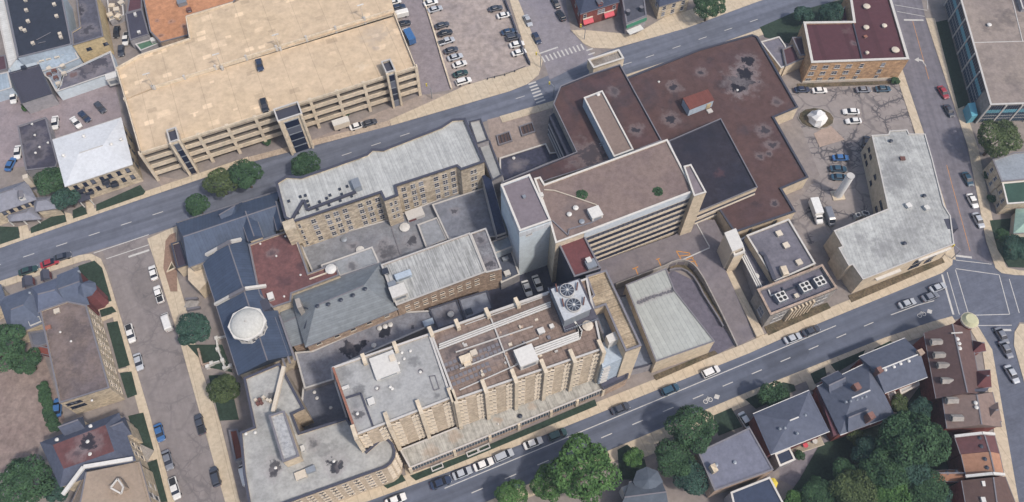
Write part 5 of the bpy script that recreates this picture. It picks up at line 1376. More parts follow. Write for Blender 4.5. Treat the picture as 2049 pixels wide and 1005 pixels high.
for q in [(-145.1,63.0),(-141.1,64.0),(-144.4,60.6),(-141.9,59.2),(-140.5,56.8),(-143.2,62.0),(-139.8,60.9)]:
    unit(bl, q, 1.2, 1.0, 3.82, 0.9, 'cream' if random.random() < .6 else 'rust', a=random.random())
dk = thing('worn_tar_building', 'low grey tar roofed building with black patch and white front wall', 'building', (-136.5,65.3))
flat(dk, [(-140.4,61.5),(-127.8,70.6),(-123.8,62.2),(-140.4,53.8)], 4, 'white_wall', surf('worn_tar', '#6f6d78', 0.2, patch=0.1, stains=[((-134.3,62.9), 4, .7, '#3a3a48'), ((-130.8,66.1), 4, .7, '#3a3a48'), ((-137.5,61.2), 1.5, .6, '#704f4a')]), par=0.3, cop='coping')
unit(dk, (-124.9,59.8), 3.2, 2.2, 1.5, 3.0, 'white', name='door_hood')
dq = thing('square_charcoal_shed', 'square charcoal roofed shed with ivy along its front', 'shed', (-152.2,59.1))
flat(dq, [(-156.6,60.6),(-148.2,64.1),(-140.9,52.3),(-149.0,48.5)], 5, 'grey_wall', surf('charcoal_felt', '#494957', 0.08, patch=0.3), par=0.15, cop='coping_dark')
MB().box((-152.3,62.4), 1.4, 1.0, 4.8, 5.9, GA).build('roof_hatch', 'dark_metal', dq)
gz_ = thing('white_gable_shed', 'small white gabled shed roof above the square charcoal shed', 'shed', (-156.9,69.5))
gabled(gz_, [(-157.2,62.3),(-149.8,64.8),(-151.7,68.6),(-156.3,67.6)], 4.2, 5.8, 'white_wall', surf('pale_shed_roof', '#b7c4d0', 0.08))
lbw = thing('pale_lean_to', 'pale blue lean-to roof at the west picture edge', 'shed', (-161.6,61.1))
flat(lbw, [(-163.0,60.2),(-157.8,62.0),(-154.6,55.5),(-160.6,52.8)], 4, 'blue_wall', surf('lean_to_roof', '#a6b6c4', 0.1, ribs=(0, .8)), par=0.1)
mr = thing('maroon_roof_shed', 'small maroon roofed shed west of the white metal roof', 'shed', (-164.6,69.5))
flat(mr, [(-164.9,67.9),(-160.9,69.0),(-158.3,63.0),(-162.4,61.6)], 4, 'grey_wall', surf('maroon_roof', '#5f4650', 0.1), par=0.15, cop='coping_mid')
orb = thing('orange_roof_building', 'building with bright orange brown flat roof behind the garage', 'building', (-112.4,88.1))
flat(orb, [(-122.9,95.7),(-90.2,95.7),(-91.2,90.1),(-105.4,83.7),(-103.1,75.5),(-111.5,72.3),(-115.9,77.0)], 6, 'brick_brown', surf('orange_roof', '#c58f6c', 0.16, patch=0.08, col2='#b5825f', speck=0.0, stains=[((-110.2,81.4), .8, .5, '#6a4030'), ((-112.3,75.5), .8, .5, '#6a4030'), ((-105.6,79.9), .8, .5, '#6a4030'), ((-114.8,82.2), .6, .5, '#6a4030')]), par=0.2, cop='coping_mid')
unit(orb, (-107.9,89.4), 2.8, 2.2, 5.82, 1.4, 'grey_metal')
unit(orb, (-105.0,86.1), 1.4, 1.4, 5.82, 1.0, 'rust')
ds = thing('slate_shed', 'dark violet roofed shed left of the orange roof', 'shed', (-124.7,87.0))
flat(ds, [(-127.0,87.1),(-122.0,89.1),(-117.1,77.7),(-122.7,75.1)], 4, 'grey_wall', surf('violet_roof', '#4c4c5c', 0.1), par=0.2, cop='coping_mid')
unit(ds, (-123.5,86.3), 0.7, 1.4, 3.82, 0.6, 'white')
unit(ds, (-120.5,78.5), 0.9, 0.9, 3.82, 0.6, 'white')
ds2 = thing('maroon_store', 'maroon flat roof north of the dark violet shed', 'shed', (-127.3,95.0))
flat(ds2, [(-128.0,97.1),(-124.1,97.9),(-122.2,89.4),(-126.9,87.6)], 3.6, 'grey_wall', surf('maroon_roof_b', '#62434c', 0.12), par=0.2, cop='coping_mid')
gs = thing('green_roof_shed', 'small green roofed shed with white unit by the orange roof', 'shed', (-119.1,77.0))
flat(gs, [(-121.3,74.5),(-114.8,77.4),(-113.3,75.0),(-118.9,71.6)], 3, 'grey_wall', surf('green_roof', '#5a7d66', 0.12), par=0.15, cop='coping')
unit(gs, (-115.5,75.8), 1.6, 1.6, 2.86, 1.0, 'white')
cl = thing('cluttered_yard_store', 'tan plant enclosure crowded with ducts between yellow building and sheds', 'shed', (-133.6,91.6))
flat(cl, [(-136.1,96.3),(-131.2,97.1),(-128.2,87.8),(-132.3,85.1)], 2.5, 'grey_wall', surf('store_roof', '#7d7470', 0.25, patch=0.3), par=0.1)
for i, q in enumerate([(-133.0,91.5),(-130.9,89.6),(-132.2,86.9),(-130.3,93.0),(-129.6,86.5)]):
    unit(cl, q, 1.7, 1.5, 2.42, 0.8 + .3 * (i % 3), 'cream' if i % 2 else 'concrete', a=.3 * i)

# ---- shops north of the north road
rb = thing('red_brick_shop', 'red brick shop with slate roof and two red awnings at the side street corner', 'building', (28.4,88.1))
rq = [(22.3,84.5),(34.9,89.8),(32.0,104.5),(19.2,99.8)]
hipped(rb, rq, 6.5, 9.0, 'brick_red', surf('slate_dark', '#434a5e', 0.1, patch=0.2), f=0.3, over=.3)
windows(rb, rq[0], rq[1], (4.6,), (.12, .5, .6, .9), 1.2, 1.8, 'sash')
windows(rb, rq[3], rq[0], (4.6,), (.3, .6, .85), 1.2, 1.8, 'sash')
for t in (.2, .76):
    a, b = lerp(rq[0], rq[1], t - .13), lerp(rq[0], rq[1], t + .13)
    s = strip([a, b], -1.3, -0.01)
    MB().add([(*s[0], 2.3), (*s[1], 2.3), (*s[2], 3.4), (*s[3], 3.4), (*s[0], 2.0), (*s[1], 2.0)], [(0, 1, 2, 3), (4, 5, 1, 0)]).build('awning', 'awning', rb)
    MB().prism(strip([a, b], -0.4, -0.01), 3.45, 3.7).build('sign_band', 'cream', rb)
dormer(rb, (28.6,88.2), R(-67), 1.6, 1.4, 7.0, 1.0, 'brick_red')
gs2 = thing('green_fronted_shop', 'low shop with dark roof hatches and green fascia', 'shop', (41.1,90.4))
gq2 = [(37.1,81.3),(43.9,84.9),(43.6,101.4),(36.0,99.1)]
flat(gs2, gq2, 5, 'grey_wall', surf('shop_roof', '#565863', 0.14), par=0.2, cop='coping_mid')
MB().prism(strip([gq2[0], gq2[1]], -0.4, -0.01), 3.2, 4.3).build('fascia', 'green_paint', gs2)
for q in [(37.8,86.0),(42.3,87.6)]:
    o = MB().cyl(q, 0.9, 4.82, 6.2, 12, 0.7).build('skylight', 'dark_metal', gs2)
    MB().cyl(q, 0.72, 6.2, 6.3, 12).build('skylight_cap', 'coping_mid', o)
MB().prism(strip([gq2[0], lerp(gq2[0], gq2[1], .7)], -2.6, -0.5), 2.4, 2.6).build('canopy', 'white', gs2)
sb_ = thing('small_stone_building', 'pale stone building with white sash windows cut by the top picture edge', 'building', (54.2,96.2))
sq_ = [(48.3,88.3),(58.5,92.4),(55.6,112.3),(44.7,105.1)]
hipped(sb_, sq_, 6, 8.4, 'stone_pale', surf('slate_dark_b', '#4a5164', 0.1, patch=0.2), f=0.3, over=.3)
windows(sb_, sq_[0], sq_[1], (4.4, 1.8), (.18, .5, .82), 1.3, 1.7, 'sash')
windows(sb_, sq_[3], sq_[0], (4.4,), (.6, .85), 1.3, 1.7, 'sash')

# ---- orange brick building, north-east
ob = thing('orange_brick_building', 'orange brick building with maroon roof and wide white cornice', 'building', (112.3,74.8))
oq = [(92.5,78.1),(108.4,78.4),(109.8,92.5),(122.8,92.5),(122.3,62.5),(91.9,61.0)]
flat(ob, oq, 9, 'brick_orange', surf('maroon_flat_roof', '#5c3b42', 0.08, patch=0.1, ribs=(0, 9.0), ang=3, stains=[((105.5,74.9), 2, .25, '#8a7a78'), ((106.8,69.5), .9, .5)]), par=0.35, cop='coping_white', t=0.7, cop_h=.2)
for q, r in (((111.9,75.7), .9), ((117.8,76.4), .8), ((118.9,66.2), 1.2), ((114.0,84.8), 1.1), ((109.9,65.1), .6)):
    vent(ob, q, 8.66, r * .7, 0.9, 'cream')
unit(ob, (110.9,71.9), 1.0, .8, 8.66, .5, 'tile_red')
MB().bar((*(108.3,78.4), 8.85), (*(107.9,62.5), 8.85), 0.35, 0.35).build('roof_kerb', 'coping_dark', ob)
oa, obb = (91.9,61.0), (122.3,62.5)
windows(ob, oa, obb, (7.0, 4.2, 1.3), (.05, .17, .29, .41), 1.7, 1.5, 'cross')
windows(ob, oa, obb, (7.0, 4.2, 1.4), (.54, .76), 1.2, 1.7, 'sash')
MB().prism(strip([oa, obb], -0.12, -0.01), 0.0, 0.9).build('plinth', 'cream', ob)
og = thing('side_annex', 'low grey and maroon roofed annex left of the orange brick building', 'building', (89.1,77.0))
flat(og, [(79.6,74.5),(86.1,76.8),(87.5,72.9),(87.7,65.1),(84.5,63.4),(80.2,73.6)], 4, 'tan_wall', surf('grey_annex_roof', '#7a7883', 0.12, stains=[((86.1,71.1), 1.5, .5)]), par=0.2, cop='coping_white')
flat(og, [(86.0,70.9),(90.7,73.2),(92.3,67.0),(85.9,63.7)], 4.6, 'tan_wall', surf('maroon_annex_roof', '#5a4148', 0.1), par=0.2, cop='coping_mid')
flat(og, [(89.2,74.5),(92.9,74.8),(92.7,67.1),(90.5,66.8)], 6, 'brick_brown', surf('maroon_annex_high', '#53434d', 0.1), par=0.2, cop='coping_mid')
flat(og, [(106.7,84.8),(110.3,90.6),(110.7,82.4),(106.7,82.4)], 5.0, 'brick_red', surf('maroon_annex_north', '#67424a', 0.1), par=0.2, cop='coping_white')

# ---- office with teal glazing
of = thing('teal_glass_office', 'office block with pale flat roof and teal window bands at the north-east edge', 'building', (155.6,72.7))
fq = [(145.9,94.6),(194.4,94.6),(177.1,46.4),(142.5,45.0)]
flat(of, fq, 8.5, 'concrete_grey', surf('office_roof', '#9d9189', 0.14, patch=0.06, col2='#877d7b', stains=[((158.2,80.5), 5, .35), ((152.5,77.6), 4, .3), ((152.2,53.9), 4, .25)], seams=(0, 0)), par=0.4, cop='coping', t=0.5)
MB().bar((*(144.5,70.2), 8.16), (*(170.2,71.1), 8.16), 0.25, 0.12).build('roof_seam', 'coping', of)
MB().bar((*(163.2,93.3), 8.17), (*(160.3,70.7), 8.17), 0.25, 0.12).build('roof_seam', 'coping', of)
vent(of, (151.6,77.4), 8.1, .5, .8)
def curtain(root, a, b, z0, z1, nb):
    ang = math.atan2(b[1] - a[1], b[0] - a[0])
    h = z1 - z0
    for i in range(nb):
        p, q = lerp(a, b, (i + .05) / nb), lerp(a, b, (i + .95) / nb)
        o = MB().prism(strip([p, q], -0.08, -0.006), z0, z0 + h * .56).build('window_band', 'glass', root)
        MB().prism(strip([p, q], -0.10, -0.006), z0 + h * .565, z0 + h * .76).build('spandrel_panel', 'glass_teal', o)
        MB().prism(strip([p, q], -0.08, -0.006), z0 + h * .765, z1).build('upper_band', 'glass_dark', o)
        for k in range(7):
            c = lerp(p, q, k / 6)
            MB().box((c[0] + math.sin(ang) * .12, c[1] - math.cos(ang) * .12), .07, .1, z0, z1, ang).build('mullion', 'grey_metal', o)
        for zz in (.2, .38):
            MB().prism(strip([p, q], -0.16, -0.085), z0 + h * zz, z0 + h * zz + .12).build('transom', 'coping', o)
        c = lerp(a, b, i / nb)
        MB().box((c[0] + math.sin(ang) * .15, c[1] - math.cos(ang) * .15), .55, .35, 0, z1 + .3, ang).build('column', 'coping', root)
fqc = [(145.9,94.6), (142.5,45.0), (177.1,46.4)]
curtain(of, fqc[0], lerp(fqc[0], fqc[1], .88), 0.6, 8.0, 6)
curtain(of, fqc[1], fqc[2], 0.6, 8.0, 7)
MB().prism([(139.7,49.8),(142.0,50.2),(141.5,45.3),(139.5,44.7)], 0, 3.5).build('entrance_porch', 'glass_teal', of)
fl = thing('low_wing', 'dark roofed corner beyond the office at the right picture edge', 'building', (173.3,96.2))
flat(fl, [(164.6,96.4),(180.0,97.6),(177.1,84.0),(163.5,83.4)], 9.5, 'grey_wall', surf('dark_corner_roof', '#6b6670', 0.1), par=0.2)

# ---- east houses
eh = thing('green_and_grey_house', 'house with grey and dark green flat roofs at the right picture edge', 'house', (148.5,25.7))
flat(eh, [(139.2,26.9),(146.4,29.5),(162.7,30.4),(159.6,21.3),(139.5,19.2)], 6, 'stone_pale', surf('house_grey_roof', '#9aa2ab', 0.1, patch=0.2), par=0.2, cop='coping_mid')
flat(eh, [(139.9,19.2),(159.9,21.4),(157.2,13.5),(139.2,12.0)], 5.5, 'stone_pale', surf('house_green_roof', '#3f5a50', 0.1), par=0.2, cop='coping_white')
windows(eh, (139.2,26.9), (139.5,19.2), (4.2, 1.8), (.3, .7), 1.1, 1.5, 'sash')
windows(eh, (139.9,19.2), (139.2,12.0), (4.0, 1.6), (.3, .7), 1.1, 1.5, 'sash')
for a in ([(139.4,25.3),(141.7,26.1),(141.5,20.5),(139.4,19.5)], [(139.6,19.1),(141.7,19.8),(141.2,15.7),(139.3,15.0)]):
    MB().prism(a, 0, 2.6).build('bay', 'cream', eh)
eg = thing('green_glasshouse', 'small pale green glass roofed garden room at the right picture edge', 'house', (145.2,10.2))
hipped(eg, [(140.3,4.2),(151.1,4.9),(153.5,12.4),(143.1,11.4)], 3.5, 5.2, 'cream', surf('glasshouse_roof', '#9db8ac', 0.15), f=.3)

# ---- west street houses
th = thing('turreted_house', 'slate roofed house with red turret at the west street corner', 'house', (-125.1,-15.1))
SL = surf('house_slate', '#626b7e', 0.1, patch=0.15, col2='#505a72')
gabled(th, [(-114.4,-21.2),(-110.4,-19.7),(-115.8,-9.4),(-120.0,-11.6)], 7.5, 9.6, 'siding_red', SL)
hipped(th, [(-122.5,-21.6),(-115.3,-20.2),(-119.7,-12.0),(-126.0,-14.9)], 7, 9.0, 'stone_pale', surf('house_slate_flat', '#697288', 0.08, patch=0.2), f=.2)
hipped(th, [(-127.9,-27.8),(-121.4,-24.6),(-126.4,-14.7),(-134.0,-18.2)], 6.5, 8.6, 'stone_pale', SL, f=.3)
hipped(th, [(-138.0,-21.8),(-132.8,-18.5),(-135.5,-14.1),(-141.0,-16.7)], 6.5, 8.2, 'stone_pale', SL, f=.3)
tc = (-111.2,-15.8)
o = MB().cyl(tc, 2.3, 0, 8.0, 8).build('turret', 'siding_red', th)
MB().cyl(tc, 2.6, 8.0, 11.0, 8, 0.1).build('turret_roof', SL, o)
dormer(th, (-127.8,-13.2), R(110), 2.4, 2.2, 6.8, .8, 'siding_red', 'coping_dark')
dormer(th, (-123.7,-11.3), R(110), 2.0, 2.2, 6.8, .8, 'siding_red', 'coping_dark')
MB().ring([(-124.6,-24.4),(-122.1,-23.1),(-121.2,-24.5),(-123.7,-25.8)], 6, 7.0, .1).build('balcony_rail', 'white', th)
for q in [(-125.4,-17.2),(-116.8,-17.2),(-114.6,-14.6),(-114.3,-10.9)]:
    vent(th, q, 7.8, .25, 1.2, 'grey_metal')
lf = thing('long_brown_roof_building', 'long cream brick apartment building with mottled brown flat roof on the west street', 'building', (-112.8,-31.0))
lfq = [(-121.0,-22.5),(-114.7,-19.8),(-109.5,-20.9),(-98.1,-43.1),(-109.2,-47.0)]
flat(lf, lfq, 9, 'stone_pale', surf('mottled_brown_roof', '#7f716c', 0.2, patch=0.06, col2='#655f66', stains=[((-110.6,-28.3), 4, .3), ((-109.7,-40.9), 4, .25)]), par=0.3, cop='coping_mid', t=.3)
wa, wb = (-98.1,-43.1), (-109.5,-20.9)
windows(lf, wa, wb, (7.2, 4.6, 2.0), (.06, .1, .2, .3, .34, .45, .55, .6, .7, .8, .84, .94), 0.8, 1.2, 'stone')
windows(lf, (-109.2,-47.0), (-98.1,-43.1), (7.0, 4.6), (.1, .17, .24, .31), 1.0, 1.2, 'dark')
unit(lf, (-116.6,-22.6), 1.3, 1.2, 8.72, .5, 'cream', name='skylight')
unit(lf, (-117.5,-27.2), 1.2, 1.0, 8.72, .5, 'tile_red')
for q in [(-114.2,-28.4),(-110.8,-30.9),(-101.6,-46.3)]:
    vent(lf, q, 8.72, .2, .4)
lean = thing('rear_extension', 'small grey and red roofed extension behind the brown roofed apartments', 'shed', (-124.7,-26.7))
flat(lean, [(-124.9,-26.8),(-120.4,-26.0),(-118.4,-29.8),(-122.4,-31.3)], 5, 'grey_wall', surf('grey_lean', '#6b6f7d', 0.1), par=.15, cop='coping_mid')
gabled(lean, [(-122.3,-31.2),(-118.3,-32.2),(-119.1,-29.9),(-122.3,-29.4)], 4, 5, 'brick_red', surf('red_lean', '#8d5148', 0.1))
cb = thing('slate_edged_chapel_house', 'stone fronted house with slate edged red flat roof on the west street', 'building', (-105.7,-53.4))
SLC = surf('chapel_slate', '#5a6072', 0.12, patch=0.15)
cq_ = [(-110.8,-56.7),(-103.5,-66.6),(-88.0,-60.7),(-94.4,-49.7)]
MB().sides(cq_, 0, 9.0).build('wall', 'stone_pale', cb)
oc = ccw(inset(ccw(cq_), -0.3))
ic = ccw(inset(ccw(cq_), 2.7))
MB().add([(*q, 9.0) for q in oc] + [(*q, 11.5) for q in ic], [(i, (i + 1) % 4, 4 + (i + 1) % 4, 4 + i) for i in range(4)]).build('slate_skirt', SLC, cb)
MB().cap(ic, 11.5).build('flat_roof', surf('red_flat_centre', '#6d4a4b', 0.14, patch=.12, stains=[((-98.4,-57.4), 2.4, .85), ((-100.3,-59.9), 1.6, .5)]), cb)
gq = [(-94.1,-49.7),(-87.1,-59.1)]
windows(cb, (-88.0,-60.7), (-94.4,-49.7), (6.2, 2.8), (.2, .4, .6, .8), 1.3, 2.0, 'stone')
gabled(cb, [(-92.7,-54.9),(-91.0,-54.2),(-93.1,-50.8),(-95.2,-51.8)], 9.0, 11.5, 'stone_pale', SLC)
for q in [(-98.9,-53.4),(-98.6,-57.1),(-105.9,-56.6),(-97.3,-60.0)]:
    vent(cb, q, 11.2, .3, .7)
gabled(cb, [(-104.9,-55.1),(-101.4,-53.6),(-102.8,-51.0),(-106.2,-52.4)], 10, 12.5, 'stone_pale', SLC)
bc = thing('beige_roof_church', 'church with beige gabled roof, white edge trim and stone front on the west street', 'church', (-96.8,-64.3))
BEI = surf('beige_shingle', '#a39384', 0.08, patch=.15)
bq = [(-98.5,-63.4),(-87.1,-61.4),(-80.6,-74.4),(-101.1,-76.6)]
pitched(bc, [bq[0], bq[3], bq[2], bq[1]], 9, *[(-96.4,-64.5),(-95.6,-76.9)], 13, 'stone_pale', BEI)
MB().bar((*(-101.4,-69.0), 11), (*(-97.7,-63.1), 12.2), .9, .5).build('eave_trim', 'white', bc)
MB().bar((*(-97.7,-63.1), 12.2), (*(-87.5,-60.9), 11), .9, .5).build('eave_trim', 'white', bc)
MB().box((-88.9,-67.5), 2.8, 2.4, 10, 12.6, R(40)).build('skylight_box', BEI, bc)
if True:
    t = [(-90.1,-67.9),(-89.0,-65.9),(-87.3,-67.7),(-87.4,-69.2)]
    for s, e in zip(t + t[:1], t[1:] + t[:1]):
        MB().bar((*s, 12.8), (*e, 12.8), .35, .3).build('skylight_frame', 'coping_white', bc)
windows(bc, [(-80.3,-74.1)][0], (-87.8,-60.8), (6.0, 2.6), (.25, .45, .65, .85), 1.4, 2.2, 'arch')
sw_ = thing('entrance_stair', 'broad stone entrance steps of the west street church', 'steps', (-90.1,-58.3))
for k in range(6):
    MB().box(((-88.7,-57.5)[0] - k * .55, (-88.7,-57.5)[1] + k * .22), .6, 3.2, .131, .131 + (k + 1) * .17, R(-22)).build('step', 'concrete_grey', sw_)

# ---- south-east houses
def shingle(n, c): return surf(n, c, 0.1, patch=0.12, grain=1.2)
s1 = thing('grey_flat_house', 'house with plain grey roof beside the big trees on the south road', 'house', (54.4,-58.3))
q = [(46.6,-67.5),(60.9,-62.7),(56.8,-52.7),(43.8,-58.5)]
flat(s1, q, 8, 'brick_brown', shingle('grey_shingle_a', '#7b7e8e'), par=.12, cop='coping_mid', t=.3)
MB().box((46.7,-62.7), 1.2, 1.8, 6, 10, R(22)).build('chimney', 'stone_pale', s1)
vent(s1, (52.1,-61.0), 7.85, .3, .5, 'grey_metal')
vent(s1, (47.7,-61.6), 7.85, .3, .5, 'grey_metal')
s1b = thing('navy_flat_house', 'navy flat roofed house cut by the bottom edge beside the yellow parasol', 'house', (59.1,-67.8))
flat(s1b, [(50.5,-67.6),(60.1,-64.1),(63.3,-72.6),(51.4,-75.9)], 7, 'grey_wall', shingle('navy_felt', '#414b61'), par=.2, cop='coping_white')
um = thing('parasol', 'yellow garden parasol beside the navy flat roofed house', 'parasol', (63.1,-64.6))
uc = (62.1,-64.4)
MB().cyl(uc, 0.05, 0, 2.6, 6).build('pole', 'white', um)
MB().cyl(uc, 1.35, 2.1, 2.75, 6, 0.05).build('canopy', 'yellow', um)
s2 = thing('slate_hip_house', 'square navy slate hip roofed house with white eaves and rear deck', 'house', (69.7,-50.9))
q = [(61.2,-58.6),(75.3,-53.3),(72.5,-43.9),(58.7,-49.5)]
hipped(s2, q, 8, 10.5, 'siding_red', shingle('navy_shingle', '#626879'), f=.42, eave='white')
flat(s2, [(62.8,-58.2),(66.6,-56.7),(67.5,-59.6),(63.5,-61.2)], 5, 'grey_wall', shingle('navy_shingle_low', '#3d455a'), par=.15, cop='coping_white')
for q in [(70.0,-50.2),(68.8,-51.1),(63.4,-53.5),(64.6,-53.3),(66.7,-52.0),(67.3,-54.6)]:
    vent(s2, q, 9.2, .25, .9, 'grey_metal')
dkk = thing('garden_deck', 'timber garden deck behind the square navy hip roofed house', 'deck', (72.1,-55.2))
for k in range(12):
    a, b = lerp((68.2,-55.1), (69.1,-57.3), k / 12), lerp((76.1,-52.1), (76.9,-54.9), k / 12)
    MB().prism(strip([a, b], -.16, .16), .4, .6).build('plank', 'cream' if k % 2 else 'concrete', dkk)
for i, (q, c) in enumerate((((71.9,-55.1), 'awning'), ((74.4,-54.1), 'white'), ((70.7,-54.5), 'black'))):
    t = thing('garden_table', ('red round', 'white round', 'black round')[i] + ' garden table on the timber deck', 'table', q, 'tables on the garden deck', z=.6)
    MB().cyl(q, 0.08, .6, 1.3, 8).build('leg', 'dark_metal', t)
    MB().cyl(q, 0.65, 1.3, 1.36, 14).build('tabletop', c, t)
s3 = thing('red_gabled_slate_house', 'large slate roofed house with red shingled west side and brick chimneys', 'house', (87.5,-43.1))
NV = shingle('blue_slate_house', '#646a7a')
q = [(78.5,-53.9),(91.8,-49.3),(88.7,-36.5),(75.4,-42.6)]
hipped(s3, q, 8, 11.5, 'brick_red', NV, f=.32, eave='white')
gabled(s3, [(77.7,-44.9),(81.3,-43.3),(80.4,-39.1),(76.6,-40.8)], 8.6, 10.4, 'brick_red', NV)
gabled(s3, [(80.4,-53.3),(85.1,-51.7),(83.9,-46.9),(80.0,-48.6)], 8.6, 10.6, 'brick_red', NV)
MB().prism([(75.3,-42.7),(77.4,-41.9),(79.5,-53.5),(76.9,-54.4)], 5.5, 7).build('side_roof', surf('red_side_roof', '#6d4a52', .12), s3)
for q in ((82.9,-43.8), (84.7,-51.0)):
    MB().box(q, 1.4, 1.6, 8, 12.3, GA).build('chimney', 'chimney_brick', s3)
for q in [(86.0,-44.7),(79.8,-47.4),(80.9,-47.2),(82.5,-46.8),(83.7,-46.4),(84.8,-46.1)]:
    vent(s3, q, 10.6, .22, .8, 'grey_metal')
s4 = thing('slate_gable_house', 'slate gabled house with a row of white roof vents near the crossing', 'house', (99.2,-33.7))
q = [(91.4,-43.6),(102.1,-39.7),(99.2,-30.1),(87.4,-34.8)]
gabled(s4, q, 8, 10.4, 'brick_red', NV, eave='white')
for q in [(91.4,-39.0),(93.7,-38.2),(95.5,-37.4),(97.7,-36.7)]:
    vent(s4, q, 9.9, .28, .7)
MB().box((89.6,-39.3), 1.2, 1.4, 8, 11.5, GA).build('chimney', 'chimney_brick', s4)
MB().box((101.0,-34.5), 1.4, 1.4, 7, 11, GA).build('chimney', 'brick_brown', s4)
flat(s4, [(97.4,-41.3),(102.8,-39.0),(102.7,-40.3),(97.5,-42.7)], 3, 'cream', surf('porch_white', '#c4c6c8', .12), par=.1, cop='coping_white')
flat(s4, [(94.0,-42.0),(96.1,-41.2),(96.5,-45.0),(94.6,-45.6)], 3, 'cream', surf('porch_white_b', '#b9bcc0', .12), par=.1, cop='coping_white')
s5 = thing('brown_terrace', 'long maroon mansard terrace with pale dormers and gabled bays on the east street', 'house', (117.3,-31.7))
MAR = shingle('maroon_shingle', '#695452')
q = [(105.0,-28.5),(103.7,-45.0),(114.4,-44.0),(116.3,-27.3)]
pitched(s5, q, 8, *[(110.7,-27.0),(109.5,-45.0)], 11, 'brick_red', MAR, over=.4)
for i, q in enumerate([(106.2,-31.2),(106.0,-34.7),(106.2,-37.4),(106.1,-41.4)]):
    dormer(s5, q, R(180), 1.4, 1.9, 8.7, 0.8, 'cream', 'concrete_grey')
for a in ([(115.8,-33.2),(118.9,-32.5),(118.7,-31.0),(116.9,-30.5)], [(113.9,-42.6),(117.4,-42.1),(118.2,-38.5),(115.2,-38.7)]):
    hipped(s5, a, 8.2, 10.2, 'brick_red', surf('maroon_bay_roof', '#6f4648', .1), f=.4)
for q in [(110.9,-31.1),(111.0,-32.3),(110.8,-33.6)]:
    vent(s5, q, 10.4, .35, .8)
MB().bar((*(109.7,-29.6), 11.0), (*(112.4,-29.5), 11.2), .3, .3).build('ridge_trim', 'coping_white', s5)
MB().prism([(111.4,-43.6),(116.2,-43.2),(115.3,-44.0),(111.5,-44.2)], 8, 9.2).build('flat_bay', 'coping_dark', s5)
tt = (116.0,-25.6)
o = MB().cyl(tt, 1.9, 0, 9.5, 16).build('turret', 'brick_red', s5)
MB().cyl(tt, 2.2, 9.5, 10.1, 16).build('turret_cornice', 'cream', o)
MB().cyl(tt, 2.1, 10.1, 10.9, 16, 1.4).build('turret_cap', 'cap_green', o)
s6 = thing('beige_roof_terrace_house', 'beige shingled terrace house with dormers south of the maroon terrace', 'house', (116.6,-45.7))
BE = shingle('beige_shingle_b', '#8d7a73')
q = [(105.3,-44.7),(104.4,-52.5),(116.8,-52.1),(117.1,-44.2)]
pitched(s6, q, 8, *[(111.9,-45.4),(111.0,-52.7)], 10.5, 'brick_red', BE, over=.4)
for q in [(106.2,-46.3),(106.2,-50.7)]:
    dormer(s6, q, R(180), 1.4, 1.9, 8.5, 0.8, 'cream', 'concrete_grey')
hipped(s6, [(113.7,-51.4),(117.3,-50.8),(117.7,-46.9),(114.2,-47.4)], 8.2, 10.4, 'brick_red', BE, f=.4)
for q in [(111.1,-47.4),(111.0,-48.5)]:
    vent(s6, q, 9.9, .35, .8)
s7 = thing('two_tone_terrace_house', 'terrace house half maroon half orange roofed with white party walls', 'house', (115.2,-57.1))
for a, z, c, n in (([(105.7,-54.7),(106.0,-58.8),(115.3,-58.6),(115.4,-54.2)], 8, '#704e50', 'maroon_half'), ([(106.1,-58.9),(105.9,-63.8),(114.9,-63.6),(115.3,-58.7)], 8, '#b58970', 'orange_half')):
    r0, r1 = lerp(a[0], a[3], .62), lerp(a[1], a[2], .62)
    pitched(s7, a, z - 1, r0, r1, z + 1.2, 'brick_red', shingle(n, c), over=.02)
for a in ([(105.2,-54.8),(114.8,-54.3)], [(105.2,-64.2),(114.3,-63.8)]):
    MB().bar((*a[0], 8.0), (*lerp(*a, .6), 9.6), .6, .6).build('party_wall', 'white', s7)
    MB().bar((*lerp(*a, .6), 9.6), (*a[1], 8.0), .6, .6).build('party_wall', 'white', s7)
for q in [(110.7,-55.4),(110.5,-57.4),(110.5,-60.4),(110.4,-62.4)]:
    vent(s7, q, 8.2, .35, .8, 'dark_metal')
s7b = thing('orange_rear_wing', 'orange roofed rear wing reaching into the garden trees', 'house', (105.5,-61.3))
gabled(s7b, [(98.4,-63.9),(106.0,-64.2),(106.9,-62.1),(98.8,-62.5)], 5, 6.8, 'brick_red', shingle('orange_wing', '#b0836a'))
for q in [(99.9,-63.1),(102.1,-63.0),(104.4,-62.8)]:
    vent(s7b, q, 5.8, .35, .7, 'dark_metal')
s8 = thing('maroon_skylight_house', 'maroon roofed terrace house with white skylights at the bottom right', 'house', (115.5,-66.7))
a = [(104.6,-65.0),(103.7,-73.9),(115.9,-73.9),(115.0,-64.1)]
pitched(s8, a, 7, *[(110.9,-64.7),(109.5,-74.1)], 9.2, 'brick_red', shingle('maroon_b', '#69544f'), over=.05)
for q in [(108.8,-66.0),(111.2,-66.6),(111.4,-68.8),(107.6,-69.6)]:
    MB().box(q, 1.0, 1.2, 7.6, 8.6, 0).build('skylight', 'white', s8)
dc = thing('dark_garden_house', 'grey green roofed house with glazed bay among the trees at the bottom edge', 'house', (31.8,-66.7))
gabled(dc, [(24.7,-72.4),(35.7,-71.3),(34.3,-64.3),(27.7,-65.4)], 6, 8, 'grey_wall', shingle('grey_green', '#5d6570'))
oc_ = (31.7,-65.1)
o = MB().cyl(oc_, 3.2, 0, 6.5, 8).build('bay', 'grey_wall', dc)
MB().cyl(oc_, 3.5, 6.5, 8.2, 8, 0.3).build('bay_roof', shingle('bay_green', '#616a76'), o)
MB().prism([(25.6,-66.1),(28.5,-64.9),(28.9,-66.9),(26.3,-67.8)], 0, 5).build('glazed_porch', 'coping', dc)
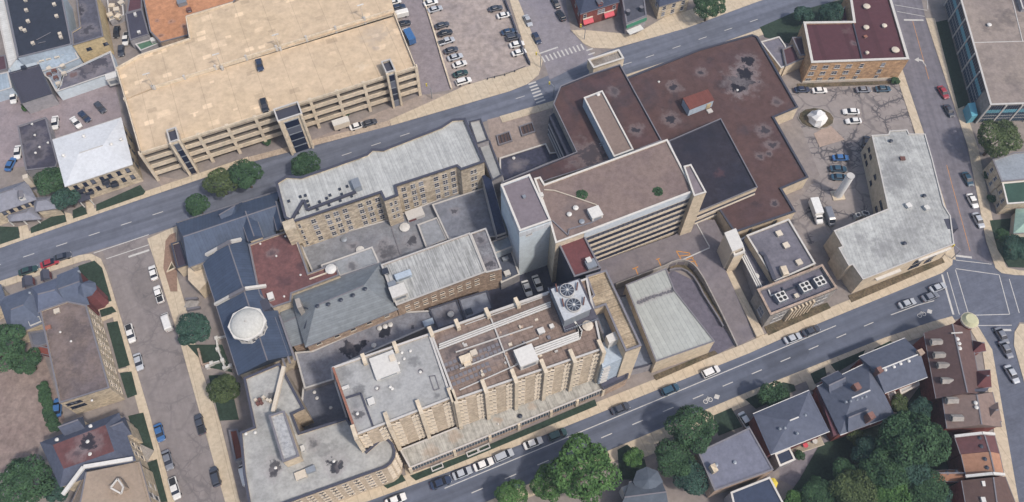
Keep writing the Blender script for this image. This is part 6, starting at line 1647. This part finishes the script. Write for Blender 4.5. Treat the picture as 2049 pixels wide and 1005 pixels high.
ORD = ['first', 'second', 'third', 'fourth', 'fifth', 'sixth', 'seventh', 'eighth', 'ninth', 'tenth', 'eleventh', 'twelfth', 'thirteenth', 'fourteenth']

# ================================================================ trees and shrubs
_crowns = {}


def crown_mesh(seed, n, leaf, lobes, flat_=0.75):
    rnd = random.Random(seed)
    L = [(0.0, 0.0, 0.0, 0.62)]
    for i in range(lobes):
        a = i * 2.399 + rnd.uniform(-.3, .3)
        h = rnd.uniform(-0.45, 0.75)
        d = 0.62 * math.sqrt(max(0.05, 1 - h * h)) * rnd.uniform(0.8, 1.12)
        L.append((d * math.cos(a), d * math.sin(a), h * 0.62, rnd.uniform(0.26, 0.42)))
    m = MB()
    k = 0
    while k < n:
        x, y, z, r = rnd.choice(L[1:]) if rnd.random() < .74 else L[0]
        u = Vector((rnd.gauss(0, 1), rnd.gauss(0, 1), rnd.gauss(0, 1)))
        u.normalize()
        if u.z < -0.55:
            continue
        rr = r * rnd.uniform(0.78, 1.06)
        p = Vector((x, y, z)) + u * rr
        if sum(1 for q in L if (p - Vector(q[:3])).length < q[3] * 0.72) > 0:
            continue
        nrm = (u + Vector((rnd.uniform(-.7, .7), rnd.uniform(-.7, .7), rnd.uniform(-.2, .9)))).normalized()
        t = nrm.orthogonal().normalized()
        b = nrm.cross(t)
        ang = rnd.uniform(0, 6.28)
        t, b = t * math.cos(ang) + b * math.sin(ang), b * math.cos(ang) - t * math.sin(ang)
        s = leaf * rnd.uniform(.7, 1.3)
        p.z *= flat_
        m.add([p - t * s, p - b * s * .6 + nrm * s * .12, p + t * s, p + b * s * .6 + nrm * s * .12], [(0, 1, 2, 3)])
        k += 1
    return m


def tree(c, r, mat, label, h=None, group='street and garden trees', cat='tree', name='tree', seed=None):
    """crown of radius r round (c, h): tapered trunk, limbs, leafy crown"""
    h = h if h is not None else max(3.0, r * 1.25)
    key = (random.randint(0, 3) if seed is None else seed, mat, r > 4)
    if key not in _crowns:
        n, leaf = (5200, 0.05) if r > 4 else (2400, 0.072)
        _crowns[key] = crown_mesh(key[0] + 11, n, leaf, 20 if r > 4 else 11).mesh('crown', mat)
    t = thing(name, label, cat, c, group)
    tr = MB()
    k = max(0.12, r * 0.055)
    tr.cyl((0, 0), k * 1.3, 0, h * .55, 8, k * .8)
    for i in range(5):
        a = i * 1.256 + random.random()
        tr.bar((0, 0, h * .5), (math.cos(a) * r * .5, math.sin(a) * r * .5, h * (.8 + .1 * (i % 2))), k * .7, k * .7)
    place('trunk', tr.mesh('trunk', 'trunk'), (c[0], c[1], 0), 0, t)
    o = place('crown', _crowns[key], (c[0], c[1], h), random.uniform(0, 6.28), t)
    o.scale = (r * random.uniform(.94, 1.06), r * random.uniform(.94, 1.06), r * random.uniform(.9, 1.05))
    return t


for xy, r, m, lab in (
    ((-83.2,18.9), 4.8, 'leaf_d', 'olive crowned tree at the north kerb, left of the darker one'),
    ((-76.2,21.3), 5.2, 'leaf_b', 'dark round tree at the north kerb between olive tree and stone wing'),
    ((-88.5,11.9), 4.0, 'leaf_b', 'smaller dark tree touching the navy corner roof'),
    ((-59.5,25.1), 4.6, 'leaf_b', 'dark tree half hidden behind the stone wing roof'),
    ((-131.5,19.6), 4.8, 'leaf_b', 'round green tree beside the white roofed building'),
    ((-126.3,14.5), 3.8, 'leaf_c', 'dark bluish tree in front of the white roofed building'),
    ((-81.9,-26.3), 4.8, 'leaf_c', 'dark bluish tree on the west pavement near the white lantern'),
    ((-71.4,-42.5), 4.6, 'leaf_d', 'yellow green tree between the west pavement and the grey roof'),
    ((16.4,-63.3), 8.3, 'leaf_a', 'largest bright green tree at the south kerb'),
    ((8.6,-65.4), 4.6, 'leaf_a', 'green tree left of the largest one at the south kerb'),
    ((0.1,-68.2), 4.2, 'leaf_a', 'green tree cut by the bottom edge south of the road'),
    ((29.2,-58.6), 2.9, 'leaf_a', 'small round clipped tree right of the largest tree'),
    ((43.2,-52.7), 6.0, 'leaf_b', 'big dark tree in front of the plain grey roofed house'),
    ((38.3,-59.6), 5.0, 'leaf_b', 'broad dark tree below the big one by the grey roofed house'),
    ((42.2,-63.9), 4.4, 'leaf_c', 'shadowy bluish tree behind the plain grey roofed house'),
    ((64.6,-43.8), 3.9, 'leaf_b', 'dark spreading tree in front of the square hip roofed house'),
    ((93.4,-55.6), 7.4, 'leaf_b', 'large dark garden tree behind the red gabled slate house'),
    ((99.9,-56.2), 5.2, 'leaf_b', 'dark garden tree beside the two tone terrace house'),
    ((87.0,-62.7), 5.6, 'leaf_b', 'dark garden tree between large tree and bottom edge trees'),
    ((78.9,-67.6), 5.6, 'leaf_d', 'olive garden tree at the bottom edge right of the parasol'),
    ((87.3,-68.4), 5.4, 'leaf_a', 'lighter green garden tree at the bottom edge'),
    ((71.4,-67.7), 4.2, 'leaf_b', 'dark garden tree nearest the yellow parasol'),
    ((84.9,-57.8), 4.2, 'leaf_c', 'bluish garden tree directly behind the red gabled slate house'),
    ((78.5,-62.2), 3.8, 'leaf_b', 'dark garden tree at the edge of the gravel yard'),
    ((93.6,-62.2), 5.0, 'leaf_c', 'bluish garden tree below the large dark garden tree'),
    ((84.2,-53.8), 2.4, 'leaf_d', 'small olive tree at the back wall of the red gabled slate house'),
    ((99.5,-69.1), 3.8, 'leaf_c', 'bluish garden tree left of the skylight house at the bottom edge'),
    ((66.5,-69.1), 3.0, 'leaf_a', 'small green tree below the yellow parasol yard'),
    ((93.3,-69.1), 3.8, 'leaf_b', 'dark tree between the lighter green and bluish ones at the bottom edge'),
    ((97.1,-65.9), 4.6, 'leaf_b', 'dark garden tree just left of the orange rear wing'),
    ((100.8,-46.6), 3.4, 'leaf_c', 'bluish tree between slate gable house and beige terrace'),
    ((96.2,-45.6), 2.9, 'leaf_d', 'small olive tree by the white porch of the slate gable house'),
    ((64.2,87.7), 5.6, 'leaf_b', 'round dark tree north of the road by the small stone building'),
    ((103.9,85.2), 4.6, 'leaf_c', 'dark bluish tree north of the orange brick building'),
    ((95.6,86.1), 3.4, 'leaf_c', 'slim dark tree left of the bluish one by the orange brick building'),
    ((141.5,33.0), 6.4, 'leaf_d', 'broad yellow green tree south of the teal glass office'),
    ((-128.6,-32.0), 6.6, 'leaf_b', 'large tree at the left edge behind the brown roofed apartments'),
    ((-123.0,-34.9), 4.0, 'leaf_b', 'tree between the large left edge tree and the rear extension'),
    ((-112.5,-65.7), 6.4, 'leaf_b', 'large tree left of the beige roofed church'),
    ((-106.5,-66.2), 4.0, 'leaf_c', 'bluish tree touching the beige roofed church'),
    ((137.5,-2.1), 4.2, 'leaf_c', 'dark tree in the lawn below the green glasshouse'),
    ((136.6,3.5), 2.2, 'leaf_b', 'small dark tree left of the green glasshouse'),
):
    tree(xy, r, m, lab)
for i, xy in enumerate([(-119.0,-40.1),(-118.4,-41.6),(-117.7,-43.0),(-116.8,-44.5),(-116.1,-46.1),(-115.2,-47.7),(-114.2,-49.1),(-113.2,-50.4)]):
    tree(xy, 1.7, 'leaf_b', ORD[i] + ' bushy shrub from the top of the hedge beside the blue parked car', 1.3, 'hedge beside the earth yard', 'shrub', 'shrub', i % 3)
for i, xy in enumerate([(-113.6,75.9),(-111.9,76.6),(-110.1,77.2),(-108.3,77.8),(-106.5,78.4)]):
    tree(xy, 1.1, 'leaf_a', ORD[i] + ' low shrub from the left in the hedge between orange roof and garage', 0.8, 'hedge behind the garage', 'shrub', 'shrub', i % 3)
for i, xy in enumerate([(-150.5,50.0),(-148.8,50.5),(-147.2,51.2),(-145.6,52.1),(-144.1,53.2)]):
    tree(xy, 1.3, 'leaf_a', ORD[i] + ' ivy shrub from the left along the square charcoal shed front', 1.0, 'ivy along the charcoal shed', 'shrub', 'shrub', i % 3)
for i, (xy, lab) in enumerate((((139.7,24.7), 'left of the grey roofed east house'), ((138.6,16.7), 'left of the dark green roofed east house'), ((-51.4,47.3), 'before the garage front, right one'), ((-73.7,36.9), 'before the garage front, left one'),
                               ((70.2,-57.5), 'at the corner of the timber deck'), ((121.0,60.8), 'at the corner of the orange brick building'))):
    tree(xy, 1.5, 'leaf_b', 'small dark shrub ' + lab, 1.1, 'garden shrubs', 'shrub', 'shrub', i % 3)

# ================================================================ vehicles
PAINT = {'white': '#f2f1ee', 'silver': '#bfc4cb', 'grey': '#80848e', 'dark grey': '#474b56', 'black': '#23262e', 'navy': '#2b3955', 'blue': '#3f6fa8', 'dark blue': '#304766', 'red': '#a8323c', 'dark green': '#2c4a48', 'teal': '#34556a'}
PAINT = {k_: plain('paint_' + k_.replace(' ', '_'), v_, 0.3, 0.0, 0.5, coat=0.6) for k_, v_ in PAINT.items()}
LAMP = plain('headlamp', '#e9ebee', 0.2)
TAIL = plain('tail_lamp', '#8f1f22', 0.3)
CARGLASS = plain('car_glass', '#1d2331', 0.08, 0.0, 0.6)


def loft(st):
    """st: (x, half width, z low, z high)"""
    m = MB()
    for x, w, z0, z1 in st:
        e = min(.14, (z1 - z0) * .3)
        m.v += [(x, -w * .88, z0), (x, w * .88, z0), (x, w, z0 + .22), (x, w, z1 - e), (x, w * .86, z1), (x, -w * .86, z1), (x, -w, z1 - e), (x, -w, z0 + .22)]
    n = len(st)
    for i in range(n - 1):
        m.f += [(8 * i + j, 8 * i + (j + 1) % 8, 8 * (i + 1) + (j + 1) % 8, 8 * (i + 1) + j) for j in range(8)]
    m.f += [tuple(range(8))[::-1], tuple(range(8 * (n - 1), 8 * n))]
    return m


def frustum(a0, a1, w0, z0, b0, b1, w1, z1):
    return MB().add([(a0, -w0, z0), (a1, -w0, z0), (a1, w0, z0), (a0, w0, z0), (b0, -w1, z1), (b1, -w1, z1), (b1, w1, z1), (b0, w1, z1)],
                    [(0, 1, 5, 4), (1, 2, 6, 5), (2, 3, 7, 6), (3, 0, 4, 7), (4, 5, 6, 7)])


def wheel_mesh():
    m = MB()
    n = 12
    a = [(.33 * math.cos(2 * math.pi * i / n), -.11, .33 * math.sin(2 * math.pi * i / n)) for i in range(n)]
    b = [(x, .11, z) for x, y, z in a]
    return m.add(a + b, [(i, (i + 1) % n, n + (i + 1) % n, n + i) for i in range(n)] + [tuple(range(n)), tuple(range(n, 2 * n))[::-1]]).mesh('wheel', 'black')


WHEEL = wheel_mesh()
HL = MB().box((0, 0), .12, .38, -.08, .08).mesh('headlight', LAMP)
TLM = MB().box((0, 0), .1, .32, -.08, .08).mesh('tail_light', TAIL)
P0 = PAINT['white']


def protos():
    d = {}
    d['sedan'] = (4.7, .92, .68, [('body', loft([(-2.35, .72, .35, .85), (-2.2, .88, .25, .98), (-1.2, .92, .2, 1.0), (0.9, .92, .2, .97), (1.9, .88, .22, .86), (2.3, .72, .3, .68)]).mesh('body', P0), 1),
                                  ('window_glass', frustum(-1.75, 1.15, .84, .96, -1.05, .35, .66, 1.42).mesh('window_glass', CARGLASS), 0),
                                  ('roof', frustum(-1.12, .42, .7, 1.405, -.98, .25, .62, 1.47).mesh('roof', P0), 1)])
    d['SUV'] = (4.7, .95, .8, [('body', loft([(-2.35, .78, .4, 1.0), (-2.25, .93, .3, 1.1), (0.9, .95, .28, 1.1), (1.95, .9, .3, 1.0), (2.35, .76, .4, .8)]).mesh('body', P0), 1),
                               ('window_glass', frustum(-2.2, 1.25, .88, 1.08, -1.9, .45, .72, 1.66).mesh('window_glass', CARGLASS), 0),
                               ('roof', frustum(-1.97, .52, .76, 1.645, -1.85, .35, .68, 1.72).mesh('roof', P0), 1)])
    bed = MB().box((-1.75, 0), 1.8, 1.5, 1.112, 1.125)
    d['pickup truck'] = (5.5, .98, .85, [('body', loft([(-2.75, .9, .45, 1.1), (-2.65, .97, .35, 1.12), (1.5, .98, .35, 1.12), (2.4, .93, .35, 1.05), (2.75, .8, .45, .85)]).mesh('body', P0), 1),
                                         ('cargo_bed', bed.mesh('cargo_bed', 'black'), 0),
                                         ('window_glass', frustum(-.75, 1.55, .9, 1.1, -.55, .85, .74, 1.74).mesh('window_glass', CARGLASS), 0),
                                         ('roof', frustum(-.62, .92, .78, 1.725, -.5, .75, .7, 1.8).mesh('roof', P0), 1)])
    d['van'] = (5.6, 1.0, .8, [('body', loft([(-2.8, .95, .4, 2.25), (-2.7, 1.0, .3, 2.3), (1.2, 1.0, .3, 2.3), (1.6, .98, .3, 2.1), (2.3, .95, .32, 1.25), (2.75, .85, .4, .95)]).mesh('body', P0), 1),
                               ('windshield', MB().add([(1.58, -.86, 2.06), (1.58, .86, 2.06), (2.26, .84, 1.3), (2.26, -.84, 1.3)], [(0, 3, 2, 1)]).mesh('windshield', CARGLASS), 0),
                               ('roof', frustum(-2.6, 1.1, .86, 2.3, -2.5, 1.0, .8, 2.36).mesh('roof', P0), 1)])
    d['van'][3][1][1].transform(__import__('mathutils').Matrix.Translation((.03, 0, .04)))
    d['box truck'] = (7.4, 1.15, .85, [('cab', loft([(1.6, 1.0, .5, 2.1), (2.2, 1.05, .4, 2.15), (2.5, 1.02, .4, 1.5), (3.5, .98, .45, 1.3), (3.7, .85, .5, 1.0)]).mesh('cab', P0), 1),
                                       ('windshield', MB().add([(2.24, -.9, 2.1), (2.24, .9, 2.1), (2.56, .9, 1.52), (2.56, -.9, 1.52)], [(0, 3, 2, 1)]).mesh('windshield', CARGLASS), 0),
                                       ('cargo_box', MB().box((-1.2, 0), 5.2, 2.35, .9, 3.1).mesh('cargo_box', P0), 1), ('box_roof', MB().box((-1.2, 0), 5.25, 2.4, 3.1, 3.16).mesh('box_roof', P0), 1),
                                       ('chassis', MB().box((0, 0), 7.0, 1.2, .45, .89).mesh('chassis', 'black'), 0)])
    return d


CARS = protos()


def car(c, ang, kind, colour, label, group, z=0.02, box=None):
    L_, w, ax, parts = CARS[kind]
    cat = {'sedan': 'car', 'SUV': 'car', 'pickup truck': 'pickup', 'van': 'van', 'box truck': 'truck'}[kind]
    t = thing('parked_' + kind.lower().replace(' ', '_'), label, cat, c, group, z)
    t.rotation_euler = (0, 0, R(ang))
    if kind in ('sedan', 'SUV'):
        k = random.uniform(1.02, 1.1)
        t.scale = (k, random.uniform(1.03, 1.1), k)
    def kid(name, me, loc=(0, 0, 0), paint=None):
        o = bpy.data.objects.new(name, me)
        COL.objects.link(o)
        o.parent = t
        o.location = loc
        if paint:
            o.material_slots[0].link = 'OBJECT'
            o.material_slots[0].material = PAINT[paint]
    for name, me, painted in parts:
        kid(name, me, paint=(box if (box and 'box' in name) else colour) if painted else None)
    f = L_ / 2
    for x in (-f * .6, f * .62):
        for y in (-w + .08, w - .08):
            kid('wheel', WHEEL, (x, y, .33))
    for y in (-w * .66, w * .66):
        kid('headlight', HL, (f - .1, y, ax - .08))
        kid('tail_light', TLM, (-f + .02, y, ax + .06))


KIND = {'s': 'sedan', 'u': 'SUV', 'p': 'pickup truck', 'v': 'van', 'b': 'box truck'}


def row(pts, spec, ang, place_, end, z=0.02, jit=2.0):
    spec = spec.split(',')
    for i, (p_, s) in enumerate(zip(pts, spec)):
        k, col = s.strip().split(' ', 1)
        a = ang[i] if isinstance(ang, (list, tuple)) else ang
        lab = '%s %s %s' % (col, KIND[k], place_)
        if len(spec) > 1:
            lab += ', %s from %s' % (ORD[i], end)
        car(p_, a + random.uniform(-jit, jit), KIND[k], col, lab, 'vehicles ' + place_, z)


row([(-27.6,-68.0),(-17.1,-64.0),(-12.0,-61.7),(-6.9,-59.6),(-2.0,-57.5),(5.2,-54.4),(11.2,-52.3),(27.2,-45.6),(40.2,-40.7),(51.1,-35.9),(73.8,-26.6),(79.0,-24.5)],
    's white,s navy,s silver,s white,u silver,s white,u dark green,s dark grey,u teal,u white,s silver,s dark grey', 22.5, 'parked along the south kerb', 'bottom edge')
row([(106.3,-16.5),(113.0,-14.4),(115.8,-11.7)], 's silver,s grey,s silver', 20, 'waiting at the east crossing', 'west')
row([(-133.1,-6.5),(-124.9,-2.2),(-127.8,-4.1)], 's dark green,s dark grey,s red', 22.5, 'at the near north road kerb', 'left edge')
row([(-98.6,-7.2),(-95.6,-13.8),(-91.6,-22.0),(-77.6,-49.7),(-71.5,-62.6)], 's white,p white,v white,p dark grey,u dark grey', [116, 116, 116, 115, 115], 'on the right side of the west street', 'top')
row([(-100.6,-25.3),(-96.7,-33.2),(-87.3,-51.8),(-83.8,-58.6),(-80.7,-65.4)], 'p white,s silver,s blue,s grey,p white', [-66, -66, -64, -64, -64], 'on the left side of the west street', 'top')
row([(-64.3,-62.2)], 'v white', 115, 'tucked against the west wall of the rounded corner block', '')
row([(-114.3,-45.4)], 's blue', 105, 'parked beside the hedge of the earth yard', '')
row([(-119.8,-60.4)], 's white', 40, 'half under the tree at the left edge', '')
row([(-27.4,95.4),(-25.8,92.3),(-23.2,85.0),(-22.0,81.6),(-21.4,77.9),(-19.8,74.1),(-18.3,71.1),(-16.8,68.1),(-16.4,64.2),(-15.3,60.9)], 's white,s silver,s dark grey,s black,p silver,s dark grey,s silver,s white,s dark green,u white', 22, 'in the left row of the parking lot', 'top')
row([(-5.5,92.7),(-2.7,89.6),(-1.2,82.2),(0.4,79.6),(1.6,76.6),(2.3,73.1)], 's dark grey,s white,s dark blue,u dark grey,s white,s white', 18, 'in the right row of the parking lot', 'top')
row([(-39.8,95.7),(-38.3,93.2),(-37.3,89.6),(-35.9,85.8)], 's white,s navy,v white,s black', [20, 20, 200, 20], 'in the loading lane beside the garage', 'top')
car((-33.8,79.9), 115, 'box truck', 'white', 'white box truck with bright blue box in the loading lane beside the garage', 'vehicles in the loading lane beside the garage', box='blue')
row([(5.3,87.1),(8.1,79.3)], 's silver,s navy', -70, 'driving down the left lane of the side street', 'top')
row([(14.7,95.2),(16.3,89.4)], 's black,u black', 112, 'on the right kerb of the side street', 'top')
row([(-47.2,43.3),(-43.7,44.5)], 's white,s dark grey', 22, 'on the forecourt of the garage', 'left')
row([(4.1,-12.0),(7.0,-10.5)], 's white,s white', -70, 'in the dark service alley', 'left')
row([(91.1,57.6),(96.6,57.3),(110.4,57.6),(116.6,57.9)], 's navy,s white,s grey,s teal', 4, 'parked below the orange brick building', 'left')
row([(104.7,48.8),(104.7,45.2)], 's white,s white', [178, 185], 'beside the white domed monument', 'top')
row([(98.0,31.4),(96.5,27.4),(96.3,24.4),(107.0,37.3)], 's blue,s teal,s teal,s dark grey', [0, -2, -2, 70], 'in the middle of the cracked lot', 'top')
car((87.0,12.0), -83, 'box truck', 'white', 'white box truck in the cracked lot left of the grey van', 'vehicles at the south end of the cracked lot')
car((90.6,10.6), -83, 'van', 'grey', 'grey van right of the white box truck in the cracked lot', 'vehicles at the south end of the cracked lot')
row([(135.2,56.5),(135.1,49.2)], 's red,s dark grey', [-78, -76], 'driving on the east road by the teal glass office', 'top')
row([(133.8,23.8),(133.1,16.2),(132.9,9.6)], 's teal,s white,s silver', -78, 'at the right kerb of the east road', 'top')
row([(129.0,-25.9),(128.9,-29.8),(128.4,-36.6)], 's grey,s grey,s silver', -75, 'south of the east crossing', 'top')
row([(-130.1,82.0),(-126.3,78.9),(-126.7,73.9)], 's black,p white,s dark grey', [-80, -80, -75], 'in the lane left of the orange roof', 'top')
row([(-139.9,44.5),(-133.5,44.6),(-131.5,46.9),(-127.6,50.5)], 's white,s white,s navy,s dark grey', [-75, -45, -45, -45], 'in the lot behind the white roofed building', 'left')
row([(-155.7,54.5),(-148.0,33.4),(-148.8,29.1)], 's white,s white,s blue', [-75, -80, 85], 'in the far west lot', 'top')
row([(58.3,-49.0)], 's white', -65, 'in the drive between grey and navy roofed houses', '')
row([(-75.7,56.5)], 's navy', -72, 'parked alone on the garage deck', '', 12.5)
row([(-71.9,41.0)], 'u black', -72, 'at the central stair of the garage deck', '', 12.5)
tl = thing('site_trailer', 'small cream box trailer in front of the garage', 'trailer', (-52.4,44.5))
tc_ = (-52.0,43.5)
MB().box(tc_, 5.0, 2.2, .6, 2.8, GA).build('box', 'cream', tl)
MB().box(tc_, 5.1, 2.3, 2.8, 2.9, GA).build('roof', 'white', tl)
for x in (-1.2, 1.2):
    place('wheel', WHEEL, (tc_[0] + x * math.cos(GA) + 1.05 * math.sin(GA), tc_[1] + x * math.sin(GA) - 1.05 * math.cos(GA), .33), GA, tl)

# ================================================================ small things in the lots and streets
sk = thing('white_stack', 'tall white vent stack rising from the cracked lot', 'chimney', (94.8,18.5))
sc_ = (94.8,18.4)
MB().cyl(sc_, 1.2, .3, 10, 16, 1.05).build('shaft', plain('stack_white', '#f6f5f2', .6), sk)
MB().cyl(sc_, 1.12, 10, 10.3, 16).build('rim', 'coping', sk)
MB().box(sc_, 3.6, 3.2, 0, .3, .1).build('base', 'concrete', sk)
mo = thing('domed_monument', 'white faceted domed monument on a round planted mound in the cracked lot', 'monument', (94.4,46.2))
mc_ = (93.7,46.6)
m = MB()
ring = [(mc_[0] + 5.6 * math.cos(a * .5236), mc_[1] + 4.2 * math.sin(a * .5236)) for a in range(12)]
m.ring(ring, 0, .25, .2).build('kerb', 'concrete_grey', mo)
MB().add([(*q, .4) for q in inset(ccw(ring), .3)] + [(mc_[0] + (q[0] - mc_[0]) * .45, mc_[1] + (q[1] - mc_[1]) * .45, 1.2) for q in ring], [(i, (i + 1) % 12, 12 + (i + 1) % 12, 12 + i) for i in range(12)] + [tuple(range(12, 24))]).build('planted_mound', 'grass_dry', mo)
dc_ = (93.4,45.4)
rn = random.Random(5)
vs, fs = [], []
for j, (rr2, zz) in enumerate(((2.7, 0.9), (2.8, 1.9), (2.2, 3.2), (1.2, 4.3))):
    vs += [(dc_[0] + rr2 * rn.uniform(.75, 1.2) * math.cos(a * .6981), dc_[1] + rr2 * rn.uniform(.75, 1.2) * math.sin(a * .6981), zz + rn.uniform(-.2, .2)) for a in range(9)]
fs = [(9 * j + i, 9 * j + (i + 1) % 9, 9 * j + 9 + (i + 1) % 9, 9 * j + 9 + i) for j in range(3) for i in range(9)] + [tuple(range(27, 36))]
MB().add(vs, fs).build('stone_dome', plain('dome_white', '#f2f1ee', .6), mo)
pv = slab('paved_pad', [(91.9,40.8),(97.4,44.3),(100.9,38.6),(92.8,35.8)], -.2, .09, surf('pad_concrete', '#b39f92', .12))
for i, q in enumerate([(98.7,11.0),(100.6,11.7),(101.2,11.5)]):
    g = thing('condenser', ('left', 'middle', 'right')[i] + ' white condenser unit at the bend of the corner building', 'condenser', q, 'condensers in the lot')
    MB().box(q, 1.5, 1.3, .05, 1.5, .3).build('casing', 'white', g)
    MB().cyl(q, .5, 1.5, 1.58, 12).build('fan', 'dark_metal', g)
# west balustrade and entrance steps
bal = thing('white_balustrade', 'white balustrade with square posts beside the west lawn', 'balustrade', (-76.1,-31.7))
bp = [(-75.0,-25.9),(-77.8,-27.0),(-76.8,-29.8),(-75.0,-33.3),(-73.7,-35.6),(-76.9,-33.7),(-78.9,-35.0)]
for a, b in zip([(-74.6,-25.9),(-77.6,-26.7),(-76.7,-29.8),(-74.9,-32.9),(-74.0,-35.0),(-75.7,-33.1),(-77.6,-33.7)], [(-77.6,-26.7),(-76.7,-29.8),(-74.9,-32.9),(-74.0,-35.0),(-72.6,-34.4),(-77.6,-33.7),(-78.5,-34.6)]):
    MB().prism(strip([a, b], -.2, .2), .1, 1.1).build('rail', 'white', bal)
    MB().box(b, .9, .9, .1, 1.4, GA).build('post', 'white', bal)
stp = thing('west_steps', 'concrete entrance steps with side walls beside the west pavement', 'steps', (-86.2,-16.9))
for k in range(6):
    q = lerp((-87.7,-16.4), (-84.1,-17.1), k / 6)
    MB().box(q, .8, 2.2, .0, .2 + .16 * k, R(-10)).build('step', 'concrete_grey', stp)
for a in ([(-88.0,-15.3),(-84.8,-15.0)], [(-87.1,-18.4),(-83.7,-17.7)]):
    MB().prism(strip(a, -.3, .3), 0, 1.1).build('side_wall', 'coping_mid', stp)
pl = thing('corner_planter', 'brown triangular raised bed at the north road corner', 'planter', (-94.4,-5.4))
pp = [(-95.1,-6.9),(-94.4,-3.5),(-92.8,-5.6)]
MB().ring(pp, 0, .5, .3).build('rim', 'concrete', pl)
MB().prism(inset(ccw(pp), .3), .02, .3).build('soil', 'grass_dry', pl)
slab('brown_paving', [(-97.6,3.2),(-96.8,5.2),(-95.3,6.0),(-91.0,-12.7),(-92.9,-12.7),(-96.4,-5.4)], -.2, .134, surf('brown_pavers', '#9a7f6f', .12, patch=.3))
rwall = thing('west_garden_wall', 'low brown garden wall beside the west pavement', 'wall', (-81.2,-32.3))
for a in ([(-82.0,-29.5),(-80.1,-33.9)], [(-80.1,-34.1),(-78.2,-33.5)]):
    MB().prism(strip(a, -.25, .25), .1, .9).build('wall_segment', 'brick_brown', rwall)
# signals at the side street crossing
for i, (q, lab) in enumerate((((13.0,55.2), 'beside the zebra near the entrance court'), ((9.1,67.3), 'at the parking lot corner'), ((23.7,79.3), 'at the red brick shop corner'), ((122.4,-2.5), 'at the bent corner building'), ((-25.0,54.5), 'at the loading lane exit'))):
    g = thing('traffic_signal', 'pole mounted traffic signal ' + lab, 'traffic signal', q, 'traffic signals')
    MB().cyl(q, .12, .1, 5.0, 8).build('pole', 'grey_metal', g)
    MB().bar((*q, 4.9), (q[0] - 1.4, q[1] + 1.6, 5.1), .12, .12).build('arm', 'grey_metal', g)
    o = MB().box((q[0] - 1.4, q[1] + 1.6), .4, .4, 4.1, 5.2, GA).build('signal_head', 'yellow', g)
# fence along the south side of the parking lot and planters by the side street
fe = thing('lot_fence', 'low dark broken rail fence along the south side of the parking lot', 'fence', (-0.7,63.2))
fp = [(-7.8,62.1),(-5.5,62.8),(-2.3,63.8),(0.9,65.3),(4.4,67.3)]
for a, b in zip(fp, fp[1:]):
    MB().bar((*a, .8), (*b, .8), .12, .12).build('rail', 'dark_metal', fe)
    MB().box(a, .25, .25, 0, 1.0, GA).build('post', 'dark_metal', fe)
fe2 = thing('hedge_fence', 'dark overgrown fence between the parking lot and the side street', 'fence', (3.4,83.6))
fp = [(-2.5,96.8),(-0.4,89.4),(1.6,81.8),(3.5,74.4),(5.7,68.4)]
for a, b in zip(fp, fp[1:]):
    MB().prism(strip([a, b], -.25, .25), 0, 1.1).build('panel', 'coping_dark', fe2)
    MB().box(a, .4, .4, 0, 1.3, GA).build('post', 'grey_metal', fe2)
kb_ = thing('lot_kerb_wall', 'pale kerb wall along the west side of the parking lot', 'wall', (-23.6,77.0))
fp = [(-29.9,97.1),(-27.8,90.1),(-25.0,80.0),(-22.7,71.3),(-20.1,61.9),(-19.0,58.2)]
for a, b in zip(fp, fp[1:]):
    MB().prism(strip([a, b], -.25, .25), 0, .7).build('wall_segment', 'concrete', kb_)

# ================================================================ the air: a thin bluish summer haze
hz = NT('haze_air')
hz.n.remove(hz.bsdf)
pv_ = hz.node('ShaderNodeVolumePrincipled', {'Color': (0.72, 0.84, 1.0, 1.0), 'Density': 0.00017, 'Anisotropy': 0.0})
hz.l.new(pv_.outputs[0], hz.n['Material Output'].inputs['Volume'])
haze = MB().prism([(-1600, -1600), (1600, -1600), (1600, 1600), (-1600, 1600)], -2.0, 200.0).build('haze', hz.m)
haze['kind'] = 'stuff'
